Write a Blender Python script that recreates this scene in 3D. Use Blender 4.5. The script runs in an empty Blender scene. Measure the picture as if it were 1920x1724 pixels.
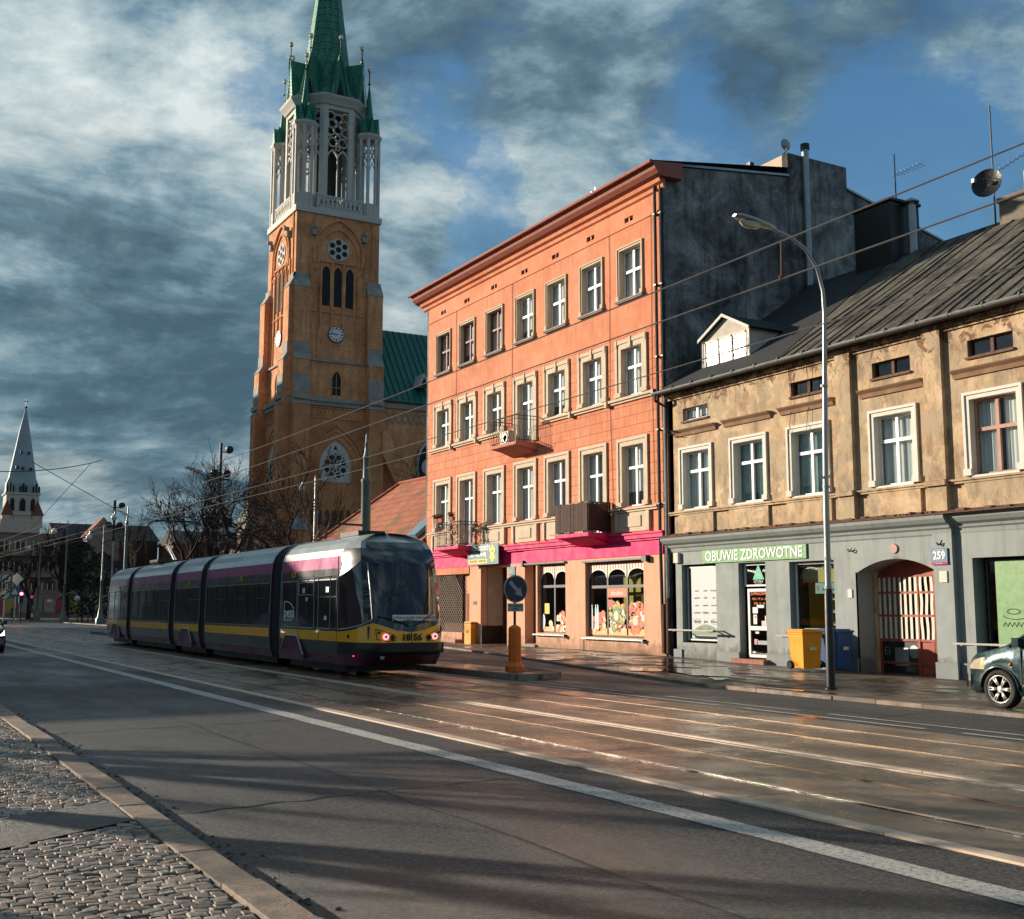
import bpy, math, random
from mathutils import Vector, Matrix, Euler
R = math.radians
random.seed(7)
sc = bpy.context.scene
col = sc.collection
XW = 23.2                      # plane of the street facades

# ------------------------------------------------------------------ materials
def _nt(name):
    m = bpy.data.materials.new(name); m.use_nodes = True
    nt = m.node_tree; b = nt.nodes['Principled BSDF']
    return m, nt, b
def N(nt, t, **k):
    n = nt.nodes.new(t)
    for a, v in k.items():
        if a in n.inputs: n.inputs[a].default_value = v
        else: setattr(n, a, v)
    return n
def L(nt, a, b): nt.links.new(a, b)
def rgba(c): return (c[0], c[1], c[2], 1)
def coords(nt, mapping=None, kind='Object'):
    t = N(nt, 'ShaderNodeTexCoord')
    o = t.outputs[kind]
    if mapping == 'YZ' or mapping == 'XZ':
        s = N(nt, 'ShaderNodeSeparateXYZ'); L(nt, o, s.inputs[0])
        c = N(nt, 'ShaderNodeCombineXYZ')
        L(nt, s.outputs['Y' if mapping == 'YZ' else 'X'], c.inputs[0]); L(nt, s.outputs['Z'], c.inputs[1])
        return c.outputs[0]
    return o
def scalev(nt, v, s):
    m = N(nt, 'ShaderNodeMapping'); m.inputs['Scale'].default_value = s if hasattr(s, '__len__') else (s, s, s)
    L(nt, v, m.inputs['Vector']); return m.outputs[0]
def noise(nt, v, scale, detail=5, rough=.6, dist=0):
    n = N(nt, 'ShaderNodeTexNoise'); n.inputs['Scale'].default_value = scale; n.inputs['Detail'].default_value = detail
    n.inputs['Roughness'].default_value = rough; n.inputs['Distortion'].default_value = dist
    L(nt, v, n.inputs['Vector']); return n.outputs['Fac']
def ramp(nt, f, stops, interp='LINEAR'):
    r = N(nt, 'ShaderNodeValToRGB'); e = r.color_ramp.elements; r.color_ramp.interpolation = interp
    while len(e) < len(stops): e.new(.5)
    for i, (p, c) in enumerate(stops):
        e[i].position = p; e[i].color = rgba(c) if hasattr(c, '__len__') else (c, c, c, 1)
    L(nt, f, r.inputs[0]); return r.outputs[0]
def mix(nt, f, a, b, mode='MIX'):
    m = N(nt, 'ShaderNodeMix'); m.data_type = 'RGBA'; m.blend_type = mode
    for s, i in ((f, 0), (a, 6), (b, 7)):
        if hasattr(s, 'links'): L(nt, s, m.inputs[i])
        elif i == 0: m.inputs[0].default_value = s
        else: m.inputs[i].default_value = rgba(s)
    return m.outputs[2]
def bump(nt, b, h, strength=.3, dist=.02):
    n = N(nt, 'ShaderNodeBump'); n.inputs['Strength'].default_value = strength; n.inputs['Distance'].default_value = dist
    L(nt, h, n.inputs['Height'])
    L(nt, n.outputs[0], b.inputs['Normal']); return n
def mul(c, k): return tuple(min(1, x * k) for x in c)

_mc = {}
def M(name, c=(.5, .5, .5), rough=.6, metal=0, var=.18, scale=2.5, bmp=.15, bscale=60, coat=0, spec=.5):
    if name in _mc: return _mc[name]
    m, nt, b = _nt(name)
    v = coords(nt)
    f = noise(nt, v, scale, 6, .65)
    L(nt, ramp(nt, f, [(.25, mul(c, 1 - var)), (.55, c), (.8, mul(c, 1 + var))]), b.inputs['Base Color'])
    f2 = noise(nt, v, bscale, 3)
    if bmp: bump(nt, b, f2, bmp, .01)
    r = ramp(nt, noise(nt, v, scale * 3, 4), [(.3, max(.02, rough - .08)), (.7, min(1, rough + .1))])
    L(nt, r, b.inputs['Roughness'])
    b.inputs['Metallic'].default_value = metal; b.inputs['Coat Weight'].default_value = coat
    b.inputs['Specular IOR Level'].default_value = spec
    _mc[name] = m; return m
def emit(name, c, s):
    m, nt, b = _nt(name); b.inputs['Base Color'].default_value = rgba(c)
    b.inputs['Emission Color'].default_value = rgba(c); b.inputs['Emission Strength'].default_value = s
    return m
def glass(name, tint=(.75, .85, .85), refl=.12, rough=.02, dirt=.0):
    m, nt, b = _nt(name); nt.nodes.remove(b); out = nt.nodes['Material Output']
    tr = N(nt, 'ShaderNodeBsdfTransparent'); tr.inputs[0].default_value = rgba(tint)
    gl = N(nt, 'ShaderNodeBsdfGlossy'); gl.inputs['Roughness'].default_value = rough
    gl.inputs['Color'].default_value = (.95, .97, 1, 1)
    v = coords(nt)
    bn = N(nt, 'ShaderNodeBump'); bn.inputs['Strength'].default_value = .06; bn.inputs['Distance'].default_value = .05
    L(nt, noise(nt, v, 1.3, 1), bn.inputs['Height']); L(nt, bn.outputs[0], gl.inputs['Normal'])
    ge = N(nt, 'ShaderNodeNewGeometry'); dt = N(nt, 'ShaderNodeVectorMath'); dt.operation = 'DOT_PRODUCT'; L(nt, ge.outputs['Incoming'], dt.inputs[0]); L(nt, ge.outputs['Normal'], dt.inputs[1])
    def mm(op, a, b_):
        n = N(nt, 'ShaderNodeMath'); n.operation = op; n.use_clamp = True
        if hasattr(a, 'links'): L(nt, a, n.inputs[0])
        else: n.inputs[0].default_value = a
        if b_ is not None:
            if hasattr(b_, 'links'): L(nt, b_, n.inputs[1])
            else: n.inputs[1].default_value = b_
        return n.outputs[0]
    ad = N(nt, 'ShaderNodeMath'); ad.operation = 'ADD'; ad.use_clamp = True; ad.inputs[1].default_value = refl
    L(nt, mm('POWER', mm('SUBTRACT', 1.0, mm('ABSOLUTE', dt.outputs['Value'], None)), 4.0), ad.inputs[0])
    ms = N(nt, 'ShaderNodeMixShader'); L(nt, ad.outputs[0], ms.inputs[0]); L(nt, tr.outputs[0], ms.inputs[1]); L(nt, gl.outputs[0], ms.inputs[2])
    L(nt, ms.outputs[0], out.inputs[0]); return m

def m_orange():
    m, nt, b = _nt('orange_plaster'); v = coords(nt)
    base = ramp(nt, noise(nt, v, .55, 7, .7), [(.3, (.58, .17, .08)), (.5, (.70, .24, .115)), (.72, (.77, .31, .165))])
    base = mix(nt, ramp(nt, noise(nt, scalev(nt, v, (1, 3, .35)), 1.2, 5, .7), [(.50, 0), (.72, .55)]), base, (.42, .16, .09))
    base = mix(nt, ramp(nt, noise(nt, v, 2.2, 9, .75, .6), [(.52, 0), (.64, .35)]), base, (.80, .40, .24))
    sz_ = N(nt, 'ShaderNodeSeparateXYZ'); L(nt, v, sz_.inputs[0]); drip = ramp(nt, noise(nt, scalev(nt, v, (1, 5, .25)), 2.2, 7, .7), [(.47, 0), (.6, 1)])
    for zt_ in (12.38, 8.75, 15.1):
        mr = N(nt, 'ShaderNodeMapRange'); L(nt, sz_.outputs[2], mr.inputs[0])
        for i_, x_ in ((1, zt_ - 1.3), (2, zt_), (3, 0), (4, .55)): mr.inputs[i_].default_value = x_
        up = N(nt, 'ShaderNodeMath'); up.operation = 'LESS_THAN'; up.inputs[1].default_value = zt_; L(nt, sz_.outputs[2], up.inputs[0])
        q_ = N(nt, 'ShaderNodeMath'); q_.operation = 'MULTIPLY'; L(nt, mr.outputs[0], q_.inputs[0]); L(nt, up.outputs[0], q_.inputs[1])
        q2_ = N(nt, 'ShaderNodeMath'); q2_.operation = 'MULTIPLY'; L(nt, q_.outputs[0], q2_.inputs[0]); L(nt, drip, q2_.inputs[1])
        base = mix(nt, q2_.outputs[0], base, (.36, .14, .08))
    # ashlar joints only on the two middle storeys (object z is world z here)
    br = N(nt, 'ShaderNodeTexBrick'); L(nt, coords(nt, 'YZ'), br.inputs['Vector'])
    for k, x in (('Scale', 1), ('Mortar Size', .012), ('Brick Width', .72), ('Row Height', .36), ('Mortar Smooth', .1)): br.inputs[k].default_value = x
    br.offset = .5
    br.inputs['Color1'].default_value = (0, 0, 0, 1); br.inputs['Color2'].default_value = (0, 0, 0, 1); br.inputs['Mortar'].default_value = (1, 1, 1, 1)
    s = N(nt, 'ShaderNodeSeparateXYZ'); L(nt, v, s.inputs[0])
    lt = N(nt, 'ShaderNodeMath'); lt.operation = 'LESS_THAN'; lt.inputs[1].default_value = 11.2; L(nt, s.outputs[2], lt.inputs[0])
    gt = N(nt, 'ShaderNodeMath'); gt.operation = 'GREATER_THAN'; gt.inputs[1].default_value = 5.0; L(nt, s.outputs[2], gt.inputs[0])
    q = N(nt, 'ShaderNodeMath'); q.operation = 'MULTIPLY'; L(nt, lt.outputs[0], q.inputs[0]); L(nt, gt.outputs[0], q.inputs[1])
    q2 = N(nt, 'ShaderNodeMath'); q2.operation = 'MULTIPLY'; L(nt, q.outputs[0], q2.inputs[0]); L(nt, br.outputs['Color'], q2.inputs[1])
    q3 = N(nt, 'ShaderNodeMath'); q3.operation = 'MULTIPLY'; q3.inputs[1].default_value = .75; L(nt, q2.outputs[0], q3.inputs[0])
    L(nt, mix(nt, q3.outputs[0], base, (.23, .05, .02)), b.inputs['Base Color'])
    b.inputs['Roughness'].default_value = .85
    bump(nt, b, noise(nt, v, 25, 4), .25, .01)
    return m
def m_ochre():
    m, nt, b = _nt('weathered_ochre_plaster'); v = coords(nt)
    base = ramp(nt, noise(nt, v, .9, 8, .72, .4), [(.30, (.28, .19, .12)), (.43, (.47, .325, .20)), (.55, (.61, .43, .26)), (.70, (.70, .55, .38))])
    f = noise(nt, scalev(nt, v, (1, 1, 1.0)), .8, 8, .7, 1.0)
    base = mix(nt, ramp(nt, f, [(.49, 0), (.515, .8)]), base, (.42, .33, .22))
    f2 = noise(nt, v, 1.7, 9, .75, 1.2)
    s = N(nt, 'ShaderNodeSeparateXYZ'); L(nt, v, s.inputs[0])
    mr = N(nt, 'ShaderNodeMapRange'); L(nt, s.outputs[2], mr.inputs[0])
    for i, x in ((1, 7.4), (2, 8.5), (3, -.10), (4, .07)): mr.inputs[i].default_value = x
    ad = N(nt, 'ShaderNodeMath'); ad.operation = 'ADD'; L(nt, f2, ad.inputs[0]); L(nt, mr.outputs[0], ad.inputs[1])
    peel = ramp(nt, ad.outputs[0], [(.575, 0), (.585, 1)])
    base = mix(nt, peel, base, (.20, .105, .06))
    grime = ramp(nt, noise(nt, scalev(nt, v, (1, 1.6, .8)), 1.7, 9, .78), [(.48, 0), (.60, .6)])
    base = mix(nt, grime, base, (.20, .14, .09))
    L(nt, base, b.inputs['Base Color']); b.inputs['Roughness'].default_value = .9
    bn = bump(nt, b, peel, .6, -.03); n2 = N(nt, 'ShaderNodeBump'); n2.inputs['Strength'].default_value = .35; n2.inputs['Distance'].default_value = .015
    L(nt, noise(nt, v, 14, 6, .7), n2.inputs['Height']); L(nt, n2.outputs[0], bn.inputs['Normal'])
    return m
def m_gable():
    m, nt, b = _nt('sooty_render'); v = coords(nt)
    base = ramp(nt, noise(nt, v, .5, 9, .78, .5), [(.38, (.05, .053, .055)), (.5, (.19, .192, .19)), (.62, (.40, .40, .38))])
    st = ramp(nt, noise(nt, scalev(nt, v, (2.2, 1, .14)), 1.6, 8, .74), [(.48, 0), (.62, .55)])
    base = mix(nt, st, base, (.022, .024, .026))
    L(nt, base, b.inputs['Base Color']); b.inputs['Roughness'].default_value = .92
    bump(nt, b, noise(nt, v, 9, 7, .7), .4, .03); return m
def m_cath():
    m, nt, b = _nt('stained_brick_plaster'); v = coords(nt)
    base = ramp(nt, noise(nt, v, .35, 8, .7, .5), [(.3, (.46, .19, .085)), (.5, (.74, .33, .145)), (.68, (.86, .43, .21)), (.8, (.62, .42, .26))])
    st = ramp(nt, noise(nt, scalev(nt, v, (2, 2, .25)), .9, 7, .72), [(.46, 0), (.70, .62)])
    base = mix(nt, st, base, (.24, .115, .06))
    base = mix(nt, ramp(nt, noise(nt, v, 1.1, 9, .78), [(.52, 0), (.60, .45)]), base, (.40, .27, .18))
    base = mix(nt, ramp(nt, noise(nt, v, 2.6, 9, .8), [(.53, 0), (.60, .5)]), base, (.22, .11, .06))
    L(nt, base, b.inputs['Base Color']); b.inputs['Roughness'].default_value = .9
    bump(nt, b, noise(nt, v, 4, 8, .75), .5, .08); return m
def m_asphalt():
    m, nt, b = _nt('asphalt'); v = coords(nt)
    g = noise(nt, v, 30, 6, 1.0)
    big = noise(nt, v, .22, 6, .6, .3)
    base = ramp(nt, big, [(.3, (.016, .019, .022)), (.5, (.028, .032, .035)), (.7, (.052, .054, .055))])
    g2 = noise(nt, v, 13, 5, .85)
    st = noise(nt, scalev(nt, v, (1.6, .12, 1)), .8, 5, .6)
    base = mix(nt, ramp(nt, st, [(.47, 0), (.66, .45)]), base, (.075, .076, .074))
    base = mix(nt, ramp(nt, g, [(.35, 0), (.50, 0), (.56, .8)]), base, (.23, .22, .20))
    base = mix(nt, ramp(nt, g2, [(.40, .8), (.52, 0)]), base, (.012, .012, .013))
    base = mix(nt, ramp(nt, g, [(.45, .9), (.49, 0)]), base, (.006, .006, .007))
    wv = noise(nt, v, .9, 5, .65); 
    cr = N(nt, 'ShaderNodeTexVoronoi'); cr.feature = 'DISTANCE_TO_EDGE'; cr.inputs['Scale'].default_value = .55
    wob = N(nt, 'ShaderNodeVectorMath'); wob.operation = 'ADD'; L(nt, v, wob.inputs[0]); 
    nn = N(nt, 'ShaderNodeTexNoise'); nn.inputs['Scale'].default_value = 1.6; nn.inputs['Detail'].default_value = 6; L(nt, v, nn.inputs['Vector']); L(nt, nn.outputs['Color'], wob.inputs[1]); L(nt, wob.outputs[0], cr.inputs['Vector'])
    cm = N(nt, 'ShaderNodeMath'); cm.operation = 'MULTIPLY'; L(nt, ramp(nt, cr.outputs['Distance'], [(.0, .7), (.008, 0)]), cm.inputs[0]); L(nt, ramp(nt, noise(nt, v, .13, 3), [(.55, 0), (.6, 1)]), cm.inputs[1])
    base = mix(nt, cm.outputs[0], base, (.008, .008, .008))
    L(nt, base, b.inputs['Base Color'])
    L(nt, ramp(nt, noise(nt, scalev(nt, v, (1, .3, 1)), .5, 5, .65), [(.36, .30), (.5, .52), (.65, .72)]), b.inputs['Roughness'])
    bump(nt, b, g, .9, .02); return m
def m_slab():
    m, nt, b = _nt('track_concrete'); v = coords(nt)
    base = ramp(nt, noise(nt, scalev(nt, v, (1.5, .5, 1)), .8, 8, .7), [(.3, (.09, .062, .044)), (.5, (.20, .135, .09)), (.7, (.33, .225, .15))])
    st = ramp(nt, noise(nt, scalev(nt, v, (5, .12, 1)), 1.2, 6, .6), [(.45, 0), (.75, .75)])
    base = mix(nt, st, base, (.05, .036, .028))
    base = mix(nt, ramp(nt, noise(nt, v, 70, 3, .8), [(.55, 0), (.75, .5)]), base, (.25, .2, .16))
    L(nt, base, b.inputs['Base Color'])
    L(nt, ramp(nt, noise(nt, v, .7, 5, .65), [(.42, .16), (.55, .42), (.7, .62)]), b.inputs['Roughness'])
    bump(nt, b, noise(nt, v, 60, 4, .8), .35, .01); return m
def m_pave():
    m, nt, b = _nt('wet_paving'); v = coords(nt)
    br = N(nt, 'ShaderNodeTexBrick'); L(nt, v, br.inputs['Vector'])
    for k, x in (('Scale', 1), ('Mortar Size', .012), ('Brick Width', .5), ('Row Height', .35)): br.inputs[k].default_value = x
    br.inputs['Color1'].default_value = (.105, .08, .06, 1); br.inputs['Color2'].default_value = (.15, .11, .08, 1); br.inputs['Mortar'].default_value = (.03, .025, .02, 1)
    base = mix(nt, ramp(nt, noise(nt, v, .6, 8, .75, .6), [(.4, 0), (.65, .8)]), br.outputs['Color'], (.05, .036, .026))
    base = mix(nt, ramp(nt, noise(nt, v, 2.2, 8, .8), [(.58, 0), (.66, .8)]), base, (.27, .2, .155))
    L(nt, base, b.inputs['Base Color'])
    wet = noise(nt, v, .55, 6, .7, .5)
    L(nt, ramp(nt, wet, [(.40, .06), (.48, .3), (.60, .8)]), b.inputs['Roughness'])
    h = mix(nt, .5, br.outputs['Fac'], noise(nt, v, 6, 6, .75))
    bn = bump(nt, b, h, .8, .04); bn.invert = True; return m
def m_roof(name, c0, c1, axis=(1, 6, 1), bs=.5):
    m, nt, b = _nt(name); v = coords(nt)
    base = ramp(nt, noise(nt, scalev(nt, v, (.25, 2.2, .25)), 1.3, 8, .75), [(.3, c0), (.55, c1), (.75, mul(c1, 1.7))])
    base = mix(nt, ramp(nt, noise(nt, v, .7, 9, .78), [(.46, 0), (.56, .85)]), base, mul(c0, .5))
    base = mix(nt, ramp(nt, noise(nt, scalev(nt, v, (.6, 3, .6)), 1.8, 9, .8), [(.54, 0), (.62, .7)]), base, (.20, .18, .13))
    L(nt, base, b.inputs['Base Color']); b.inputs['Roughness'].default_value = .85
    bump(nt, b, noise(nt, scalev(nt, v, (.3, 5, .3)), 3, 6, .7), bs, .05); return m
def m_tiles():
    m, nt, b = _nt('clay_tiles'); v = coords(nt)
    w = N(nt, 'ShaderNodeTexWave'); w.wave_type = 'BANDS'; w.bands_direction = 'Z'; w.wave_profile = 'SAW'; w.inputs['Scale'].default_value = .85; w.inputs['Distortion'].default_value = .15
    L(nt, v, w.inputs['Vector'])
    w2 = N(nt, 'ShaderNodeTexWave'); w2.bands_direction = 'Y'; w2.inputs['Scale'].default_value = 1.2; L(nt, v, w2.inputs['Vector'])
    base = ramp(nt, noise(nt, v, 1.2, 8, .7), [(.3, (.24, .06, .03)), (.6, (.42, .13, .06)), (.8, (.5, .2, .09))])
    base = mix(nt, ramp(nt, w.outputs['Fac'], [(.0, .8), (.18, 0)]), base, (.07, .025, .015))
    base = mix(nt, ramp(nt, noise(nt, v, .35, 6, .7), [(.52, 0), (.62, .7)]), base, (.10, .085, .035))
    L(nt, base, b.inputs['Base Color']); b.inputs['Roughness'].default_value = .8
    h = mix(nt, .4, w.outputs['Fac'], w2.outputs['Fac']); bump(nt, b, h, .8, .06); return m
def m_vcol(name='printed_colours', rough=.5):
    m, nt, b = _nt(name); a = N(nt, 'ShaderNodeVertexColor'); a.layer_name = 'Col'
    L(nt, a.outputs[0], b.inputs['Base Color']); b.inputs['Roughness'].default_value = rough; return m
def m_curtain():
    m, nt, b = _nt('net_curtain'); v = coords(nt)
    L(nt, ramp(nt, noise(nt, scalev(nt, v, (1, 9, .4)), 1.5, 4), [(.3, (.62, .65, .64)), (.7, (.9, .9, .86))]), b.inputs['Base Color'])
    b.inputs['Roughness'].default_value = .9; return m
def m_copper():
    m, nt, b = _nt('green_copper'); v = coords(nt)
    base = ramp(nt, noise(nt, scalev(nt, v, (3, 3, .5)), .8, 8, .75), [(.3, (.008, .075, .048)), (.5, (.024, .165, .11)), (.72, (.10, .32, .21))])
    w = N(nt, 'ShaderNodeTexWave'); w.bands_direction = 'Z'; w.inputs['Scale'].default_value = .7; w.inputs['Distortion'].default_value = .3; L(nt, v, w.inputs['Vector'])
    base = mix(nt, ramp(nt, w.outputs['Fac'], [(0, .45), (.12, 0)]), base, (.008, .07, .045))
    L(nt, base, b.inputs['Base Color']); b.inputs['Roughness'].default_value = .55; b.inputs['Metallic'].default_value = .25
    bump(nt, b, w.outputs['Fac'], .3, .05); return m

MO = m_orange(); MOC = m_ochre(); MGB = m_gable(); MCA = m_cath(); MAS = m_asphalt(); MSL = m_slab(); MPV = m_pave()
MTI = m_tiles(); MVC = m_vcol(); MCU = m_curtain(); MCO = m_copper()
MRF = m_roof('old_roof_sheet', (.03, .026, .02), (.12, .105, .08)); MTAR = M('tar_felt', (.028, .03, .033), .8, var=.3, bmp=.4)
MGRY = M('grey_shop_paint', (.30, .335, .33), .75, var=.12, scale=.8, bmp=.15)
def add_splash(m, c, z1=.75):
    nt = m.node_tree; b = nt.nodes['Principled BSDF']; src = b.inputs['Base Color'].links[0].from_socket; v = coords(nt)
    s = N(nt, 'ShaderNodeSeparateXYZ'); L(nt, v, s.inputs[0]); mr = N(nt, 'ShaderNodeMapRange'); L(nt, s.outputs[2], mr.inputs[0])
    for i, x in ((1, -.2), (2, z1), (3, .30), (4, -.12)): mr.inputs[i].default_value = x
    ad = N(nt, 'ShaderNodeMath'); ad.operation = 'ADD'; L(nt, mr.outputs[0], ad.inputs[0]); L(nt, noise(nt, scalev(nt, v, (1, 1.5, 1)), 2.0, 9, .78), ad.inputs[1])
    src = mix(nt, ramp(nt, ad.outputs[0], [(.50, 0), (.66, .8)]), src, c)
    src = mix(nt, ramp(nt, noise(nt, scalev(nt, v, (1, 3, .3)), 2.0, 8, .75), [(.50, 0), (.66, .4)]), src, mul(c, 1.3))
    L(nt, src, b.inputs['Base Color'])
add_splash(MGRY, (.12, .12, .11))
MGRYD = M('grey_paint_trim', (.24, .27, .275), .7, var=.12)
MCRM = M('cream_trim', (.62, .50, .37), .8, var=.15, scale=3)
MWTR = M('white_trim', (.72, .68, .6), .75, var=.12, scale=4)
MWF = M('white_window_frame', (.8, .8, .78), .4, var=.05)
MBF = M('brown_window_frame', (.22, .07, .05), .6)
MRAILO = M('dull_rail', (.26, .19, .14), .4, .8, var=.3, bmp=.05)
MREV = M('shaded_reveal_plaster', (.48, .45, .40), .85)
MPK = M('magenta_paint', (.80, .022, .17), .7, var=.12, scale=.8)
MPCH = M('peach_plaster', (.74, .42, .27), .85, var=.12, scale=.9)
add_splash(MPCH, (.32, .19, .13))
add_splash(MPK, (.42, .02, .10), 3.6)
MGL = glass('window_glass', (.82, .88, .88), .10)
MSG = glass('shop_glass', (.72, .78, .74), .08)
MTG = glass('tram_glass', (.22, .26, .27), .12)
MWSG = glass('windscreen_glass', (.55, .62, .62), .06)
MDK = M('dark_interior', (.02, .021, .022), .9, bmp=0)
MINT = M('room_wall', (.12, .11, .09), .9, bmp=0)
MBRN = M('brown_cornice_paint', (.34, .10, .065), .65, var=.15)
MBLK = M('black_paint', (.012, .012, .013), .45, bmp=.05)
MBRD = M('weathered_boards', (.06, .022, .014), .8, var=.5, scale=8)
MZN = M('zinc', (.33, .36, .38), .4, .7, var=.2)
MSTL = M('painted_steel', (.25, .29, .3), .45, .3, var=.15)
MRST = M('rusty_iron', (.12, .05, .03), .75, var=.3)
MRED = M('red_gate_paint', (.36, .075, .045), .6, var=.25)
MWSL = M('white_slats', (.74, .70, .60), .6, var=.15)
MBARK = M('dark_bark', (.028, .022, .018), .95, var=.3, scale=6, bmp=.5, bscale=25)
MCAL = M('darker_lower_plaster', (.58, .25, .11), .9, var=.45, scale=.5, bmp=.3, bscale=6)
MSTN = M('pale_stone', (.52, .46, .37), .8, var=.2, scale=1.2)
MGST = M('grey_stone', (.33, .31, .28), .85, var=.35, scale=1.0, bmp=.3, bscale=8)
MWST = M('lantern_stone', (.52, .51, .47), .7, var=.12, scale=1)
def m_kerb():
    m, nt, b = _nt('kerb_granite'); v = coords(nt); ge = N(nt, 'ShaderNodeNewGeometry')
    base = ramp(nt, ge.outputs['Random Per Island'], [(0, (.20, .16, .13)), (.4, (.33, .25, .19)), (.7, (.42, .30, .22)), (1, (.30, .27, .23))])
    base = mix(nt, ramp(nt, noise(nt, v, 3, 9, .8), [(.46, .0), (.60, .75)]), base, (.13, .105, .085))
    base = mix(nt, ramp(nt, noise(nt, v, 60, 4, .85), [(.42, .6), (.5, 0)]), base, (.10, .08, .07))
    L(nt, base, b.inputs['Base Color']); b.inputs['Roughness'].default_value = .75; bump(nt, b, noise(nt, v, 25, 7, .8), .8, .012); return m
MKRB = m_kerb()
MRAIL = M('polished_rail', (.62, .58, .53), .22, 1, var=.1, bmp=.05)
MYEL = M('yellow_plastic', (.88, .33, .006), .45, var=.1)
MORG = M('orange_plastic', (.85, .17, .01), .45, var=.15)
MBLU = M('blue_plastic', (.02, .10, .30), .45, var=.15)
MCUT = M('teal_curtain', (.25, .38, .38), .9, var=.3, scale=4)
MCUW = M('warm_curtain', (.55, .42, .28), .9, var=.3, scale=4)
MZND = M('dull_old_zinc', (.16, .17, .165), .65, .3, var=.35, scale=5)
MGOLD = M('gilded_ball', (.75, .58, .38), .3, .8)
MRUB = M('rubber', (.016, .016, .016), .8)
MALU = M('alloy', (.66, .63, .56), .3, .7, bmp=0)
MPLAZA = M('plaza_paving', (.13, .11, .10), .6, var=.3, scale=.6)

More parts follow.
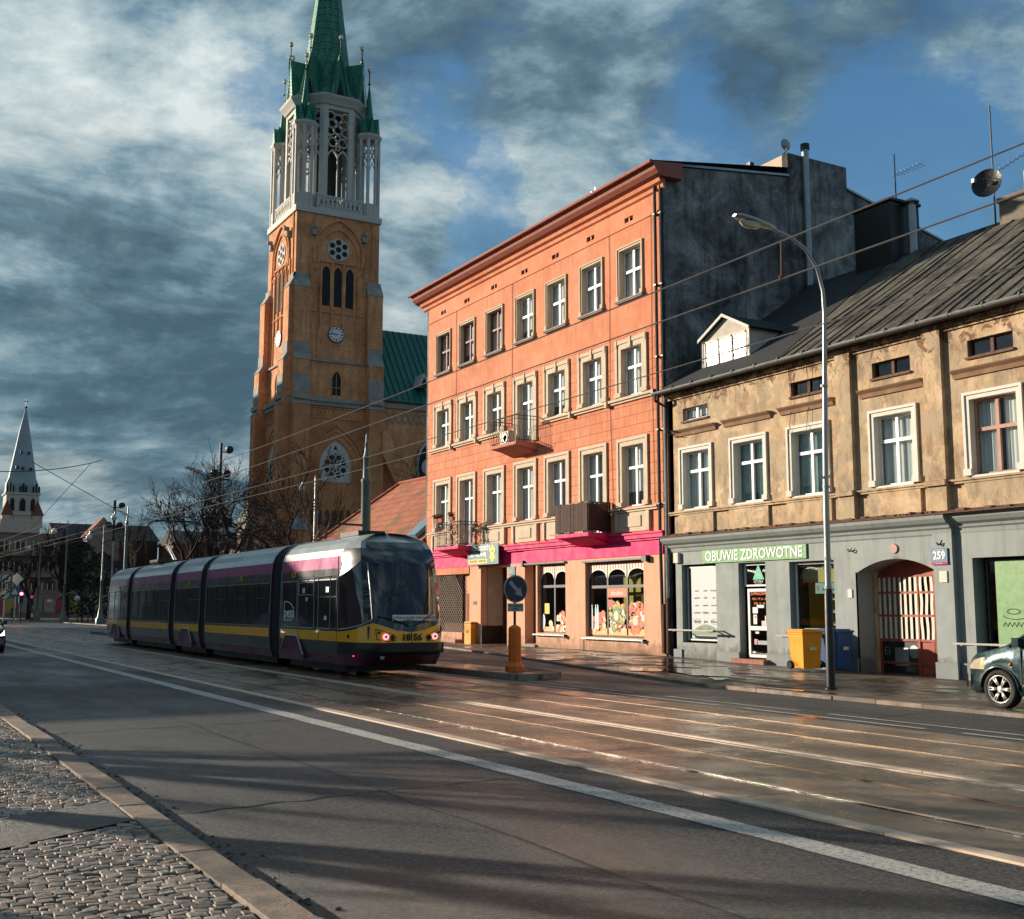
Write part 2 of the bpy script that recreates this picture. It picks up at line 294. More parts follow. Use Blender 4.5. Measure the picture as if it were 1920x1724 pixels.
# ------------------------------------------------------------------ mesh builder
class MB:
    def __init__(s): s.v = []; s.f = []; s.c = []; s.cur = None
    def face(s, pts, flip=False):
        n = len(s.v); s.v += [tuple(p) for p in pts]
        i = list(range(n, n + len(pts)))
        s.f.append(i[::-1] if flip else i); s.c.append(s.cur)
    def addf(s, idx): s.f.append(list(idx)); s.c.append(s.cur)
    def box(s, x0, x1, y0, y1, z0, z1):
        if x0 > x1: x0, x1 = x1, x0
        if y0 > y1: y0, y1 = y1, y0
        if z0 > z1: z0, z1 = z1, z0
        n = len(s.v)
        s.v += [(x, y, z) for z in (z0, z1) for y in (y0, y1) for x in (x0, x1)]
        for q in ((0, 2, 3, 1), (4, 5, 7, 6), (0, 1, 5, 4), (2, 6, 7, 3), (0, 4, 6, 2), (1, 3, 7, 5)): s.addf([n + k for k in q])
        return s
    def fb(s, y0, y1, z0, z1, o0, o1, X=None):
        X = XW if X is None else X
        return s.box(X - o1, X - o0, y0, y1, z0, z1)
    def prism(s, pts, axis, a, b):
        # pts 2D; axis 'x': pts are (y,z); 'y': (x,z); 'z': (x,y)
        f = {'x': lambda p, t: (t, p[0], p[1]), 'y': lambda p, t: (p[0], t, p[1]), 'z': lambda p, t: (p[0], p[1], t)}[axis]
        k = len(pts); n = len(s.v)
        s.v += [f(p, a) for p in pts] + [f(p, b) for p in pts]
        s.addf(range(n, n + k)); s.addf(range(n + 2 * k - 1, n + k - 1, -1))
        for i in range(k):
            j = (i + 1) % k; s.addf([n + i, n + k + i, n + k + j, n + j])
        return s
    def cyl(s, p0, p1, r0, r1=None, n=10, caps=True):
        r1 = r0 if r1 is None else r1
        p0 = Vector(p0); p1 = Vector(p1); d = (p1 - p0)
        if d.length < 1e-6: return s
        d.normalize(); a = Vector((0, 0, 1)) if abs(d.z) < .9 else Vector((1, 0, 0))
        u = d.cross(a).normalized(); w = d.cross(u); b = len(s.v)
        for p, r in ((p0, r0), (p1, r1)):
            for i in range(n):
                t = 2 * math.pi * i / n; s.v.append(tuple(p + u * (r * math.cos(t)) + w * (r * math.sin(t))))
        for i in range(n):
            j = (i + 1) % n; s.addf([b + i, b + j, b + n + j, b + n + i])
        if caps: s.addf(range(b + n - 1, b - 1, -1)); s.addf(range(b + n, b + 2 * n))
        return s
    def tube(s, path, r, n=6):
        path = [Vector(p) for p in path]; m = len(path); rr = r if hasattr(r, '__len__') else [r] * m
        b = len(s.v); u = None
        for i, p in enumerate(path):
            d = (path[min(i + 1, m - 1)] - path[max(i - 1, 0)]).normalized()
            if u is None:
                a = Vector((0, 0, 1)) if abs(d.z) < .9 else Vector((1, 0, 0)); u = d.cross(a).normalized()
            else:
                u = (u - d * u.dot(d)); u = u.normalized() if u.length > 1e-6 else d.orthogonal().normalized()
            w = d.cross(u)
            for k in range(n):
                t = 2 * math.pi * k / n; s.v.append(tuple(p + u * (rr[i] * math.cos(t)) + w * (rr[i] * math.sin(t))))
        for i in range(m - 1):
            for k in range(n):
                j = (k + 1) % n; s.addf([b + i * n + k, b + i * n + j, b + (i + 1) * n + j, b + (i + 1) * n + k])
        s.addf(range(b + n - 1, b - 1, -1)); s.addf(range(b + (m - 1) * n, b + m * n)); return s
    def lathe(s, c, prof, n=16, rot=0, axis='z', sx=1, sy=1):
        b = len(s.v)
        for r, z in prof:
            for i in range(n):
                t = 2 * math.pi * (i + rot) / n; x, y = r * math.cos(t) * sx, r * math.sin(t) * sy
                p = {'z': (x, y, z), 'x': (z, x, y), 'y': (x, z, y)}[axis]
                s.v.append((c[0] + p[0], c[1] + p[1], c[2] + p[2]))
        m = len(prof)
        for i in range(m - 1):
            for k in range(n):
                j = (k + 1) % n; s.addf([b + i * n + k, b + i * n + j, b + (i + 1) * n + j, b + (i + 1) * n + k])
        s.addf(range(b + n - 1, b - 1, -1)); s.addf(range(b + (m - 1) * n, b + m * n)); return s
    def ball(s, c, r, n=10, sz=1):
        return s.lathe(c, [(max(.001, r * math.sin(math.pi * i / 6)), -r * sz * math.cos(math.pi * i / 6)) for i in range(7)], n)
    def text(s, txt, size, o, xd, yd, ext=.004, align='CENTER', sx=1.0, bold=0):
        cu = bpy.data.curves.new('t', 'FONT'); cu.body = txt; cu.size = size; cu.extrude = ext; cu.align_x = align; cu.align_y = 'CENTER'; cu.resolution_u = 2; cu.offset = bold
        ob = bpy.data.objects.new('t', cu); col.objects.link(ob)
        dg = bpy.context.evaluated_depsgraph_get()
        me = bpy.data.meshes.new_from_object(ob.evaluated_get(dg))
        o = Vector(o); xd = Vector(xd); yd = Vector(yd); nd = xd.cross(yd); b = len(s.v)
        for q in me.vertices: s.v.append(tuple(o + xd * (q.co.x * sx) + yd * q.co.y + nd * (q.co.z + ext)))
        for p in me.polygons: s.addf([b + k for k in p.vertices])
        bpy.data.objects.remove(ob); bpy.data.meshes.remove(me); bpy.data.curves.remove(cu); return s
    def mesh(s, name, mat, off=(0, 0, 0), smooth=False):
        me = bpy.data.meshes.new(name)
        me.from_pydata([(x - off[0], y - off[1], z - off[2]) for x, y, z in s.v], [], s.f)
        for m in (mat if isinstance(mat, (list, tuple)) else [mat]): me.materials.append(m)
        if any(c is not None and not isinstance(c, int) for c in s.c):
            ca = me.color_attributes.new('Col', 'FLOAT_COLOR', 'CORNER'); k = 0
            for p, c in zip(me.polygons, s.c):
                c = c or (.5, .5, .5)
                for _ in range(p.loop_total): ca.data[k].color = (c[0], c[1], c[2], 1); k += 1
        elif any(isinstance(c, int) for c in s.c):
            for p, c in zip(me.polygons, s.c): p.material_index = c or 0
        if smooth:
            me.polygons.foreach_set('use_smooth', [True] * len(me.polygons))
        me.update(); return me
    def build(s, name, mat, parent=None, smooth=False, fix=False, origin=None, bevel=0):
        if parent is not None:
            root = parent
            while root.parent: root = root.parent
            off = tuple(root.location)
        else:
            xs, ys, zs = zip(*s.v); off = origin or ((min(xs) + max(xs)) / 2, (min(ys) + max(ys)) / 2, min(zs))
        me = s.mesh(name, mat, off, smooth)
        if fix:
            import bmesh
            bm = bmesh.new(); bm.from_mesh(me); bmesh.ops.remove_doubles(bm, verts=bm.verts, dist=1e-4)
            bmesh.ops.recalc_face_normals(bm, faces=bm.faces); bm.to_mesh(me); bm.free()
        if smooth: 
            try: me.set_sharp_from_angle(angle=R(38))
            except Exception: pass
        o = bpy.data.objects.new(name, me); col.objects.link(o)
        if parent is not None: o.parent = parent
        else: o.location = off
        if bevel:
            b = o.modifiers.new('bevel', 'BEVEL'); b.width = bevel; b.segments = 2; b.limit_method = 'ANGLE'
        return o
def thing(name, label, cat, loc=(0, 0, 0), group=None, rz=0):
    o = bpy.data.objects.new(name, None); col.objects.link(o); o.location = loc; o.rotation_euler = (0, 0, rz)
    o.empty_display_size = .2
    return tag(o, label, cat, group)
def tag(o, label, cat=None, group=None, kind=None):
    if label: o['label'] = label
    if cat: o['category'] = cat
    if group: o['group'] = group
    if kind: o['kind'] = kind
    return o
def struct(o, kind='structure', label=None):
    o['kind'] = kind
    if label: o['label'] = label
    return o
def copy_tree(o, loc=None, rz=None, label=None, scale=None, parent=None):
    c = o.copy(); col.objects.link(c); c.parent = parent
    if loc is not None: c.location = loc
    if rz is not None: c.rotation_euler = (0, 0, rz)
    if scale is not None: c.scale = scale
    if label: c['label'] = label
    for ch in list(o.children): copy_tree(ch, parent=c)
    return c
def put(name, me, parent, loc):
    """a part from shared mesh data; loc is in world coordinates"""
    root = parent
    while root.parent: root = root.parent
    o = bpy.data.objects.new(name, me); col.objects.link(o); o.parent = parent
    base = Vector(root.location)
    if parent != root: base = base + Vector(parent.location)
    o.location = Vector(loc) - base
    return o
def sub(name, me, parent):
    o = bpy.data.objects.new(name, me); col.objects.link(o); o.parent = parent; return o
def wall_grid(mb, X, y0, y1, z0, z1, opens, depth=.28, step=None):
    """facade sheet in the plane x=X with rectangular openings and their reveals"""
    ys = sorted(set([y0, y1] + [a for o in opens for a in o[:2]])); zs = sorted(set([z0, z1] + [a for o in opens for a in o[2:4]]))
    ys = [y for y in ys if y0 <= y <= y1]; zs = [z for z in zs if z0 <= z <= z1]
    for i in range(len(ys) - 1):
        for j in range(len(zs) - 1):
            cy, cz = (ys[i] + ys[i + 1]) / 2, (zs[j] + zs[j + 1]) / 2
            if any(o[0] < cy < o[1] and o[2] < cz < o[3] for o in opens): continue
            mb.face([(X, ys[i], zs[j]), (X, ys[i], zs[j + 1]), (X, ys[i + 1], zs[j + 1]), (X, ys[i + 1], zs[j])])
    for o in opens:
        a, b, c, d = o[:4]; D = o[4] if len(o) > 4 else depth
        mb.face([(X, a, c), (X + D, a, c), (X + D, a, d), (X, a, d)]); mb.face([(X, b, c), (X, b, d), (X + D, b, d), (X + D, b, c)])
        mb.face([(X, a, d), (X + D, a, d), (X + D, b, d), (X, b, d)]); mb.face([(X, a, c), (X, b, c), (X + D, b, c), (X + D, a, c)])
    return mb

# ------------------------------------------------------------------ camera, sun, sky
cam = bpy.data.cameras.new('camera'); co = bpy.data.objects.new('camera', cam); col.objects.link(co)
cam.sensor_width = 36; cam.lens = 36 * 2150 / 1920; cam.clip_end = 3000
co.location = (0, 0, 1.6); co.rotation_euler = (R(90 + 7.3414), 0, R(-29.5307)); sc.camera = co
SUN = Vector((-1, 1.25, .42)).normalized()
sl = bpy.data.lights.new('sun', 'SUN'); sl.energy = 5.0; sl.angle = R(.6); sl.color = (1, .86, .68)
so = bpy.data.objects.new('sun', sl); col.objects.link(so); so.rotation_euler = SUN.to_track_quat('Z', 'Y').to_euler(); so.location = (-30, 40, 60)
w = bpy.data.worlds.new('World'); sc.world = w; w.use_nodes = True; nt = w.node_tree
bg = nt.nodes['Background']
sky = N(nt, 'ShaderNodeTexSky'); sky.sky_type = 'NISHITA'; sky.sun_disc = False; sky.sun_elevation = math.asin(SUN.z)
sky.sun_rotation = math.atan2(SUN.x, SUN.y); sky.air_density = 1.1; sky.dust_density = .6; sky.ozone_density = 2.5
tc = N(nt, 'ShaderNodeTexCoord'); gen = tc.outputs['Generated']; SEED = 8.9
sp = N(nt, 'ShaderNodeSeparateXYZ'); L(nt, gen, sp.inputs[0])
def mth(op, a, b=None, clamp=False):
    n = N(nt, 'ShaderNodeMath'); n.operation = op; n.use_clamp = clamp
    for i, x in enumerate((a, b)):
        if x is None: continue
        if hasattr(x, 'links'): L(nt, x, n.inputs[i])
        else: n.inputs[i].default_value = x
    return n.outputs[0]
zz = mth('ADD', mth('MAXIMUM', sp.outputs[2], 0), .16)
cb = N(nt, 'ShaderNodeCombineXYZ'); L(nt, mth('DIVIDE', sp.outputs[0], zz), cb.inputs[0]); L(nt, mth('DIVIDE', sp.outputs[1], zz), cb.inputs[1])
cb.inputs[2].default_value = SEED
P = cb.outputs[0]
blue = mix(nt, ramp(nt, sp.outputs[2], [(.05, 0), (.55, 1)]), (.040, .155, .275), (.010, .072, .18))
skyc = mix(nt, .05, blue, sky.outputs[0])
n1 = noise(nt, P, 1.05, 10, .60, .5)
n2 = noise(nt, P, 4.2, 10, .66, .2)
n3 = noise(nt, P, 2.1, 9, .58, .2)
# azimuth measure: 0 at the right edge of the street view, 1 towards the sun on the left
az = mth('MULTIPLY', mth('ADD', mth('MULTIPLY', sp.outputs[0], -.87), mth('MULTIPLY', sp.outputs[1], .49)), 1.0)
# large cloud masses and gaps: unit direction, cosine of the radius, more/less cover, brighter/darker
SKYB = [(0.086, 0.921, 0.38, 0.9911, 0.2, 0.26), (0.153, 0.928, 0.339, 0.9932, 0.18, 0.1), (0.118, 0.962, 0.246, 0.9886, 0.25, 0.02), (0.218, 0.942, 0.254, 0.9868, 0.28, -0.2), (0.203, 0.885, 0.418, 0.9962, -0.22, 0), (0.087, 0.892, 0.444, 0.9967, -0.2, 0), (0.254, 0.905, 0.341, 0.9976, 0.12, 0.22), (0.335, 0.82, 0.463, 0.9932, 0.12, 0.04), (0.424, 0.841, 0.337, 0.9976, -0.3, 0), (0.479, 0.8, 0.362, 0.9951, 0.18, 0.08), (0.525, 0.716, 0.46, 0.9911, 0.12, -0.06), (0.571, 0.728, 0.379, 0.9967, -0.3, 0), (0.636, 0.638, 0.435, 0.9886, 0.12, -0.1), (0.709, 0.616, 0.344, 0.9911, -0.32, 0), (0.724, 0.537, 0.434, 0.9951, 0.0, -0.05), (0.396, 0.885, 0.246, 0.9951, 0.25, -0.08), (0.161, 0.976, 0.147, 0.9868, 0.35, -0.16), (0.145, 0.986, 0.088, 0.9986, 0.2, 0.34), (0.256, 0.962, 0.093, 0.9989, 0.2, 0.2), (0.389, 0.831, 0.397, 0.998, -0.22, 0), (0.107, 0.968, 0.228, 0.9989, 0.1, 0.2), (0.252, 0.923, 0.291, 0.998, 0.15, 0.12), (0.436, 0.77, 0.466, 0.9945, 0.1, 0.0), (0.169, 0.873, 0.458, 0.998, 0.1, 0.12)]
accC = accB = None
wn = N(nt, 'ShaderNodeTexNoise'); wn.inputs['Scale'].default_value = 4.5; wn.inputs['Detail'].default_value = 6; wn.inputs['Roughness'].default_value = .6; L(nt, gen, wn.inputs['Vector'])
w1 = N(nt, 'ShaderNodeVectorMath'); w1.operation = 'SUBTRACT'; L(nt, wn.outputs['Color'], w1.inputs[0]); w1.inputs[1].default_value = (.5, .5, .5)
w2 = N(nt, 'ShaderNodeVectorMath'); w2.operation = 'SCALE'; L(nt, w1.outputs[0], w2.inputs[0]); w2.inputs['Scale'].default_value = .42
w3 = N(nt, 'ShaderNodeVectorMath'); w3.operation = 'ADD'; L(nt, gen, w3.inputs[0]); L(nt, w2.outputs[0], w3.inputs[1])
w4 = N(nt, 'ShaderNodeVectorMath'); w4.operation = 'NORMALIZE'; L(nt, w3.outputs[0], w4.inputs[0]); wgen = w4.outputs[0]
for dx, dy, dz, cr_, dc, db in SKYB:
    q = N(nt, 'ShaderNodeVectorMath'); q.operation = 'DOT_PRODUCT'; L(nt, wgen, q.inputs[0]); q.inputs[1].default_value = (dx, dy, dz)
    mr = N(nt, 'ShaderNodeMapRange'); mr.interpolation_type = 'SMOOTHERSTEP'; L(nt, q.outputs['Value'], mr.inputs[0]); mr.inputs[1].default_value = cr_; mr.inputs[2].default_value = 1.0
    g_ = mr.outputs[0]
    if dc: t_ = mth('MULTIPLY', g_, dc * .62); accC = t_ if accC is None else mth('ADD', accC, t_)
    if db: t_ = mth('MULTIPLY', g_, db * .62); accB = t_ if accB is None else mth('ADD', accB, t_)
cov = mth('ADD', mth('ADD', mth('MULTIPLY', n1, 1.0), mth('MULTIPLY', n2, .60)), mth('MULTIPLY', az, .05))
cov = mth('ADD', cov, accC)
mask = ramp(nt, cov, [(.56, .06), (.70, .5), (.84, .96)], 'EASE')
off = N(nt, 'ShaderNodeMapping'); off.inputs['Location'].default_value = (.15, -.19, 0); L(nt, P, off.inputs['Vector'])
n1b = noise(nt, off.outputs[0], 1.05, 10, .60, .5)
lit = mth('SUBTRACT', n1, n1b)
shade = mth('ADD', mth('ADD', mth('MULTIPLY', lit, 1.6), mth('MULTIPLY', n3, .75)), mth('MULTIPLY', n2, .78))
shade = mth('ADD', mth('ADD', shade, accB), -.225)
cloud = ramp(nt, shade, [(.34, (.048, .088, .118)), (.50, (.10, .165, .205)), (.61, (.18, .275, .325)), (.75, (.35, .44, .465)), (.98, (.66, .71, .69))])
low = ramp(nt, sp.outputs[2], [(.0, .35), (.08, .85), (.30, .55), (.46, 0)])
strat = noise(nt, scalev(nt, gen, (1.6, 1.6, 6)), 2.2, 9, .64, .7)
lowc = ramp(nt, strat, [(.36, (.032, .066, .092)), (.48, (.060, .112, .148)), (.56, (.15, .225, .26)), (.66, (.55, .62, .60))])
lf = mth('MULTIPLY', low, mth('ADD', mth('MULTIPLY', az, 1.4), .75, True), True)
cl = mix(nt, mth('MULTIPLY', lf, .6), cloud, lowc)
allmask = mth('MAXIMUM', mask, lf)
final = mix(nt, allmask, skyc, cl)
L(nt, final, bg.inputs[0]); bg.inputs[1].default_value = .93
sc.view_settings.view_transform = 'Standard'; sc.view_settings.look = 'None'; sc.view_settings.exposure = .47
sc.cycles.max_bounces = 6; sc.cycles.transparent_max_bounces = 12; sc.cycles.caustics_reflective = False; sc.cycles.caustics_refractive = False
sc.cycles.use_denoising = True

# ------------------------------------------------------------------ ground and street
KR = [(14.8, -12), (14.85, 11), (14.93, 16.3), (14.98, 18.6), (15.9, 22.6), (16.6, 25.5), (18.2, 31.8), (19.2, 36), (20.3, 41.6), (20.4, 60), (19.4, 85), (18.9, 111), (18.6, 128), (18, 200)]
def kr(y):
    for (xa, ya), (xb, yb) in zip(KR, KR[1:]):
        if ya <= y <= yb: return xa + (xb - xa) * (y - ya) / (yb - ya)
    return 18
def zw(y): return max(-.2, min(.06, -.14 + (y - 19) * .0125)) if y < 45 else .06
mb = MB(); mb.face([(-1500, -600, -.32), (1500, -600, -.32), (1500, 2500, -.32), (-1500, 2500, -.32)])
struct(mb.build('ground', MPLAZA))
YS = sorted(set([y for _, y in KR] + list(range(-12, 200, 4))))
mb = MB()
for a, b in zip(YS, YS[1:]): mb.face([(2.09, a, 0), (kr(a), a, 0), (kr(b), b, 0), (2.09, b, 0)])
mb.face([(2.09, 200, 0), (40, 200, 0), (40, 320, 0), (2.09, 320, 0)])
struct(mb.build('road', MAS))
# pavement along the houses
mb = MB()
for a, b in zip(YS, YS[1:]):
    xa, xb = kr(a) + .15, kr(b) + .15; F = 24.6 if a < 49 else 38; n = 6
    for i in range(n):
        def pt(x0, y, t): return (x0 + (F - x0) * t, y, .055 + (zw(y) - .055) * min(1, (x0 + (F - x0) * t - x0) / max(.1, 23.2 - x0)) + .012 * math.sin(t * 9 + y * .4))
        mb.face([pt(xa, a, i / n), pt(xa, a, (i + 1) / n), pt(xb, b, (i + 1) / n), pt(xb, b, i / n)])
o = mb.build('right_pavement', MPV, fix=True, smooth=True); struct(o)
mb = MB()
y = -12
rnd = random.Random(3)
while y < 199:
    ln = 1.0 if y < 60 else 4; b = min(y + ln - .012, 199); h = .06 + rnd.uniform(-.008, .01); dx = rnd.uniform(-.012, .012)
    if b > y + .1: mb.prism([(kr(y) + dx, y), (kr(y) + .16 + dx, y), (kr(b) + .16 + dx, b), (kr(b) + dx, b)], 'z', -.05, h)
    y += ln
struct(mb.build('right_kerb', MKRB))
# tram track slab, rails, joints
SX0, SX1 = 6.42, 12.05
mb = MB()
for i in range(-3, 62):
    a = i * 3.2 + 1.3
    for x0, x1 in ((SX0 + .17, 7.18), (7.25, 8.17), (8.24, 8.93), (9.21, 10.27), (10.34, 11.27), (11.34, SX1)):
        dz = rnd.uniform(0, .004)
        mb.box(x0, x1 - .008, a, a + 3.185, -.02, .012 + dz)
struct(mb.build('tram_track_slab', MSL))
mb = MB()
for x in (SX0, 8.95, 9.12):
    wd = .15 if x < 7 else .075
    for i in range(-12, 200, 2): mb.box(x, x + wd, i + .006, i + 1.994, -.02, .018)
struct(mb.build('concrete_edge_strip', M('pale_edge_concrete', (.66, .50, .38), .6, var=.3, scale=3)))
mb = MB()
for x in (8.19, 10.29, 11.29):
    mb.box(x - .012, x + .045, -12, 200, -.05, .022)
m0 = MB(); m0.box(7.2 - .012, 7.245, -12, 200, -.05, .022); struct(m0.build('near_tram_rail', MRAIL))
struct(mb.build('tram_rails', MRAILO))
mb = MB()
for x in (7.2, 8.19, 10.29, 11.29): mb.box(x + .045, x + .075, -12, 200, -.05, .004)
struct(mb.build('rail_grooves', MBLK))
def m_paint():
    m, nt, b = _nt('worn_road_paint'); v = coords(nt)
    base = ramp(nt, noise(nt, v, 1.2, 6, .7), [(.3, (.44, .42, .38)), (.7, (.64, .60, .54))])
    base = mix(nt, ramp(nt, noise(nt, v, 26, 6, .85), [(.51, 0), (.57, .8)]), base, (.06, .06, .058))
    base = mix(nt, ramp(nt, noise(nt, scalev(nt, v, (1, .5, 1)), 2.6, 8, .8), [(.54, 0), (.66, .55)]), base, (.10, .095, .09))
    L(nt, base, b.inputs['Base Color']); b.inputs['Roughness'].default_value = .65; bump(nt, b, noise(nt, v, 30, 5, .8), .8, .01); return m
MPT = m_paint()
mb = MB()
def strip(x0, x1, ya, yb, z=.006):
    mb.face([(x0, ya, z), (x1, ya, z), (x1, yb, z), (x0, yb, z)])
rnd = random.Random(5)
y = -12
while y < 170:
    e0, e1 = rnd.uniform(-.008, .008), rnd.uniform(-.008, .008); strip(5.57 + e0, 5.84 + e1, y, y + .5); y += .5
for a, b in ((35, 39.3), (29.2, 33.2), (41, 44), (47, 51), (56, 60), (24.2, 26.2)): strip(8.55, 8.66, a, b, .02)
y = -6
while y < 150:
    strip(12.35, 12.45, y, y + 3.6); y += 4.2
for a, b in ((5, 13), (13.6, 17), (18, 22)): strip(12.8, 12.88, a, b)
struct(mb.build('road_markings', MPT))
mb = MB(); rnd = random.Random(15)      # tar sealed cracks and a trench patch in the carriageway
for yy, x0, x1 in ((9.3, 2.2, 5.4), (15.8, 2.15, 6.3), (24, 2.2, 5.6), (12.2, 13.0, 14.8), (33, 2.2, 6.2)):
    p = [(x0 + (x1 - x0) * i / 14, yy + rnd.uniform(-.05, .05) + .4 * i / 14) for i in range(15)]
    for (xa, ya), (xb, yb) in zip(p, p[1:]): w_ = rnd.uniform(.008, .022); mb.face([(xa, ya - w_, .004), (xb, yb - w_, .004), (xb, yb + w_, .004), (xa, ya + w_, .004)])
for x in (4.1, 13.4):
    p = [(x + rnd.uniform(-.03, .03), -2 + i * .9) for i in range(40)]
    for (xa, ya), (xb, yb) in zip(p, p[1:]): w_ = rnd.uniform(.006, .014); mb.face([(xa - w_, ya, .0045), (xa + w_, ya, .0045), (xb + w_, yb, .0045), (xb - w_, yb, .0045)])
struct(mb.build('tar_joint', MBLK))
mb = MB(); mb.lathe((12.13, 12.69, .0), [(.26, 0), (.26, .006), (.24, .008), (.05, .008)], 20)
tag(mb.build('manhole_cover', MRST), 'round rusty manhole cover in the asphalt beside the far rails', 'manhole cover')
mb = MB()
for i in range(16):
    a_, r_, q_ = rnd.uniform(0, 6.3), rnd.uniform(0, .22), rnd.uniform(.03, .09); mb.face([(12.13 + r_ * math.cos(a_) + q_ * math.cos(t) * rnd.uniform(.7, 1.2), 12.69 + r_ * math.sin(a_) + q_ * math.sin(t), .010 + i * .0004) for t in [k * .7 for k in range(9)]])
tag(mb.build('paint_splash', MORG), 'splash of orange paint over the manhole beside the tracks', 'paint mark')
mb = MB()
for x, yy, r in ((14.1, 14.0, .28), (12.6, 17.5, .3)): mb.lathe((x, yy, 0), [(r, 0), (r, .008), (r - .05, .011)], 18)
# kerb on the left, worn granite stones with gaps
mb = MB(); y = -3; rnd = random.Random(11)
while y < 150:
    ln = .95 if y < 50 else 5
    dx, h = rnd.uniform(-.006, .01), .095 + rnd.uniform(-.01, .008)
    x0, x1 = 1.84, 2.09 + dx
    mb.prism([(x0, -.1), (x1, -.1), (x1, h - .03), (x1 - .035, h), (x0, h)], 'y', y + .008, y + ln - .008); y += ln
o = mb.build('left_kerb', MKRB, bevel=.006); struct(o)
mb = MB(); mb.face([(-40, -20, .066), (1.84, -20, .066), (1.84, 200, .066), (-40, 200, .066)])
struct(mb.build('left_pavement', M('dark_joint_sand', (.05, .042, .034), .9)))
# cobbles
def m_cob():
    m, nt, b = _nt('cobble_stone'); v = coords(nt); ge = N(nt, 'ShaderNodeNewGeometry')
    base = ramp(nt, ge.outputs['Random Per Island'], [(0, (.17, .15, .135)), (.3, (.32, .25, .20)), (.55, (.48, .34, .27)), (.8, (.42, .37, .30)), (1, (.60, .49, .39))])
    base = mix(nt, ramp(nt, noise(nt, v, 30, 6, .8), [(.4, .7), (.6, 0)]), base, (.06, .052, .045))
    L(nt, base, b.inputs['Base Color']); L(nt, ramp(nt, noise(nt, v, 2, 4), [(.35, .38), (.65, .75)]), b.inputs['Roughness']); bump(nt, b, noise(nt, v, 35, 6, .75), .8, .012); return m
MCOB = m_cob()
mb = MB(); rnd = random.Random(2)
y = 4.2; row = 0
while y < 30:
    dy = rnd.uniform(.056, .074); x = -1.2 + rnd.uniform(0, .1) if y < 14 else -.6
    x = max(x, .0958 * y - 1.3)
    while x < 1.82:
        dx = rnd.uniform(.075, .115); x1 = min(x + dx, 1.825)
        # the smooth asphalt patch crosses the cobbles
        pl = 8.15 + (x - .9) * .65; ph = 9.2 + (x - 1.0) * .5
        if not (pl < y + dy / 2 < ph) and x1 - x > .04:
            g = .0015; h = .084 + rnd.uniform(-.005, .005); t = rnd.uniform(-.004, .004); t2 = rnd.uniform(-.004, .004); n = len(mb.v)
            j = lambda: rnd.uniform(-.004, .004)
            a = [(x + g + j(), y + g + j()), (x1 - g + j(), y + g + j()), (x1 - g + j(), y + dy - g + j()), (x + g + j(), y + dy - g + j())]
            cx, cy = (x + x1) / 2, y + dy / 2
            for k, (s_, z_) in enumerate(((1, .04), (.97, h - .009), (.88, h - .002), (.66, h))):
                for q, (px, py) in enumerate(a): mb.v.append((cx + (px - cx) * s_, cy + (py - cy) * s_, z_ + (t * (1 if q in (1, 2) else -1) + t2 * (1 if q > 1 else -1)) * (k > 0)))
            for k in range(3):
                for q in range(4): r2 = (q + 1) % 4; mb.addf([n + k * 4 + q, n + k * 4 + r2, n + k * 4 + 4 + r2, n + k * 4 + 4 + q])
            mb.addf([n + 12, n + 13, n + 14, n + 15])
        x = x1 + .002
    y += dy + .002; row += 1
struct(mb.build('cobblestone_paving', MCOB, smooth=True), 'structure')
mb = MB()
for i in range(12):
    xa = -1 + i * .235; xb = xa + .235
    mb.face([(xa, 8.15 + (xa - .9) * .65, .082), (min(xb, 1.84), 8.15 + (xb - .9) * .65, .082), (min(xb, 1.84), 9.25 + (xb - 1) * .5, .085), (xa, 9.25 + (xa - 1) * .5, .085)])
struct(mb.build('asphalt_path_patch', MAS))
# pebbles and litter along the kerb foot
mb = MB()
for i in range(260):
    yy = 4.5 + 16 * rnd.random() ** 1.6; xx = 2.12 + abs(rnd.gauss(0, .10)); r = rnd.uniform(.006, .02)
    mb.lathe((xx, yy, .0), [(r, 0), (r * .9, r * .5), (r * .3, r * .8)], 5, rot=rnd.random())
struct(mb.build('kerb_gravel', M('gravel', (.09, .075, .06), .9)), 'stuff')
tag(col.objects['kerb_gravel'], 'small grit and dead leaves along the left kerb', 'gravel')
# water sheets stand in for sun stripes the shop windows throw; kerb water too
MSUNPUD = M('sun_stripe_water', (.05, .04, .033), .07, var=.2, scale=3, bmp=.12, bscale=7, spec=.6)
rnd = random.Random(91)
for (xa, ya, xb, yb, w0, w1) in ((21.9, 28.9, 16.9, 21.2, .62, .48), (21.6, 26.2, 16.2, 19.6, .40, .42), (19.5, 31.0, 17.6, 29.0, .5, .4), (15.3, 17.6, 15.4, 15.2, .12, .10), (17.6, 24.6, 16.9, 22.9, .6, .5)):
    d = Vector((xb - xa, yb - ya, 0)); nn = Vector((-d.y, d.x, 0)).normalized(); l_, r_ = [], []
    for i in range(17):
        t = i / 16; c_ = Vector((xa, ya, 0)) + d * t; w_ = (w0 + (w1 - w0) * t) * (min(1, 6 * t, 6 * (1 - t)) * .8 + .2)
        for s_, lst in ((1, l_), (-1, r_)):
            q = c_ + nn * s_ * w_ * rnd.uniform(.55, 1.15); f = max(0, min(1, (q.x - kr(q.y)) / (23.2 - kr(q.y)))); lst.append((q.x, q.y, .055 + (zw(q.y) - .055) * f + .022))
    mb = MB()
    for i in range(16):
        if rnd.random() < .9: mb.face([l_[i], r_[i], r_[i + 1], l_[i + 1]])
    struct(mb.build('sun_stripe_puddle', MSUNPUD, fix=True, smooth=True))
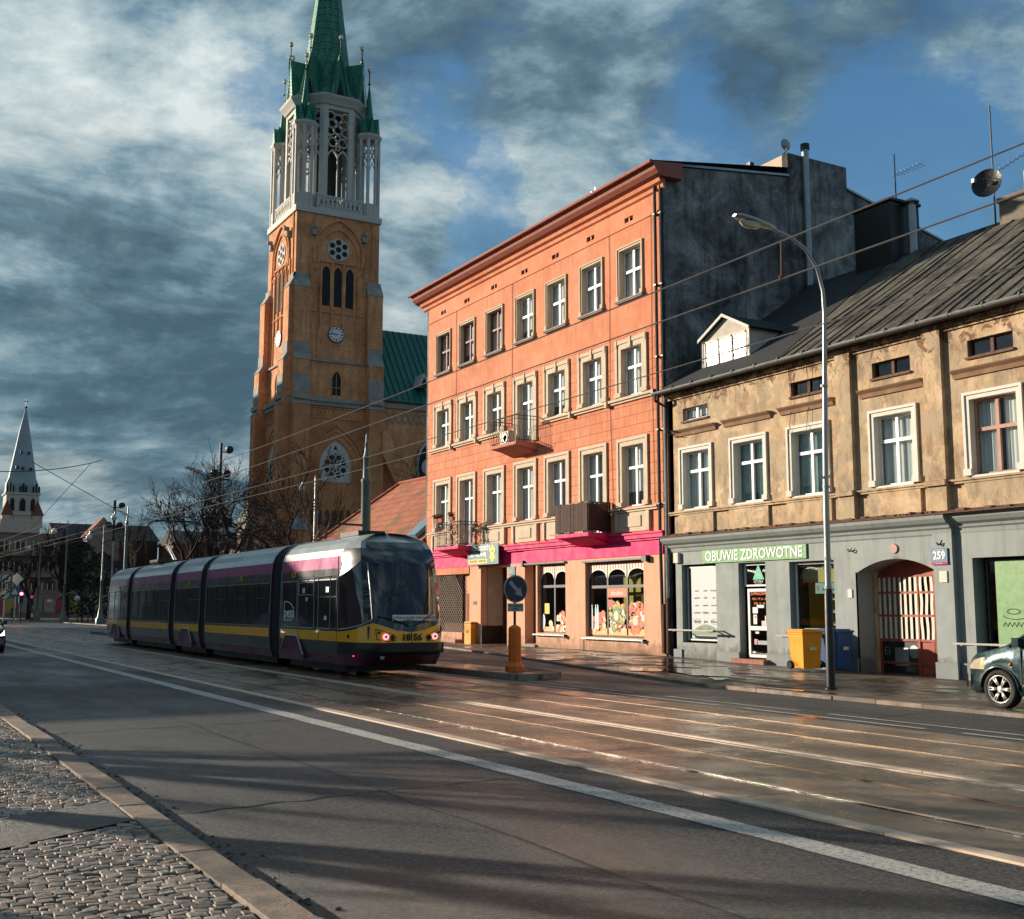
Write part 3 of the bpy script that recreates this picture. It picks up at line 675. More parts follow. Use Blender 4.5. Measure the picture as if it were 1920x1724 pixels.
# traffic island
isl = [(12.85, 22.45), (13.3, 22.3), (13.95, 22.6), (14.2, 23.5), (14.3, 30), (14.3, 75), (12.75, 75), (12.75, 25)]
mb = MB(); mb.prism(isl[::-1], 'z', -.05, .12); struct(mb.build('traffic_island', MPV))
mb = MB()
for (xa, ya), (xb, yb) in zip(isl, isl[1:] + isl[:1]):
    d = Vector((xb - xa, yb - ya, 0)); n_ = max(1, int(d.length)); 
    for i in range(n_):
        p = Vector((xa, ya, 0)) + d * (i / n_); q = Vector((xa, ya, 0)) + d * ((i + 1) / n_ - .012 / max(.1, d.length) ); nn = Vector((-d.y, d.x, 0)).normalized() * -.13
        mb.prism([(p.x, p.y), (q.x, q.y), (q.x + nn.x, q.y + nn.y), (p.x + nn.x, p.y + nn.y)], 'z', -.05, .135)
struct(mb.build('island_kerb', MKRB, fix=True))

# ------------------------------------------------------------------ window kits (local: origin at opening's bottom centre, outward = -x)
def win_kit(w, h, fm, transom=.62, dep=.22, curtain=True, seed=0, fw=.065, cols=2, frame_name='window'):
    """returns (frame mesh, pane mesh, curtain mesh)"""
    a = MB(); X1 = dep; X0 = dep - .06
    def bar(y0, y1, z0, z1, e=0): a.box(X0 - e, X1, y0, y1, z0, z1)
    bar(-w / 2, -w / 2 + fw, 0, h); bar(w / 2 - fw, w / 2, 0, h); bar(-w / 2 + fw, w / 2 - fw, 0, fw); bar(-w / 2 + fw, w / 2 - fw, h - fw, h)
    for i in range(1, cols):
        y = -w / 2 + w * i / cols; bar(y - .045, y + .045, fw, h - fw, .012)
    if transom:
        z = h * transom; bar(-w / 2 + fw, w / 2 - fw, z - .045, z + .045, .02)
        # thinner sash lines
        for s in (-1, 1):
            for i in range(cols):
                yc = -w / 2 + w * (i + (.0 if s < 0 else 1)) / cols
    p = MB(); p.face([(X1 - .02, -w / 2, 0), (X1 - .02, -w / 2, h), (X1 - .02, w / 2, h), (X1 - .02, w / 2, 0)])
    c = None
    if curtain:
        c = MB(); rr = random.Random(seed); n = 26; X = dep + .07
        open_ = rr.choice([.0, .0, .0, .12, .2]); pts = []
        def sheet(ya, yb, za, zb):
            for i in range(n):
                t0, t1 = i / n, (i + 1) / n
                f = lambda t: X + .03 * math.sin(t * 34 + seed) * (.6 + .4 * math.sin(t * 9))
                y0, y1 = ya + (yb - ya) * t0, ya + (yb - ya) * t1
                c.face([(f(t0), y0, za), (f(t0), y0, zb), (f(t1), y1, zb), (f(t1), y1, za)])
        if open_: sheet(-w / 2, -w * open_ / 2, 0, h); sheet(w * open_ / 2, w / 2, 0, h)
        else: sheet(-w / 2, w / 2, rr.choice([0, 0, h * .25]), h)
        c = c.mesh('curtain', rr.choice([MCU, MCU, MCUT, MCUW]) if seed >= 40 else MCU, smooth=True)
    return a.mesh(frame_name, fm), p.mesh('pane', MGL), c
def trim_mesh(w, h, t, mat, name='surround', key=False, step=True, dep=.2, sill=True, lin=True):
    a = MB(); e = .05
    def ring(b0, b1, o):
        a.box(-o, 0, -w / 2 - b1, -w / 2 - b0, 0, h + b1); a.box(-o, 0, w / 2 + b0, w / 2 + b1, 0, h + b1); a.box(-o, 0, -w / 2 - b0, w / 2 + b0, h + b0, h + b1)
    ring(.0, t * .6, .035)
    if step: ring(t * .6, t, .07)
    if lin:
        a.box(-.002, dep, -w / 2 - .02, -w / 2 + .004, 0, h); a.box(-.002, dep, w / 2 - .004, w / 2 + .02, 0, h); a.box(-.002, dep, -w / 2, w / 2, h - .004, h + .02)
    if key:
        a.box(-.10, 0, -.05, .05, h + .02, h + t + .05)
        for s in (-1, 1): a.box(-.09, 0, s * (w / 2 + t * .75) - .05, s * (w / 2 + t * .75) + .05, h + t * .3, h + t + .02)
    for s in (-1, 1): a.box(-.1, 0, s * (w / 2 + t / 2) - t / 2 - .02, s * (w / 2 + t / 2) + t / 2 + .02, 0, .16)
    return a.mesh(name, mat)
def sill_mesh(w, mat, o=.14):
    a = MB(); a.box(-o, .16, -w / 2, w / 2, -.06, -.005); a.box(-o + .03, 0, -w / 2 + .03, w / 2 - .03, -.1, -.06); return a.mesh('sill', mat)
def place_window(bld, kit, pos, trim=None, sill=None, name='window', label=None):
    wo = put(name, kit[0], bld, pos); sub('pane', kit[1], wo)
    if kit[2]: sub('curtain', kit[2], wo)
    if trim: sub('surround', trim, wo)
    if sill: sub('sill', sill, wo)
    if label: wo['label'] = label
    return wo

# ================================================================== orange tenement
OB = thing('tenement_house', 'four storey orange tenement with magenta band over the shops and three balconies', 'building', (26, 39.7, 0))
CY = [47.44, 45.03, 42.46, 39.84, 37.40, 34.88, 32.40]
OY0, OY1 = 30.62, 49.1
op = []
for i, y in enumerate(CY):
    op.append((y - .66, y + .66, 12.5, 14.34)); 
    op.append((y - .62, y + .62, 8.2 if i == 3 else 9.0, 10.72))
    op.append((y - .64, y + .64, 4.25 if i in (1, 5) else 5.08, 7.22))
    op.append((y - .26 + .07, y + .26 + .07, 15.31, 15.49))
mb = MB(); wall_grid(mb, XW, OY0, OY1, 4.12, 15.9, op); mb.box(XW, XW + .05, OY0, OY1, 15.9, 16.0); mb.build('wall', MO, OB)
# ground floor
gop = [(31.88, 35.50, .55, 3.22, .35), (36.86, 38.93, .62, 3.26, .35), (39.05, 39.92, .17, 3.28, .5), (41.37, 43.67, -.05, 3.3, 1.1), (44.72, 48.05, .50, 3.06, .3), (44.72, 45.42, -.0, .50, .3)]
mb = MB(); wall_grid(mb, XW, OY0, OY1, -.2, 3.36, gop, .35); mb.build('shop_wall', MPCH, OB)
mb = MB(); mb.fb(OY0, 39.9, 3.36, 3.86, -.1, .03); mb.fb(39.9, 41.2, 3.36, 3.86, -.1, -.02); mb.fb(41.2, OY1, 3.36, 3.86, -.1, .03)
mb.fb(OY0 - .03, OY1, 3.86, 3.93, -.1, .10); mb.fb(OY0 - .06, OY1, 3.93, 4.07, -.1, .17); mb.fb(OY0 - .08, OY1, 4.07, 4.13, -.1, .22)
mb.build('magenta_band', MPK, OB)
# plinth line and sign box of the peach wall
mb = MB(); mb.fb(30.64, 31.7, .0, .42, -.02, .02); mb.fb(35.62, 36.7, -.0, .42, -.02, .02); mb.build('plinth', MPCH, OB)
# apron zone under the first floor windows
mb = MB(); LEDGE = [(30.9, 33.75), (36.0, 43.85), (46.2, 48.9)]
for a, b in LEDGE:
    mb.fb(a, b, 4.96, 5.02, -.05, .16); mb.fb(a + .03, b - .03, 4.88, 4.96, -.05, .10)
mb.build('sill_ledge', MCRM, OB)
mb = MB()
for i, y in enumerate(CY):
    if i in (1, 5): continue
    mb.fb(y - .82, y + .82, 4.2, 4.87, -.05, .05); mb.fb(y - .5, y + .5, 4.36, 4.74, -.05, .085)
    for s in (-1, 1): mb.fb(y + s * .92 - .09, y + s * .92 + .09, 4.2, 4.87, -.05, .11)
mb.build('apron_panel', MCRM, OB)
mb = MB()
for a, b in ((30.95, 33.7), (33.75, 36.15), (36.2, 38.5), (41.3, 43.8), (43.9, 46.3), (46.35, 48.8)):
    mb.fb(a, b, 8.86, 8.95, -.05, .15); mb.fb(a + .05, b - .05, 8.78, 8.86, -.05, .08)
    mb.fb(a, a + .12, 8.72, 8.95, -.05, .19)
mb.build('storey_ledge', MCRM, OB)
mb = MB(); mb.fb(OY0, OY1, 15.13, 15.19, -.05, .035); mb.build('frieze_line', MO, OB)
mb = MB()
for y in CY: mb.box(XW + .18, XW + .2, y - .19, y + .33, 15.31, 15.49); mb.box(XW + .02, XW + .05, y + .05, y + .08, 15.31, 15.49)
mb.build('vent', MBLK, OB)
# cornice: stepped profile swept along the facade, returned at both ends
prof = [(0, 15.85), (.08, 15.9), (.10, 16.02), (.22, 16.08), (.26, 16.2), (.42, 16.27), (.55, 16.40), (.60, 16.52), (.66, 16.60), (.66, 16.64), (-.6, 16.78), (-.6, 16.2)]
mb = MB(); mb.prism([(XW - o, z) for o, z in prof[4:]] , 'y', 30.1, 49.85); mb.build('cornice', MBRN, OB, fix=True)
mb = MB(); mb.prism([(XW - o, z) for o, z in prof[:5]] + [(XW, 16.2)], 'y', 30.3, 49.6); mb.build('cornice_moulding', MO, OB, fix=True)
mb = MB()
mb.face([(22.5, 30.1, 16.66), (22.5, 49.9, 16.66), (30.3, 49.9, 18.0), (30.3, 30.5, 18.0)][::-1])
mb.face([(30.3, 30.5, 18.0), (30.3, 49.9, 18.0), (38, 49.9, 15.9), (38, 30.5, 15.9)][::-1])
mb.build('roof', MTAR, OB)
mb = MB(); mb.tube([(22.47, 30.1, 16.62), (22.47, 49.9, 16.62)], .07, 8); mb.build('gutter', MBRN, OB)
# gable wall facing the camera
gp = [(23.22, -.2), (38.2, -.2), (38.2, 16.0), (33.8, 17.02), (32.0, 17.42), (32.0, 18.35), (29.0, 18.35), (29.0, 17.4), (23.4, 16.72), (23.22, 16.6)]
mb = MB(); mb.prism(gp, 'y', 30.45, 30.75); mb.build('gable_wall', MGB, OB, fix=True)
mb = MB(); mb.prism([(23.3, 16.74), (29.0, 17.42), (29.0, 17.50), (23.3, 16.82)], 'y', 30.38, 30.85); mb.prism([(32, 17.44), (38.3, 16.0), (38.3, 16.08), (32, 17.52)], 'y', 30.38, 30.85); mb.build('parapet_flashing', MZN, OB)
mb = MB(); mb.box(29.0, 29.9, 30.75, 33.0, 17, 18.35); mb.build('chimney', MCRM, OB)
mb = MB(); mb.box(23.22, 38.2, 49.05, 49.3, -.2, 16.3); mb.box(37.9, 38.2, 30.75, 49.1, -.2, 16.0); mb.build('rear_wall', MGB, OB)
mb = MB(); mb.tube([(29.75, 30.3, 13.3), (29.75, 30.3, 18.6)], .13, 10)
for z in (14, 15.2, 16.4, 17.6): mb.lathe((29.75, 30.3, z), [(.145, 0), (.145, .06)], 10); mb.box(29.7, 29.8, 30.3, 30.46, z, z + .05)
mb.build('flue_pipe', MZN, OB, smooth=True)
mb = MB(); mb.lathe((29.75, 30.3, 18.55), [(.17, 0), (.17, .22), (.1, .24)], 10); mb.tube([(29.75, 30.3, 13.3), (29.75, 30.3, 12.6)], .2, 8); mb.build('flue_cap', MBLK, OB)
mb = MB()
for y, x in ((30.75, 23.08), (30.5, 23.14)):
    mb.tube([(x, y, 16.2), (x, y, 8.2), (x, y, 4.2), (x + (.06 if x < 23.1 else 0), y, .1)], .055, 8)
    for z in (15, 12.5, 10, 7.5, 5): mb.box(x - .07, x + .12, y - .07, y + .07, z, z + .05)
mb.build('drainpipe', MBLK, OB)
mb = MB(); mb.tube([(23.1, 30.42, 8.6), (23.1, 30.42, 1.9)], .05, 8)
mb.build('zinc_downpipe', MZN, OB)
mb = MB(); mb.tube([(23.1, 30.42, 1.9), (23.1, 30.42, .1)], .065, 8); mb.tube([(23.08, 30.62, 1.7), (23.08, 30.62, .1)], .065, 8); mb.build('pipe_foot', MRST, OB)
mb = MB()
for k, y in enumerate((31.15, 33.7, 40.9, 46.1)):   # lightning conductor and cables
    mb.tube([(XW - .02, y, 15.2), (XW - .02, y - .03, 15.0 - k), (XW - .015, y + .05, 9.0), (XW - .02, y - .1 * (k % 2), 5.1 if k < 2 else 9.5)], .009, 4)
mb.build('wall_cable', MBLK, OB)
# dark room boxes behind the windows, one per storey
mb = MB()
for z0, z1 in ((12.2, 14.9), (8.0, 11.3), (4.2, 7.8), (0, 3.4)):
    X1 = XW + (1.6 if z0 > 1 else 2.2)
    mb.face([(X1, OY0, z0), (X1, OY0, z1), (X1, OY1, z1), (X1, OY1, z0)]); mb.face([(XW + .3, OY0, z0), (X1, OY0, z0), (X1, OY1, z0), (XW + .3, OY1, z0)]); mb.face([(XW + .3, OY0, z1), (X1, OY0, z1), (X1, OY1, z1), (XW + .3, OY1, z1)])
mb.build('room_interior', MINT, OB)
kits3 = [win_kit(1.32, 1.84, MBF if i < 3 else MWF, .56, seed=i) for i in range(7)]
kits2 = [win_kit(1.24, 1.72, MWF, .6, seed=10 + i) for i in range(7)]
kits1 = [win_kit(1.28, 2.14, MWF, .64, seed=20 + i) for i in range(7)]
door2 = win_kit(1.24, 2.5, MWF, .68, seed=4, frame_name='balcony_door'); door1 = win_kit(1.28, 2.96, MWF, .72, seed=5, frame_name='balcony_door')
t3 = trim_mesh(1.32, 1.84, .12, MCRM); t2 = trim_mesh(1.24, 1.72, .33, MCRM, key=True); t1 = trim_mesh(1.28, 2.14, .28, MCRM)
t2d = trim_mesh(1.24, 2.5, .33, MCRM, key=True); t1d = trim_mesh(1.28, 2.96, .28, MCRM); s3 = sill_mesh(1.66, MGST); s2 = sill_mesh(1.5, MGST, .1)
for i, y in enumerate(CY):
    place_window(OB, kits3[i], (XW, y, 12.5), t3, s3, label='brown framed top floor window' if i < 3 else None)
    if i == 3: place_window(OB, door2, (XW, y, 8.2), t2d, None, 'balcony_door')
    else: place_window(OB, kits2[i], (XW, y, 9.0), t2, None)
    if i in (1, 5): place_window(OB, door1, (XW, y, 4.26), t1d, None, 'balcony_door')
    else: place_window(OB, kits1[i], (XW, y, 5.08), t1, None)
# balconies
def slab(yc, z, hw, mat, name='balcony_slab'):
    a = MB(); a.prism([(XW, z - .28), (XW, z), (XW - 1.0, z), (XW - 1.0, z - .12)], 'y', yc - hw, yc + hw)
    a.prism([(XW, z - .42), (XW, z - .28), (XW - .75, z - .17)], 'y', yc - hw + .15, yc + hw - .15); return a.build(name, mat, OB, fix=True)
def railing(par, yc, z, hw, h, n, mat, bulge=0):
    a = MB(); X0 = XW - .96
    pts = [(XW - .02, yc - hw), (X0, yc - hw), (X0, yc + hw), (XW - .02, yc + hw)]
    for zz_ in (z + h, z + .08): a.tube([(p[0] - (bulge * .0), p[1], zz_) for p in pts], .018, 5)
    a.tube([(p[0], p[1], z + h - .14) for p in pts], .011, 4)
    def bar(x, y):
        if bulge: a.tube([(x, y, z), (x - bulge * (1 if x < XW - .9 else 0), y + (bulge if y > yc + hw - .05 else -bulge if y < yc - hw + .05 else 0), z + h * .3), (x, y, z + h * .6), (x, y, z + h)], .009, 4)
        else: a.cyl((x, y, z), (x, y, z + h), .009, n=4)
    for i in range(n + 1): bar(X0, yc - hw + 2 * hw * i / n)
    for i in range(1, n // 2):
        for s in (-1, 1): bar(X0 + .94 * i / (n // 2), yc + s * hw)
    return a.build('railing', mat, par)
b3 = slab(39.95, 8.12, 1.05, M('balcony_plaster', (.52, .19, .14), .8)); railing(OB, 39.95, 8.12, 1.03, 1.05, 15, MRST, .08)
b1 = slab(45.03, 4.22, 1.15, MPK); railing(OB, 45.03, 4.22, 1.13, 1.05, 18, MBLK)
b2 = slab(34.88, 4.22, 1.12, MPK)
railing(OB, 34.88, 4.22, 1.10, 1.08, 12, MBLK)
mb = MB(); rnd = random.Random(8)     # rough vertical boards tied to the right balcony's rail
for i in range(22):
    y = 33.80 + i * .0985; h = 1.06 + rnd.uniform(-.04, .05); mb.box(XW - 1.0 - rnd.uniform(0, .015), XW - .975, y, y + .088, 4.28, 4.24 + h)
for i in range(9):
    x = XW - .96 + i * .104; mb.box(x, x + .09, 33.745, 33.77, 4.3, 4.24 + 1.03 + rnd.uniform(-.05, .03))
mb.build('balcony_boards', MBRD, OB)
mb = MB(); rnd = random.Random(18)    # ivy screen woven through the left balcony rail
for i in range(260):
    if rnd.random() < .7: p = (XW - .99 + rnd.uniform(-.03, .03), rnd.uniform(43.95, 44.95) if rnd.random() < .6 else rnd.uniform(44.95, 46.1))
    else: p = (XW - rnd.uniform(.1, .95), 43.89 + rnd.uniform(-.03, .03))
    z = rnd.uniform(4.25, 5.25); s_ = rnd.uniform(.03, .06); a_ = rnd.uniform(0, 3)
    mb.cur = rnd.choice([(.02, .03, .015), (.05, .06, .02), (.35, .33, .2), (.02, .02, .02)])
    mb.face([(p[0] + s_ * math.cos(a_) * .4, p[1] + s_ * math.cos(a_), z), (p[0], p[1] + s_ * .3, z + s_), (p[0] - s_ * .3, p[1] - s_ * math.cos(a_), z), (p[0], p[1], z - s_)])
mb.build('climbing_plants', MVC, OB)
# entrance passage, door, shop windows as parts
mb = MB(); mb.box(XW + .3, XW + 1.1, 43.6, 43.66, .7, 3.28); mb.build('passage_side_panel', M('grey_panel', (.42, .39, .34), .7), OB)
mb = MB(); mb.box(XW - .005, XW + 1.1, 43.58, 43.68, -.05, .82); mb.build('dark_tile_dado', MBLK, OB)
g = MB(); X = XW + 1.05
for i in range(15): g.box(X - .02, X + .01, 41.42 + i * .15, 41.47 + i * .15, .1, 3.2)
for z in (.06, 1.1, 1.9, 3.2): g.box(X - .03, X + .02, 41.37, 43.6, z, z + .07)
for i in range(4): g.box(X - .025, X + .0, 41.6 + i * .5, 41.66 + i * .5, 1.2, 1.9)
gt = g.build('iron_gate', MRST, OB); mb = MB(); mb.face([(XW + 1.12, 41.37, 0), (XW + 1.12, 41.37, 3.3), (XW + 1.12, 43.67, 3.3), (XW + 1.12, 43.67, 0)]); mb.build('dark_passage', MDK, gt)
MFR = M('dark_shop_frame', (.06, .065, .065), .45)
def shopframe(y0, y1, z0, z1, n, X, par, mat, zt=None, name='shop_window', gl=MSG, fw=.06, interior=None):
    a = MB(); a.box(X - .05, X, y0, y0 + fw, z0, z1); a.box(X - .05, X, y1 - fw, y1, z0, z1); a.box(X - .05, X, y0 + fw, y1 - fw, z0, z0 + fw); a.box(X - .05, X, y0 + fw, y1 - fw, z1 - fw, z1)
    for i in range(1, n):
        y = y0 + (y1 - y0) * i / n; a.box(X - .055, X, y - .045, y + .045, z0 + fw, z1 - fw)
    if zt: a.box(X - .06, X, y0 + fw, y1 - fw, zt - .05, zt + .05)
    o = a.build(name, mat, par); p = MB(); p.face([(X - .02, y0, z0), (X - .02, y0, z1), (X - .02, y1, z1), (X - .02, y1, z0)]); p.build('pane', gl, o)
    return o
def vx(mb, y, z, X, c): pass
def blob(mb, X, y, z, ry, rz, c, n=12, ang=0, layer=0):
    mb.cur = c; mb.face([(X - layer * .0012, y + ry * math.cos(t) * math.cos(ang) - rz * math.sin(t) * math.sin(ang), z + ry * math.cos(t) * math.sin(ang) + rz * math.sin(t) * math.cos(ang)) for t in [-2 * math.pi * k / n for k in range(n)]])
def valance(mb, X, y0, y1, z0, z1, arch):
    n = 13; w_ = (y1 - y0) / n
    for i in range(n):
        mb.cur = (.72, .11, .07) if i % 2 else (.85, .74, .62)
        a, b = y0 + i * w_, y0 + (i + 1) * w_; f = lambda y: z0 + arch * math.sqrt(max(0, 1 - ((y - (y0 + y1) / 2) / ((y1 - y0) / 2)) ** 2))
        mb.face([(X, a, f(a)), (X, a, z1), (X, b, z1), (X, b, f(b))])
    m = 14; mb.cur = (.9, .80, .68)
    for i in range(m):
        a, b = y0 + (y1 - y0) * i / m, y0 + (y1 - y0) * (i + 1) / m
        mb.face([(X - .002, a, f(a) - .0), (X - .002, a, f(a) + .045), (X - .002, b, f(b) + .045), (X - .002, b, f(b))])
sw3 = shopframe(31.88, 35.50, .57, 3.2, 3, XW + .22, OB, MFR, 2.33)
sw2 = shopframe(36.86, 38.93, .62, 3.24, 2, XW + .22, OB, MFR, 2.40)
X = XW + .165
mb = MB(); PW = (35.5 - 31.88) / 3
for i in range(3): valance(mb, X, 31.88 + PW * i + .05, 31.88 + PW * (i + 1) - .05, 2.62, 3.16, .32)
for i in range(2): valance(mb, X, 36.86 + 1.035 * i + .05, 36.86 + 1.035 * (i + 1) - .05, 2.66, 3.2, .3)
mb.build('striped_valance', MVC, sw3)
mb = MB(); rnd = random.Random(21); mb.cur = (.85, .42, .12)
mb.face([(X, 31.95, .62), (X, 31.95, .86), (X, 35.44, .86), (X, 35.44, .62)]); mb.face([(X, 36.93, .68), (X, 36.93, .9), (X, 38.86, .84), (X, 38.86, .68)])
warm = [(.6, .04, .02), (.7, .13, .02), (.75, .36, .04), (.7, .5, .28), (.08, .2, .03), (.3, .02, .08), (.7, .62, .5), (.55, .06, .04), (.16, .3, .05)]
lay = 0
def heap(ya, yb, f, n, cols, r0=.05, r1=.16):
    global lay
    for i in range(n):
        y = rnd.uniform(ya, yb); z = rnd.uniform(.78, max(.8, f(y))); lay = (lay + 1) % 9
        a_ = rnd.uniform(0, 3); r = rnd.uniform(r0, r1); r2 = r * rnd.uniform(.45, 1); c = rnd.choice(cols)
        if y - r < ya or y + r > yb: continue
        blob(mb, X, y, z, r, r2, c, 12, a_, 1 + lay); blob(mb, X, y + r * .12, z + r * .15, r * .55, r2 * .5, mul(c, 1.35), 10, a_, 1.3 + lay)
heap(34.38, 35.42, lambda y: 1.45 - (y - 34.4) * .3, 110, warm); heap(33.14, 34.26, lambda y: 1.75, 150, [warm[4], warm[8], warm[2], warm[6], warm[0], warm[5], warm[3]])
heap(31.96, 33.02, lambda y: 1.7, 150, [warm[0], warm[1], warm[7], warm[3], warm[1], warm[6]]); heap(36.94, 37.82, lambda y: 1.35, 70, [warm[6], warm[3], (.9, .7, .55), warm[1]]); heap(37.9, 38.4, lambda y: 1.0, 8, [warm[3], warm[6]])
blob(mb, X, 33.75, 1.35, .24, .3, (.12, .24, .04), 16, 0, 12); blob(mb, X, 33.75, 1.3, .13, .17, (.8, .75, .55), 14, 0, 13); blob(mb, X, 32.6, 1.12, .17, .16, (.85, .55, .35), 12, 0, 12)
for y in (35.3, 35.05, 34.92): 
    mb.cur = (.55, .72, .75); mb.face([(X - .014, y - .05, .8), (X - .014, y - .05, 1.5), (X - .014, y - .02, 1.7), (X - .014, y + .02, 1.7), (X - .014, y + .05, 1.5), (X - .014, y + .05, .8)])
blob(mb, X, 38.72, 1.05, .13, .3, (.5, .6, .68), 14, 0, 12)
mb.cur = (.75, .52, .05); mb.face([(X - .001, 38.3, 1.35), (X - .001, 38.3, 1.75), (X - .001, 38.65, 1.75), (X - .001, 38.65, 1.35)])
mb.cur = (.82, .13, .02); mb.face([(X - .002, 33.12, 1.95), (X - .002, 33.12, 2.27), (X - .002, 34.28, 2.27), (X - .002, 34.28, 1.95)])
mb.cur = (.7, .04, .04); mb.face([(X - .016, 33.95, 1.6), (X - .016, 33.95, 1.86), (X - .016, 34.25, 1.86), (X - .016, 34.25, 1.6)])
mb.build('window_stickers', MVC, sw3)
mb = MB(); mb.text('abcaleti', .25, (X - .004, 33.7, 2.1), (0, -1, 0), (0, 0, 1), .001); mb.build('shop_logo', MWF, sw3)
mb = MB(); mb.box(XW + .8, XW + .82, 33.15, 34.2, .6, 3.1); mb.build('yellow_backboard', M('yellow_board', (.62, .5, .12), .8), sw3)
mb = MB()
for a, b, z in ((31.8, 35.62, .52), (36.78, 39.1, .58)): mb.fb(a, b, z - .06, z, -.2, .14); mb.fb(a, a + .03, z - .14, z, -.05, .15)
mb.build('shop_sill', MZN, OB)
mb = MB(); mb.fb(31.75, 35.6, 3.22, 3.28, -.05, .1); mb.fb(36.8, 39.98, 3.27, 3.33, -.05, .1); mb.build('shutter_rail', MFR, OB)
mb = MB(); mb.fb(31.5, 31.75, 3.15, 3.34, -.02, .18); mb.fb(39.86, 39.98, 3.2, 3.45, -.02, .14); mb.build('shutter_box', MBLK, OB)
dr = shopframe(39.08, 39.9, .2, 3.26, 1, XW + .45, OB, MFR, 2.5, 'shop_door', fw=.09)
mb = MB(); mb.box(XW + .395, XW + .44, 39.17, 39.81, .95, 1.05); mb.box(XW + .34, XW + .37, 39.7, 39.73, 1.0, 1.5); mb.build('door_rail', MFR, dr)
mb = MB(); mb.cur = (.75, .8, .78)
for k in range(4): mb.face([(XW + .40, 39.45, 1.5 + k * .17), (XW + .40, 39.45, 1.62 + k * .17), (XW + .40, 39.7, 1.62 + k * .17), (XW + .40, 39.7, 1.5 + k * .17)])
blob(mb, XW + .40, 39.6, 1.28, .1, .18, (.6, .68, .72)); mb.build('door_stickers', MVC, dr)
mb = MB(); mb.box(XW - .1, XW + .45, 39.0, 40.0, -.02, .15); mb.build('door_step', MGST, OB)
# grille window on the left with lattice, door beside it
gw = shopframe(45.45, 48.05, .5, 3.06, 1, XW + .25, OB, MFR, None, 'grilled_shop_window'); mb = MB()
for i in range(-14, 15):
    for s in (1, -1):
        ya, yb = 46.75 + i * .21, 46.75 + i * .21 + s * 2.5; za, zb = .55, 3.02
        # clip the slanted bar to the opening
        pts = []
        for t in (0, 1):
            pts.append([ya + (yb - ya) * t, za + (zb - za) * t])
        lo, hi = 45.5, 48.0; (y0_, z0_), (y1_, z1_) = pts; t0, t1 = 0, 1; dy_ = y1_ - y0_
        ta, tb = sorted(((lo - y0_) / dy_, (hi - y0_) / dy_)); t0, t1 = max(t0, ta), min(t1, tb)
        if t1 - t0 > .03: mb.cyl((XW + .06, y0_ + dy_ * t0, z0_ + (z1_ - z0_) * t0), (XW + .06, y0_ + dy_ * t1, z0_ + (z1_ - z0_) * t1), .017, n=4, caps=False)
mb.build('lattice_grille', M('pale_grille_paint', (.75, .62, .48), .6), gw)
mb = MB(); mb.box(XW + .28, XW + 1.2, 45.5, 48.0, .5, .9)
mb.build('shop_shelf', MBRN, gw)
mb = MB(); rnd = random.Random(4)
for i in range(26):
    mb.cur = rnd.choice([(.8, .5, .03), (.7, .03, .1), (.75, .6, .1), (.5, .05, .05)]); mb.ball((XW + .5, 45.75 + rnd.gauss(0, .12), 1.0 + rnd.uniform(0, .4)), .06, 6)
for i in range(14):
    mb.cur = rnd.choice([(.8, .05, .2), (.8, .5, .03)]); mb.ball((XW + .35, 45.62 + rnd.gauss(0, .07), 1.9 + rnd.uniform(0, .5)), .06, 6)
tag(mb.build('flower_display', MVC), 'yellow and red flowers behind the lattice grille of the leather shop', 'flowers')
mb = MB(); mb.box(XW + .2, XW + .26, 44.74, 45.42, .12, 3.04); ld = mb.build('wooden_door', MORG, OB)
mb = MB(); mb.box(XW + .185, XW + .2, 44.86, 45.3, .95, 2.2); mb.build('pane', MGL, ld)
mb = MB(); mb.fb(44.72, 48.07, 3.06, 3.35, -.1, .03); mb.build('shutter_case', MO, OB)
mb = MB(); mb.fb(45.5, 46.4, .0, .2, -.02, .3); mb.build('stone_step', MPCH, OB)
# things hung on or standing at the orange house
mb = MB(); mb.fb(41.5, 44.25, 3.38, 4.25, .30, .34)
sg = tag(mb.build('shop_sign', M('teal_sign_board', (.055, .20, .22), .5)), 'teal signboard SZYCIE ODZIEŻY SKÓRZANEJ with a yellow hide shape', 'sign')
mb = MB(); Xs = XW - .343
for s_, z, h_ in (('SZYCIE ODZIEŻY', 4.06, .235), ('SKÓRZANEJ', 3.80, .22)): mb.text(s_, h_, (Xs, 43.25, z), (0, -1, 0), (0, 0, 1), .003, sx=1.2, bold=.01)
mb.build('lettering', MWF, sg)
mb = MB(); mb.box(Xs - .003, Xs, 42.45, 44.15, 3.44, 3.62)
hp = [(0, .38), (.1, .3), (.13, .2), (.26, .26), (.22, .1), (.16, 0), (.2, -.12), (.3, -.2), (.14, -.2), (.08, -.3), (0, -.38)]
hp = hp + [(-a, b) for a, b in hp[::-1][1:-1]]
mb.prism([(42.0 + a, 3.82 + b) for a, b in hp], 'x', Xs - .004, Xs); mb.build('yellow_hide', M('sign_yellow', (.82, .58, .07), .5), sg)
mb = MB(); mb.text('PRZERÓBKI - NAPRAWA', .13, (Xs - .004, 43.3, 3.53), (0, -1, 0), (0, 0, 1), .002, sx=1.05); mb.text('II II', .12, (Xs - .005, 42.0, 3.93), (0, -1, 0), (0, 0, 1), .002); mb.build('small_lettering', MBLK, sg)
def wall_box(name, y0, y1, z0, z1, o, mat, label, cat, bev=.01, extra=None):
    a = MB(); a.fb(y0, y1, z0, z1, .002, o); b = a.build(name, mat, bevel=bev); tag(b, label, cat)
    if extra: extra(b)
    return b
MSB = M('street_sign_blue', (.03, .13, .24), .4)
def n261(b): a = MB(); a.text('261', .2, (XW - .033, 40.93, 3.06), (0, -1, 0), (0, 0, 1), .002); a.build('number', MWF, b)
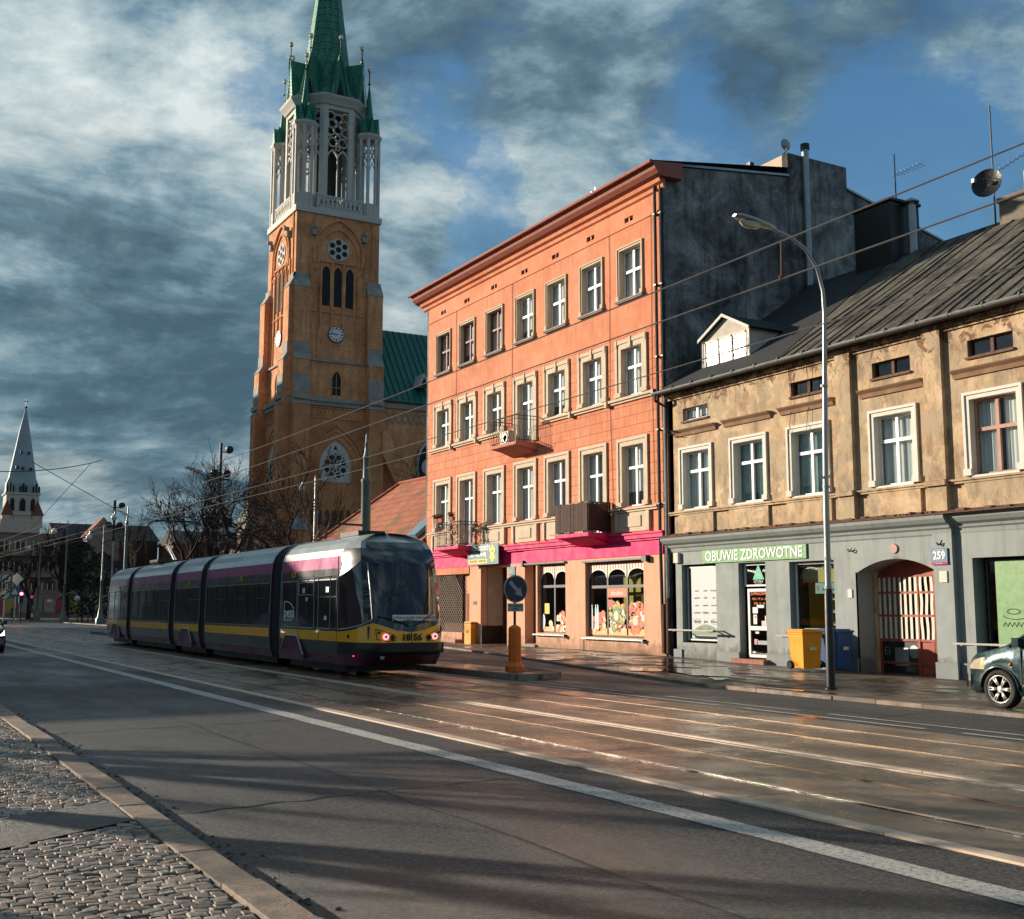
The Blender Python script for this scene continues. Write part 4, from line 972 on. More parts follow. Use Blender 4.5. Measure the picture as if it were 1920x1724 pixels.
wall_box('house_number_plate', 40.66, 41.2, 2.9, 3.24, .03, MSB, 'blue house number plate 261 beside the leather shop sign', 'sign', extra=n261)
mb = MB(); mb.fb(44.0, 44.62, -.02, .98, .02, .30); cabn = tag(mb.build('electrical_cabinet', MYEL, bevel=.02), 'yellow utility cabinet against the peach wall left of the iron gate', 'cabinet')
mb = MB(); mb.fb(44.25, 44.4, .5, .62, .3, .306); mb.fb(43.985, 44.63, .9, .93, .01, .31); mb.build('cabinet_label', MBLK, cabn)
mb = MB(); mb.fb(40.8, 41.05, .3, 1.0, .003, .2); mb.fb(39.95, 40.0, 0, .0, .0, .0) if 0 else None
wall_box('name_plaque', 44.35 - .3, 44.35, 1.72, 1.86, .02, M('dark_plaque', (.06, .03, .025), .5), 'small dark name plaque on the wall by the gate of the orange house', 'plaque')
acx = MB(); acx.box(XW - .62, XW - .3, 40.15, 40.9, 8.14, 8.74)
ac = tag(acx.build('air_conditioner', M('ac_beige', (.55, .45, .36), .5), bevel=.02), 'beige air conditioner unit standing on the second floor balcony', 'air conditioner')
a = MB(); a.lathe((XW - .62, 40.42, 8.44), [(.23, -.015), (.23, 0)], 20, axis='x'); fan = a.build('fan_grille', MBLK, ac)
a = MB(); [a.lathe((XW - .638, 40.42, 8.44), [(r, -.004), (r + .012, -.004), (r + .012, .002), (r, .002)], 20, axis='x') for r in (.06, .12, .18)]; a.build('guard_rings', MZN, fan)
proto = None; rnd = random.Random(5)
for y in (45.35, 45.8, 44.3):
    a = MB(); a.prism([(XW - 1.16, 5.3), (XW - 1.04, 5.3), (XW - 1.02, 5.46), (XW - 1.18, 5.46)], 'y', y - .2, y + .2)
    fb_ = tag(a.build('flower_box', M('terracotta', (.32, .12, .07), .8)), {45.35: 'terracotta flower box on the left balcony rail, the middle one', 45.8: 'terracotta flower box on the left balcony rail, farthest from the street lamp', 44.3: 'flower box of dry plants at the near corner of the left balcony'}[y], 'flower box', 'flower boxes on the left balcony')
    a = MB()
    for i in range(46):
        p = Vector((XW - 1.1 + rnd.uniform(-.07, .07), y + rnd.uniform(-.2, .2), 5.46)); q = p + Vector((rnd.uniform(-.1, .06), rnd.uniform(-.08, .08), rnd.uniform(.05, .2)))
        a.cur = rnd.choice([(.25, .02, .02), (.10, .03, .02), (.05, .05, .02), (.4, .05, .04)]); a.cyl(p, q, .006, .002, 3, False)
        t = rnd.uniform(.02, .035); a.face([(q.x - t, q.y, q.z), (q.x, q.y - t, q.z + t), (q.x + t, q.y, q.z), (q.x, q.y + t, q.z - t)])
    a.build('dry_flowers', MVC, fb_)
mb = MB(); mb.cyl((27, 40.44, 17.3), (27, 40.44, 19.7), .025, n=5); mb.box(26.9, 27.1, 40.44, 40.46, 19.2, 19.22); 
mb.prism([(40.25, 19.62), (40.4, 19.55), (40.55, 19.58), (40.62, 19.8), (40.55, 19.75), (40.45, 19.66), (40.32, 19.72), (40.3, 19.9), (40.22, 19.8)], 'x', 26.99, 27.01); mb.lathe((27, 40.44, 18.4), [(.05, 0), (.3, .2), (.3, .25), (.05, .4)], 8)
tag(mb.build('weathercock', MZN), 'small rooster weather vane above the cornice of the orange house', 'weather vane')
def aerial(name, base, h, lab, yagi=True, dish=0):
    a = MB(); b = Vector(base); a.cyl(b, b + Vector((0, 0, h)), .022, n=5)
    o = tag(a.build(name, MBLK), lab, 'aerial'); 
    if yagi:
        a = MB(); z = b.z + h * .55; a.cyl((b.x, b.y + .1, z), (b.x, b.y - 1.2, z + .05), .012, n=4)
        for i in range(7): a.cyl((b.x - .22, b.y - .1 - i * .17, z), (b.x + .22, b.y - .1 - i * .17, z), .008, n=4)
        a.build('antenna_elements', MZN, o)
    return o
aerial('tv_aerial', (29.95, 26.3, 15.3), 1.7, 'tall thin television aerial rising from the sooty chimney stack')
mb = MB(); mb.tube([(29.0, 30.7, 18.35), (29.2, 30.7, 18.55), (29.25, 30.7, 18.75)], .03, 5); mb.lathe((29.28, 30.68, 18.85), [(.0, .02), (.16, .06), (.24, .14)], 12, axis='y')
tag(mb.build('small_satellite_dish', MZN), 'small white satellite dish on top of the grey gable chimney', 'satellite dish')
mb = MB(); mb.cyl((28.3, 30.7, 17.3), (27.4, 30.7, 17.6), .02, n=4); mb.box(27.3, 27.5, 30.6, 30.8, 17.55, 17.72); tag(mb.build('roof_camera', MBLK), 'little dark camera on an arm above the gable parapet', 'camera')

# ================================================================== ochre house with the grey shop front
GB = thing('old_house', 'low weathered ochre house with a dark sheet roof, dormer and grey painted shop front', 'building', (26, 20, 0))
GY0, GY1 = 4.0, 30.25
WC = [(28.93, .655), (26.42, .66), (23.89, .66), (20.80, .63), (17.75, .655), (14.7, .65), (11.6, .65), (8.4, .65)]
op = [(c - h, c + h, 4.75, 6.6, .3) for c, h in WC] + [(c - .64, c + .64, 7.65, 8.06, .2) for c, h in WC if abs(c - 26.42) > .1]
mb = MB(); wall_grid(mb, XW, GY0, GY1, 3.9, 8.62, op); mb.build('ochre_wall', MOC, GB)
gop = [(28.08, 29.79, .48, 2.96, .24), (25.83, 27.02, .08, 2.93, .24), (23.08, 24.82, .48, 2.89, .24), (14.6, 18.64, .46, 2.78, .42)]
AY0, AY1, AZ, AC = 19.68, 22.24, 2.52, 2.84
mb = MB(); wall_grid(mb, XW, 22.24, GY1, -.35, 3.4, gop[:3], .38)
wall_grid(mb, XW + .1, GY0, 19.1, -.35, 3.4, gop[3:], .4)
# pier, and the arch head above the gateway
mb.fb(19.1, 19.68, -.35, 3.4, -.1, .04)
na = 12; pts = [(AY0 + (AY1 - AY0) * i / na) for i in range(na + 1)]
arc = lambda y: AZ + (AC - AZ) * (1 - ((y - (AY0 + AY1) / 2) / ((AY1 - AY0) / 2)) ** 2)
for a, b in zip(pts, pts[1:]):
    mb.face([(XW, a, arc(a)), (XW, a, 3.4), (XW, b, 3.4), (XW, b, arc(b))])
    mb.face([(XW, a, arc(a)), (XW, b, arc(b)), (XW + 1.0, b, arc(b)), (XW + 1.0, a, arc(a))])
mb.box(XW, XW + 1.0, 22.24, 22.3, -.35, 2.52)
mb.build('grey_shop_wall', MGRY, GB)
mb = MB(); mb.box(XW + .55, XW + 1.9, 22.16, 22.242, -.3, 2.56); mb.box(XW + .1, XW + 1.9, 19.69, 19.76, -.3, 2.52); mb.build('passage_wall', MOC, GB)
mb = MB()
for a, b in ((22.28, 28.05 - 3.2), (24.84, 25.82), (27.03, 28.07), (29.8, 30.22)): mb.fb(a, b, -.35, .26, -.02, .05)
mb.fb(18.66, 19.08, -.35, .26, -.12, -.05); mb.fb(19.06, 19.72, -.35, .26, 0, .08)
mb.build('grey_plinth', MGRYD, GB)
# shop cornice: far part proud, near part set back
prof = [(.0, 3.36), (.03, 3.40), (.05, 3.50), (.10, 3.54), (.12, 3.60), (.22, 3.66), (.30, 3.76), (.32, 3.84), (.34, 3.86), (-.05, 3.93)]
mb = MB(); mb.prism([(XW - o, z) for o, z in prof + [(-.05, 3.36)]], 'y', 19.1, 30.5)
mb.prism([(XW + .12 - o, z) for o, z in prof + [(-.05, 3.36)]], 'y', GY0, 19.098); mb.build('shop_cornice', MGRY, GB, fix=True)
mb = MB(); rnd = random.Random(3); y = 19.1
mb.prism([(XW - .36, 3.86), (XW - .36, 3.88), (XW + .02, 4.0), (XW + .02, 3.9)], 'y', GY0, 30.52)
for i in range(90):
    y = rnd.uniform(16, 30.4); s_ = rnd.uniform(.05, .2); mb.box(XW - rnd.uniform(.1, .33), XW - .02, y, y + s_, 3.9, 3.93 + rnd.uniform(0, .05))
mb.build('mossy_ledge_tiles', MRST, GB)
mb = MB()
for a, b in ((19.1, 19.66), (22.12, 22.66)): mb.fb(a, b, 4.72, 8.5, 0, .13); mb.fb(a - .02, b + .02, 3.95, 4.58, 0, .16)
mb.build('pilaster', MOC, GB)
mb = MB(); mb.fb(GY0, GY1, 4.58, 4.64, -.02, .10); mb.fb(GY0, GY1, 4.64, 4.69, -.02, .14); 
for a, b in ((19.1, 19.66), (22.12, 22.66)): mb.fb(a - .04, b + .04, 4.575, 4.70, .0, .24)
mb.build('string_course', MOC, GB)
mb = MB()
for c, h in WC: mb.fb(c - h - .22, c + h + .22, 3.95, 4.57, -.02, .075)
mb.build('window_apron', MOC, GB)
hd = MB(); hd.prism([(0, -.2), (-.05, -.2), (-.09, -.1), (-.18, -.03), (-.2, 0), (0, .02)], 'y', -1.06, 1.06); hm = hd.mesh('window_hood', M('hood_plaster', (.34, .2, .12), .85, var=.35))
for c, h in WC: put('window_hood', hm, GB, (XW, c, 7.36))
mb = MB(); mb.fb(GY0, 30.3, 8.42, 8.5, -.02, .06); mb.fb(GY0, 30.3, 8.5, 8.62, -.02, .14); mb.build('eaves_moulding', MOC, GB)
kw = []
for i, (c, h) in enumerate(WC):
    fm = MWF if i != 4 else M('flaking_pink_frame', (.5, .28, .22), .7, var=.3)
    k = win_kit(h * 2, 1.85, fm, .66 if i < 3 else (.64 if i == 3 else .60), dep=.21, seed=40 + i, fw=.06)
    tm = trim_mesh(h * 2, 1.85, .18, MWTR, dep=.21)
    place_window(GB, k, (XW, c, 4.75), tm, None, label='pink framed window with flaking paint' if i == 4 else None)
    s_ = MB(); s_.fb(c - h, c + h, 4.70, 4.75, -.3, .05); s_.build('sill', MWTR, GB)
    if i != 1:
        k = win_kit(1.28, .41, MRST if i else MWF, None, dep=.16, curtain=(i == 0), seed=3 + i, fw=.04, frame_name='attic_window')
        place_window(GB, k, (XW, c, 7.65), None, None, 'attic_window')
        s_ = MB(); s_.fb(c - .68, c + .68, 7.58, 7.64, -.02, .06); s_.build('sill', MRST, GB)
mb = MB()
for z0, z1 in ((4.2, 7.2), (7.3, 8.5), (0, 3.4)):
    X1 = XW + 2.0; mb.face([(X1, GY0, z0), (X1, GY0, z1), (X1, GY1, z1), (X1, GY1, z0)])
    if z0 != 0: mb.face([(XW + .42, GY0, z0), (X1, GY0, z0), (X1, GY1, z0), (XW + .42, GY1, z0)])
    mb.face([(XW + .45, GY0, z1), (X1, GY0, z1), (X1, GY1, z1), (XW + .45, GY1, z1)])
mb.build('room_interior', MINT, GB)
# roof with battens of old sheeting
EV, EZ, RX, RZ = 22.82, 8.72, 30.0, 13.42
mb = MB(); mb.face([(EV, GY0, EZ), (EV, 30.43, EZ), (RX, 30.43, RZ), (RX, GY0, RZ)][::-1]); mb.face([(RX, GY0, RZ), (RX, 30.43, RZ), (37, 30.43, 9), (37, GY0, 9)][::-1])
mb.face([(EV, GY0, EZ - .08), (EV, 30.43, EZ - .08), (EV, 30.43, EZ), (EV, GY0, EZ)]); mb.face([(EV, GY0, EZ - .08), (XW + .1, GY0, EZ - .08), (XW + .1, 30.43, EZ - .08), (EV, 30.43, EZ - .08)])
mb.build('roof', MRF, GB)
mb = MB(); rnd = random.Random(12); nx = (EZ - RZ, RX - EV); ln = math.hypot(*nx); nrm = Vector((nx[0] / ln, 0, nx[1] / ln)) ; dn = Vector((RX - EV, 0, RZ - EZ)) / ln
y = 4.2
while y < 24.6:
    w_ = rnd.uniform(.05, .09); t0 = rnd.uniform(0, .25); 
    p = Vector((EV, 0, EZ)) + dn * t0; q = Vector((RX, 0, RZ)) - dn * rnd.uniform(0, .4); m_ = nrm * rnd.uniform(.02, .045)
    n_ = 10; prev = None
    for k in range(n_ + 1):
        c_ = p + (q - p) * (k / n_); yy = y + .03 * math.sin(k * 1.3 + y)
        ring = [(c_.x, yy, c_.z), (c_.x + m_.x, yy + .015, c_.z + m_.z), (c_.x + m_.x, yy + w_ - .015, c_.z + m_.z), (c_.x, yy + w_, c_.z)]
        if prev:
            for e in range(3): mb.face([prev[e], ring[e], ring[e + 1], prev[e + 1]], True)
        prev = ring
    y += rnd.choice((.34, .45, .55, .8))
mb.build('roof_battens', MRF, GB)
mb = MB(); mb.face([(EV + .05, 24.7, EZ + .05), (EV + .05, 30.42, EZ + .05), (RX, 30.42, RZ + .03), (RX, 26.4, RZ + .03), (26.5, 25.6, EZ + .03 + (26.5 - EV) * (RZ - EZ) / (RX - EV))][::-1]); mb.build('gable_shadow_patch', MTAR, GB)  # dark sheet painting in the shadow of the orange gable on this roof

mb = MB(); n = 9
for i in range(n): a_, b_ = math.pi * i / n, math.pi * (i + 1) / n; f = lambda t, r: (EV - .06 - r * math.cos(t), EZ - .02 - r * math.sin(t)); p, q = f(a_, .085), f(b_, .085); mb.face([(p[0], GY0, p[1]), (p[0], 30.62, p[1]), (q[0], 30.62, q[1]), (q[0], GY0, q[1])], True)
for i in range(26): y = 4.5 + i; mb.box(EV - .155, EV + .02, y, y + .03, EZ - .012, EZ + .0); mb.cyl((EV - .06, y, EZ - .02), (EV - .06, y + .04, EZ - .02), .095, n=10)
mb.cyl((EV - .06, GY0, EZ), (EV - .06, 30.62, EZ), .018, n=5)
mb.build('gutter', MZND, GB)
mb = MB(); mb.tube([(EV - .05, 30.5, EZ - .05), (EV - .05, 30.5, 8.45), (XW - .03, 30.35, 8.2), (XW - .06, 30.3, 3.98)], .055, 8); mb.build('downpipe', MRST, GB)
mb = MB(); mb.box(XW, XW + 13, 30.1, 30.25, -.3, 8.6); mb.box(XW + .1, XW + 13, GY0, GY0 + .2, -.3, 8.6); mb.build('side_wall', MGB, GB)
# dormer
DX, D0, D1, DS = 24.0, 27.12, 29.45, 9.18
mb = MB(); mb.face([(DX, D0, DS), (DX, D0, 10.4), (DX, (D0 + D1) / 2, 10.97), (DX, D1, 10.4), (DX, D1, DS)]); 
for y, s_ in ((D0, 0), (D1, 1)): mb.face([(DX, y, DS), (DX + 2.1, y, 10.4), (DX, y, 10.4)], bool(s_))
dm = mb.build('dormer', M('dormer_boards', (.55, .5, .42), .8, var=.25), GB)
mb = MB(); c_ = (D0 + D1) / 2
for s_, y in ((-1, D0 - .12), (1, D1 + .12)):
    q = [(DX - .12, y, 10.34), (DX - .12, c_, 11.0), (DX + 3.0, c_, 11.0), (DX + 2.2, y, 10.34)]
    mb.face(q, s_ > 0); mb.face([(a, b, z + .05) for a, b, z in q], s_ < 0); mb.face([q[0], q[1], (q[1][0], q[1][1], q[1][2] + .05), (q[0][0], q[0][1], q[0][2] + .05)])
mb.build('dormer_roof', MTAR, dm)
mb = MB()
for a, b in (((D0 - .12, 10.34), (c_, 11.0)), ((c_, 11.0), (D1 + .12, 10.34))): mb.prism([(a[0], a[1] - .03), (b[0], b[1] - .03), (b[0], b[1] + .07), (a[0], a[1] + .07)], 'x', DX - .16, DX - .121)
for y in (D0 - .03, D1 - .07): mb.box(DX - .06, DX - .002, y, y + .1, DS, 10.4)
mb.build('barge_boards', MWTR, dm)
mb = MB(); mb.box(DX - .1, DX + .05, D0 + .1, D1 - .1, 9.2, 9.27)
n = 3; w_ = (D1 - D0 - .3) / n
for i in range(n + 1): y = D0 + .15 + w_ * i; mb.box(DX - .05, DX - .005, y - .035, y + .035, 9.27, 10.32)
mb.box(DX - .05, DX - .005, D0 + .12, D1 - .12, 10.26, 10.33); dw = mb.build('dormer_window', MWTR, dm)
mb = MB(); mb.face([(DX - .02, D0 + .12, 9.25), (DX - .02, D0 + .12, 10.3), (DX - .02, D1 - .12, 10.3), (DX - .02, D1 - .12, 9.25)]); o = mb.build('pane', M('reflection_tinted_glass', (.30, .38, .40), .12, bmp=0), dm)  # pale reflection is put into the pane colour
mb = MB(); mb.box(29.3, 30.7, 26.0, 27.62, 12.6, 15.15); mb.box(29.24, 30.76, 25.94, 27.68, 15.15, 15.27); ch = mb.build('chimney', MBLK, GB, bevel=.03)
mb = MB(); mb.tube([(30.0, 25.72, 12.9), (30.0, 25.72, 15.0)], .15, 12); mb.lathe((30, 25.72, 15.0), [(.1, 0), (.1, .14)], 10); mb.lathe((30, 25.72, 15.1), [(.27, 0), (.27, .04), (.02, .18)], 12)
mb.build('zinc_flue', MZN, GB, smooth=True)
mb = MB(); mb.box(29.6, 30.4, 20.6, 22.05, 13.0, 13.85); mb.box(29.55, 30.45, 20.55, 22.1, 13.85, 14.0); mb.build('brick_chimney', M('old_chimney_brick', (.22, .18, .14), .9, var=.4), GB)
mb = MB(); mb.tube([(30, 21.3, 13.9), (30, 21.3, 14.7)], .12, 10); mb.build('chimney_pipe', MZN, GB)
# TV mast with dish
dt = MB(); dt.cyl((29.9, 22.42, 13.3), (29.9, 22.42, 17.2), .028, n=6); dsh = tag(dt.build('satellite_dish', MBLK), 'dark round satellite dish on a tall mast with a small aerial above the ochre house', 'satellite dish')
a = MB(); cdir = Vector((-.80, -.30, .22)).normalized(); cc = Vector((29.75, 22.5, 14.6)); prev = None; e1 = cdir.cross(Vector((0, 0, 1))).normalized(); e2 = cdir.cross(e1)
prev = None
for r, dd in ((.02, 0), (.2, .03), (.38, .1), (.46, .16), (.46, .145), (.2, .015)):
    ring = [cc + cdir * dd + e1 * (r * math.cos(t * math.pi / 12)) + e2 * (r * 1.08 * math.sin(t * math.pi / 12)) for t in range(24)]
    if prev:
        for k in range(24): a.face([prev[k], prev[(k + 1) % 24], ring[(k + 1) % 24], ring[k]])
    prev = ring
a.build('dish_bowl', MBLK, dsh, fix=True)
a = MB(); a.tube([cc - e2 * .3, cc + cdir * .45 + e2 * .05], .012, 4); a.box(cc.x - .4, cc.x - .3, 22.7, 22.8, 14.7, 14.82); a.build('feed_arm', MZN, dsh)
a = MB(); a.cyl((29.9, 22.42, 14.95), (30.3, 21.2, 15.5), .015, n=4)
for i in range(9): t = i / 9; a.cyl((29.9 + .4 * t - .15, 22.42 - 1.22 * t, 14.95 + .55 * t), (29.9 + .4 * t + .15, 22.42 - 1.22 * t, 14.95 + .55 * t), .008, n=4)
a.build('antenna_elements', MZN, dsh)
a = MB(); a.cyl((23.75, 27.6, 9.5), (23.55, 27.5, 10.1), .012, n=4); a.cyl((23.7, 27.3, 9.9), (23.7, 28.75, 10.0), .012, n=4)
for i in range(4): a.cyl((23.7, 27.4 + i * .1, 9.65), (23.7, 27.45 + i * .1, 10.15), .008, n=4)
tag(a.build('dormer_aerial', MBLK), 'thin television aerial in front of the dormer window', 'aerial')
# shop window one: printed panel
p1 = shopframe(28.1, 29.72, .55, 2.9, 1, XW + .22, GB, MWF, None, fw=.05, name='poster_window'); X = XW + .155
mb = MB(); mb.cur = (.50, .53, .55); mb.face([(X, 28.13, .62), (X, 28.13, 2.86), (X, 29.5, 2.86), (X, 29.5, .62)])
mb.cur = (.12, .22, .15); n = 14; c0 = 28.8
mb.face([(X - .003, 28.13, .72)] + [(X - .003, 28.13 + 1.34 * i / n, .86 + .2 * math.sin(math.pi * i / n)) for i in range(n + 1)] + [(X - .003, 29.47, .72)])
mb.build('printed_poster', MVC, p1)
rows = [(2.12, ['rieker', 'waldi', 'Piccolino'], .075), (1.9, ['caprice', 'soft', 'ara'], .09), (1.66, ['gabor', 'tamaris', 'remonte'], .075), (1.43, ['comfort', 'Łukbut', 'arcus'], .09), (1.15, ['Befado', 'Jana', 'Marco'], .10), (.93, ['relax', 'kl'], .10)]
lm = {k: M('logo_' + k, c, .6, var=0, bmp=0) for k, c in (('grey', (.16, .18, .2)), ('dark', (.04, .05, .07)), ('red', (.45, .04, .06)))}
for cn in ('grey', 'dark', 'red'):
    mb = MB(); mb.v = []
    for ri, (z, ws, sz) in enumerate(rows):
        for k, w_ in enumerate(ws):
            cc_ = 'red' if w_ in ('ara', 'arcus', 'relax') else ('dark' if ri in (4,) or w_ in ('Łukbut', 'tamaris') else 'grey')
            if cc_ == cn: mb.text(w_, sz * 1.15, (X - .004, 29.22 - k * .42 - (.15 if len(ws) == 2 else 0), z), (0, -1, 0), (0, 0, 1), .001)
            if cn == 'dark' and w_ in ('Befado', 'Marco'):
                for t in range(20): a0, a1 = t * math.pi / 10, (t + 1) * math.pi / 10; f = lambda a_, r: (X - .004, 29.22 - k * .42 + .17 * r * math.cos(a_), z + .085 * r * math.sin(a_)); mb.face([f(a0, 1), f(a1, 1), f(a1, .88), f(a0, .88)])
    mb.build(cn + '_logos', lm[cn], p1)
wood = M('worn_rail_wood', (.45, .42, .36), .6)
def rail(y0, y1, z, lab):
    a = MB(); a.box(XW - .42, XW - .34, y0, y1, z, z + .045)
    for y in (y0 + .25, y1 - .25): a.box(XW - .4, XW + .05, y, y + .04, z - .03, z)
    a.prism([(XW - .42, z), (XW - .42, z + .03), (XW, z + .03), (XW, z - .02)], 'y', y0, y0 + .03)
    return tag(a.build('window_rail', wood), lab, 'rail')
rail(27.75, 30.0, .86, 'worn white rail in front of the shoe shop logo window')
rail(22.9, 25.0, .78, 'worn white rail behind the yellow bin')
rail(15.6, 18.9, .72, 'worn white rail in front of the green window, above the parked car')
# door
d1 = shopframe(25.85, 26.80, .12, 2.15, 1, XW + .20, GB, MWF, None, 'shop_door', fw=.085); d2 = shopframe(25.85, 26.92, 2.22, 2.9, 1, XW + .20, GB, MWF, None, 'transom_window', fw=.05)
mb = MB(); mb.box(XW + .14, XW + .20, 25.94, 26.72, .92, 1.04); mb.box(XW + .08, XW + .12, 25.95, 25.98, 1.15, 1.35); mb.build('door_bar', MWF, d1)
Xd = XW + .16
mb = MB(); mb.text('ZAPRASZAMY', .125, (Xd, 26.3, 2.0), (0, -1, 0), (0, 0, 1), .001, sx=.95); mb.text('PON - PT 10 - 18', .105, (Xd, 26.3, 1.84), (0, -1, 0), (0, 0, 1), .001, sx=.8); mb.text('SOB   9 - 14', .105, (Xd, 26.3, 1.71), (0, -1, 0), (0, 0, 1), .001, sx=.9); mb.build('opening_hours', MORG, d1)
mb = MB()
def rect(ya, yb, za, zb, c, X_=Xd, k=.001): mb.cur = c; mb.face([(X_ - k, ya, za), (X_ - k, ya, zb), (X_ - k, yb, zb), (X_ - k, yb, za)])
rect(26.38, 26.6, 1.42, 1.6, (.8, .78, .74)); rect(26.42, 26.58, 1.1, 1.38, (.6, .62, .58)); rect(26.1, 26.42, 1.58, 1.67, (.5, .65, .62)); rect(25.97, 26.22, 1.05, 1.2, (.6, .45, .42)); rect(26.35, 26.5, .82, .88, (.8, .8, .78)); rect(26.0, 26.45, .5, .62, (.25, .3, .32)); rect(26.42, 26.56, .5, .66, (.7, .2, .25)); rect(26.44, 26.53, 1.28, 1.33, (.5, .1, .08), k=.002)
mb.build('door_stickers', MVC, d1)
mb = MB(); mb.cur = (.02, .42, .25); mb.face([(Xd - .01, 26.05, 2.42), (Xd - .01, 26.3, 2.88), (Xd - .01, 26.55, 2.42)]); mb.build('green_triangle_logo', MVC, d2)
mb = MB(); mb.text('szyszka', .1, (Xd - .014, 26.28, 2.57), (0, -.93, -.35), (0, -.35, .93), .001); mb.text('SZYSZKA', .09, (Xd - .012, 26.3, 2.36), (0, -1, 0), (0, 0, 1), .001, sx=1.1); mb.text('obuwie zdrowotne', .045, (Xd - .012, 26.3, 2.29), (0, -1, 0), (0, 0, 1), .001); mb.build('logo_lettering', MWF, d2)
mb = MB()
for i in range(6): mb.fb(25.7 + i * .24, 25.7 + i * .24 + .232, -.1, .08, -.4, .28)
mb.build('brick_step', M('step_brick', (.40, .16, .11), .8), GB)
# second shop window: shelves and blind
s2_ = shopframe(23.1, 24.76, .5, 2.86, 1, XW + .22, GB, MWF, None, fw=.05)
mb = MB(); mb.box(XW + .5, XW + .52, 23.1, 24.8, 2.3, 2.9); mb.build('roller_blind', M('yellow_blind', (.62, .52, .2), .8), s2_)
mb = MB(); mb.box(XW + .45, XW + 1.5, 24.5, 24.53, .1, 2.3); mb.box(XW + 1.5, XW + 1.52, 23.95, 24.5, .1, 2.3); mb.build('yellow_wall', M('mustard_wall', (.45, .27, .02), .8), s2_)
sh = M('white_shelf', (.75, .72, .65), .6); rnd = random.Random(31)
for k, z in enumerate((.75, 1.1, 1.45, 1.8)):
    mb = MB(); mb.box(XW + .6, XW + .95, 23.15, 23.95, z, z + .03); mb.build('shoe_shelf', sh, s2_)
    for y in (23.25, 23.6):
        a = MB(); a.prism([(y, z + .03), (y + .22, z + .03), (y + .22, z + .07), (y + .1, z + .1), (y + .06, z + .16), (y, z + .16)], 'x', XW + .65, XW + .72)
        tag(a.build('shoe', MBRN if rnd.random() < .5 else MBLK), ['lowest', 'second lowest', 'third', 'top'][k] + ' shelf shoe in the yellow walled shop window, ' + ('near the lamp post' if y < 23.5 else 'nearer the yellow wall'), 'shoe', 'shoes on the shop window shelves')
mb = MB(); mb.box(XW + .34, XW + .35, 23.25, 24.15, 1.98, 2.28); bs = tag(mb.build('hanging_banner', M('aqua_banner', (.22, .42, .42), .6)), 'pale aqua banner hanging in the shoe shop window', 'banner')
mb = MB(); mb.text('berkemann', .12, (XW + .336, 23.6, 2.1), (0, -1, 0), (0, 0, 1), .001); mb.build('lettering', lm['dark'], bs)
mb = MB(); mb.text('B', .2, (XW + .336, 24.05, 2.12), (0, -1, 0), (0, 0, 1), .001); mb.build('emblem', lm['red'], bs)
# green printed window
g5_ = shopframe(14.6, 18.5, .5, 2.74, 1, XW + .44, GB, MFR, None, fw=.05, gl=MSG, name='green_window')
mb = MB(); mb.box(XW + .34, XW + .35, 14.7, 18.2, .52, 2.70); mb.build('green_film', M('green_film', (.20, .36, .16), .35, var=.05, bmp=0), g5_)
mb = MB()
def loop(cy, cz, ry, rz, t0=0, t1=6.28, r=.008): mb.tube([(XW + .335, cy + ry * math.cos(t0 + (t1 - t0) * k / 18), cz + rz * math.sin(t0 + (t1 - t0) * k / 18)) for k in range(19)], r, 4)
loop(17.75, 1.5, .17, .06); loop(17.7, 1.42, .34, .1, 3.3, 6.1); mb.tube([(XW + .335, 18.05 - k * .06, 1.15 + (.1 if k % 2 else 0)) for k in range(10)], .007, 4); mb.build('scribble', MBLK, g5_)
# gate in the archway
gt = MB(); X = XW + .72; W2 = AY1 - AY0
for y in (AY0 + .08, AY0 + .62, AY0 + .72, AY0 + 1.18, AY1 - .1): gt.box(X - .05, X + .02, y - .04, y + .04, -.12, 2.42)
for z in (.12, .72, 1.35, 1.95, 2.38): gt.box(X - .04, X + .01, AY0 + .05, AY1 - .06, z, z + .06)
gt.face([(X, AY0, 2.4)] + [(X, y, arc(y) - .01) for y in pts] + [(X, AY1, 2.4)], True)
gt.box(X - .01, X + .02, AY0 + .05, AY0 + 1.18, -.12, .7)
gg = gt.build('courtyard_gate', MRED, GB)
mb = MB(); mb.box(X - .012, X + .01, AY0 + 1.2, AY1 - .1, -.12, .7); mb.build('dark_gate_panel', MBLK, gg)
rnd = random.Random(9)
for i in range(14):
    y = AY0 + .14 + i * .172; mb = MB(); nseg = 12; wv_ = .014 if i < 6 else 0
    for z0, z1 in ((.78, 1.35), (1.41, 1.95), (2.01, 2.38)):
        for k in range(6):
            za, zb = z0 + (z1 - z0) * k / 6, z0 + (z1 - z0) * (k + 1) / 6; oa, ob_ = wv_ * math.sin(za * 7 + i), wv_ * math.sin(zb * 7 + i)
            mb.face([(X - .055, y + oa, za), (X - .055, y + ob_, zb), (X - .055, y + .085 + ob_, zb), (X - .055, y + .085 + oa, za)])
    mb.build('slat', MWSL, gg)
mb = MB(); mb.text('EI', .3, (X - .02, AY1 - .3, .45), (0, -1, 0), (0, 0, 1), .001); mb.box(X - .03, X - .02, AY0 + 1.55, AY0 + 2.0, .08, .55); mb.lathe((X - .03, AY0 + 1.36, .45), [(.16, -.002), (.17, .002)], 16, axis='x'); mb.build('graffiti', MZN, gg)
mb = MB(); mb.face([(XW + 1.9, 19.6, -.3), (XW + 1.9, 19.6, 3), (XW + 1.9, 22.3, 3), (XW + 1.9, 22.3, -.3)]); mb.build('dark_passage', MDK, GB)
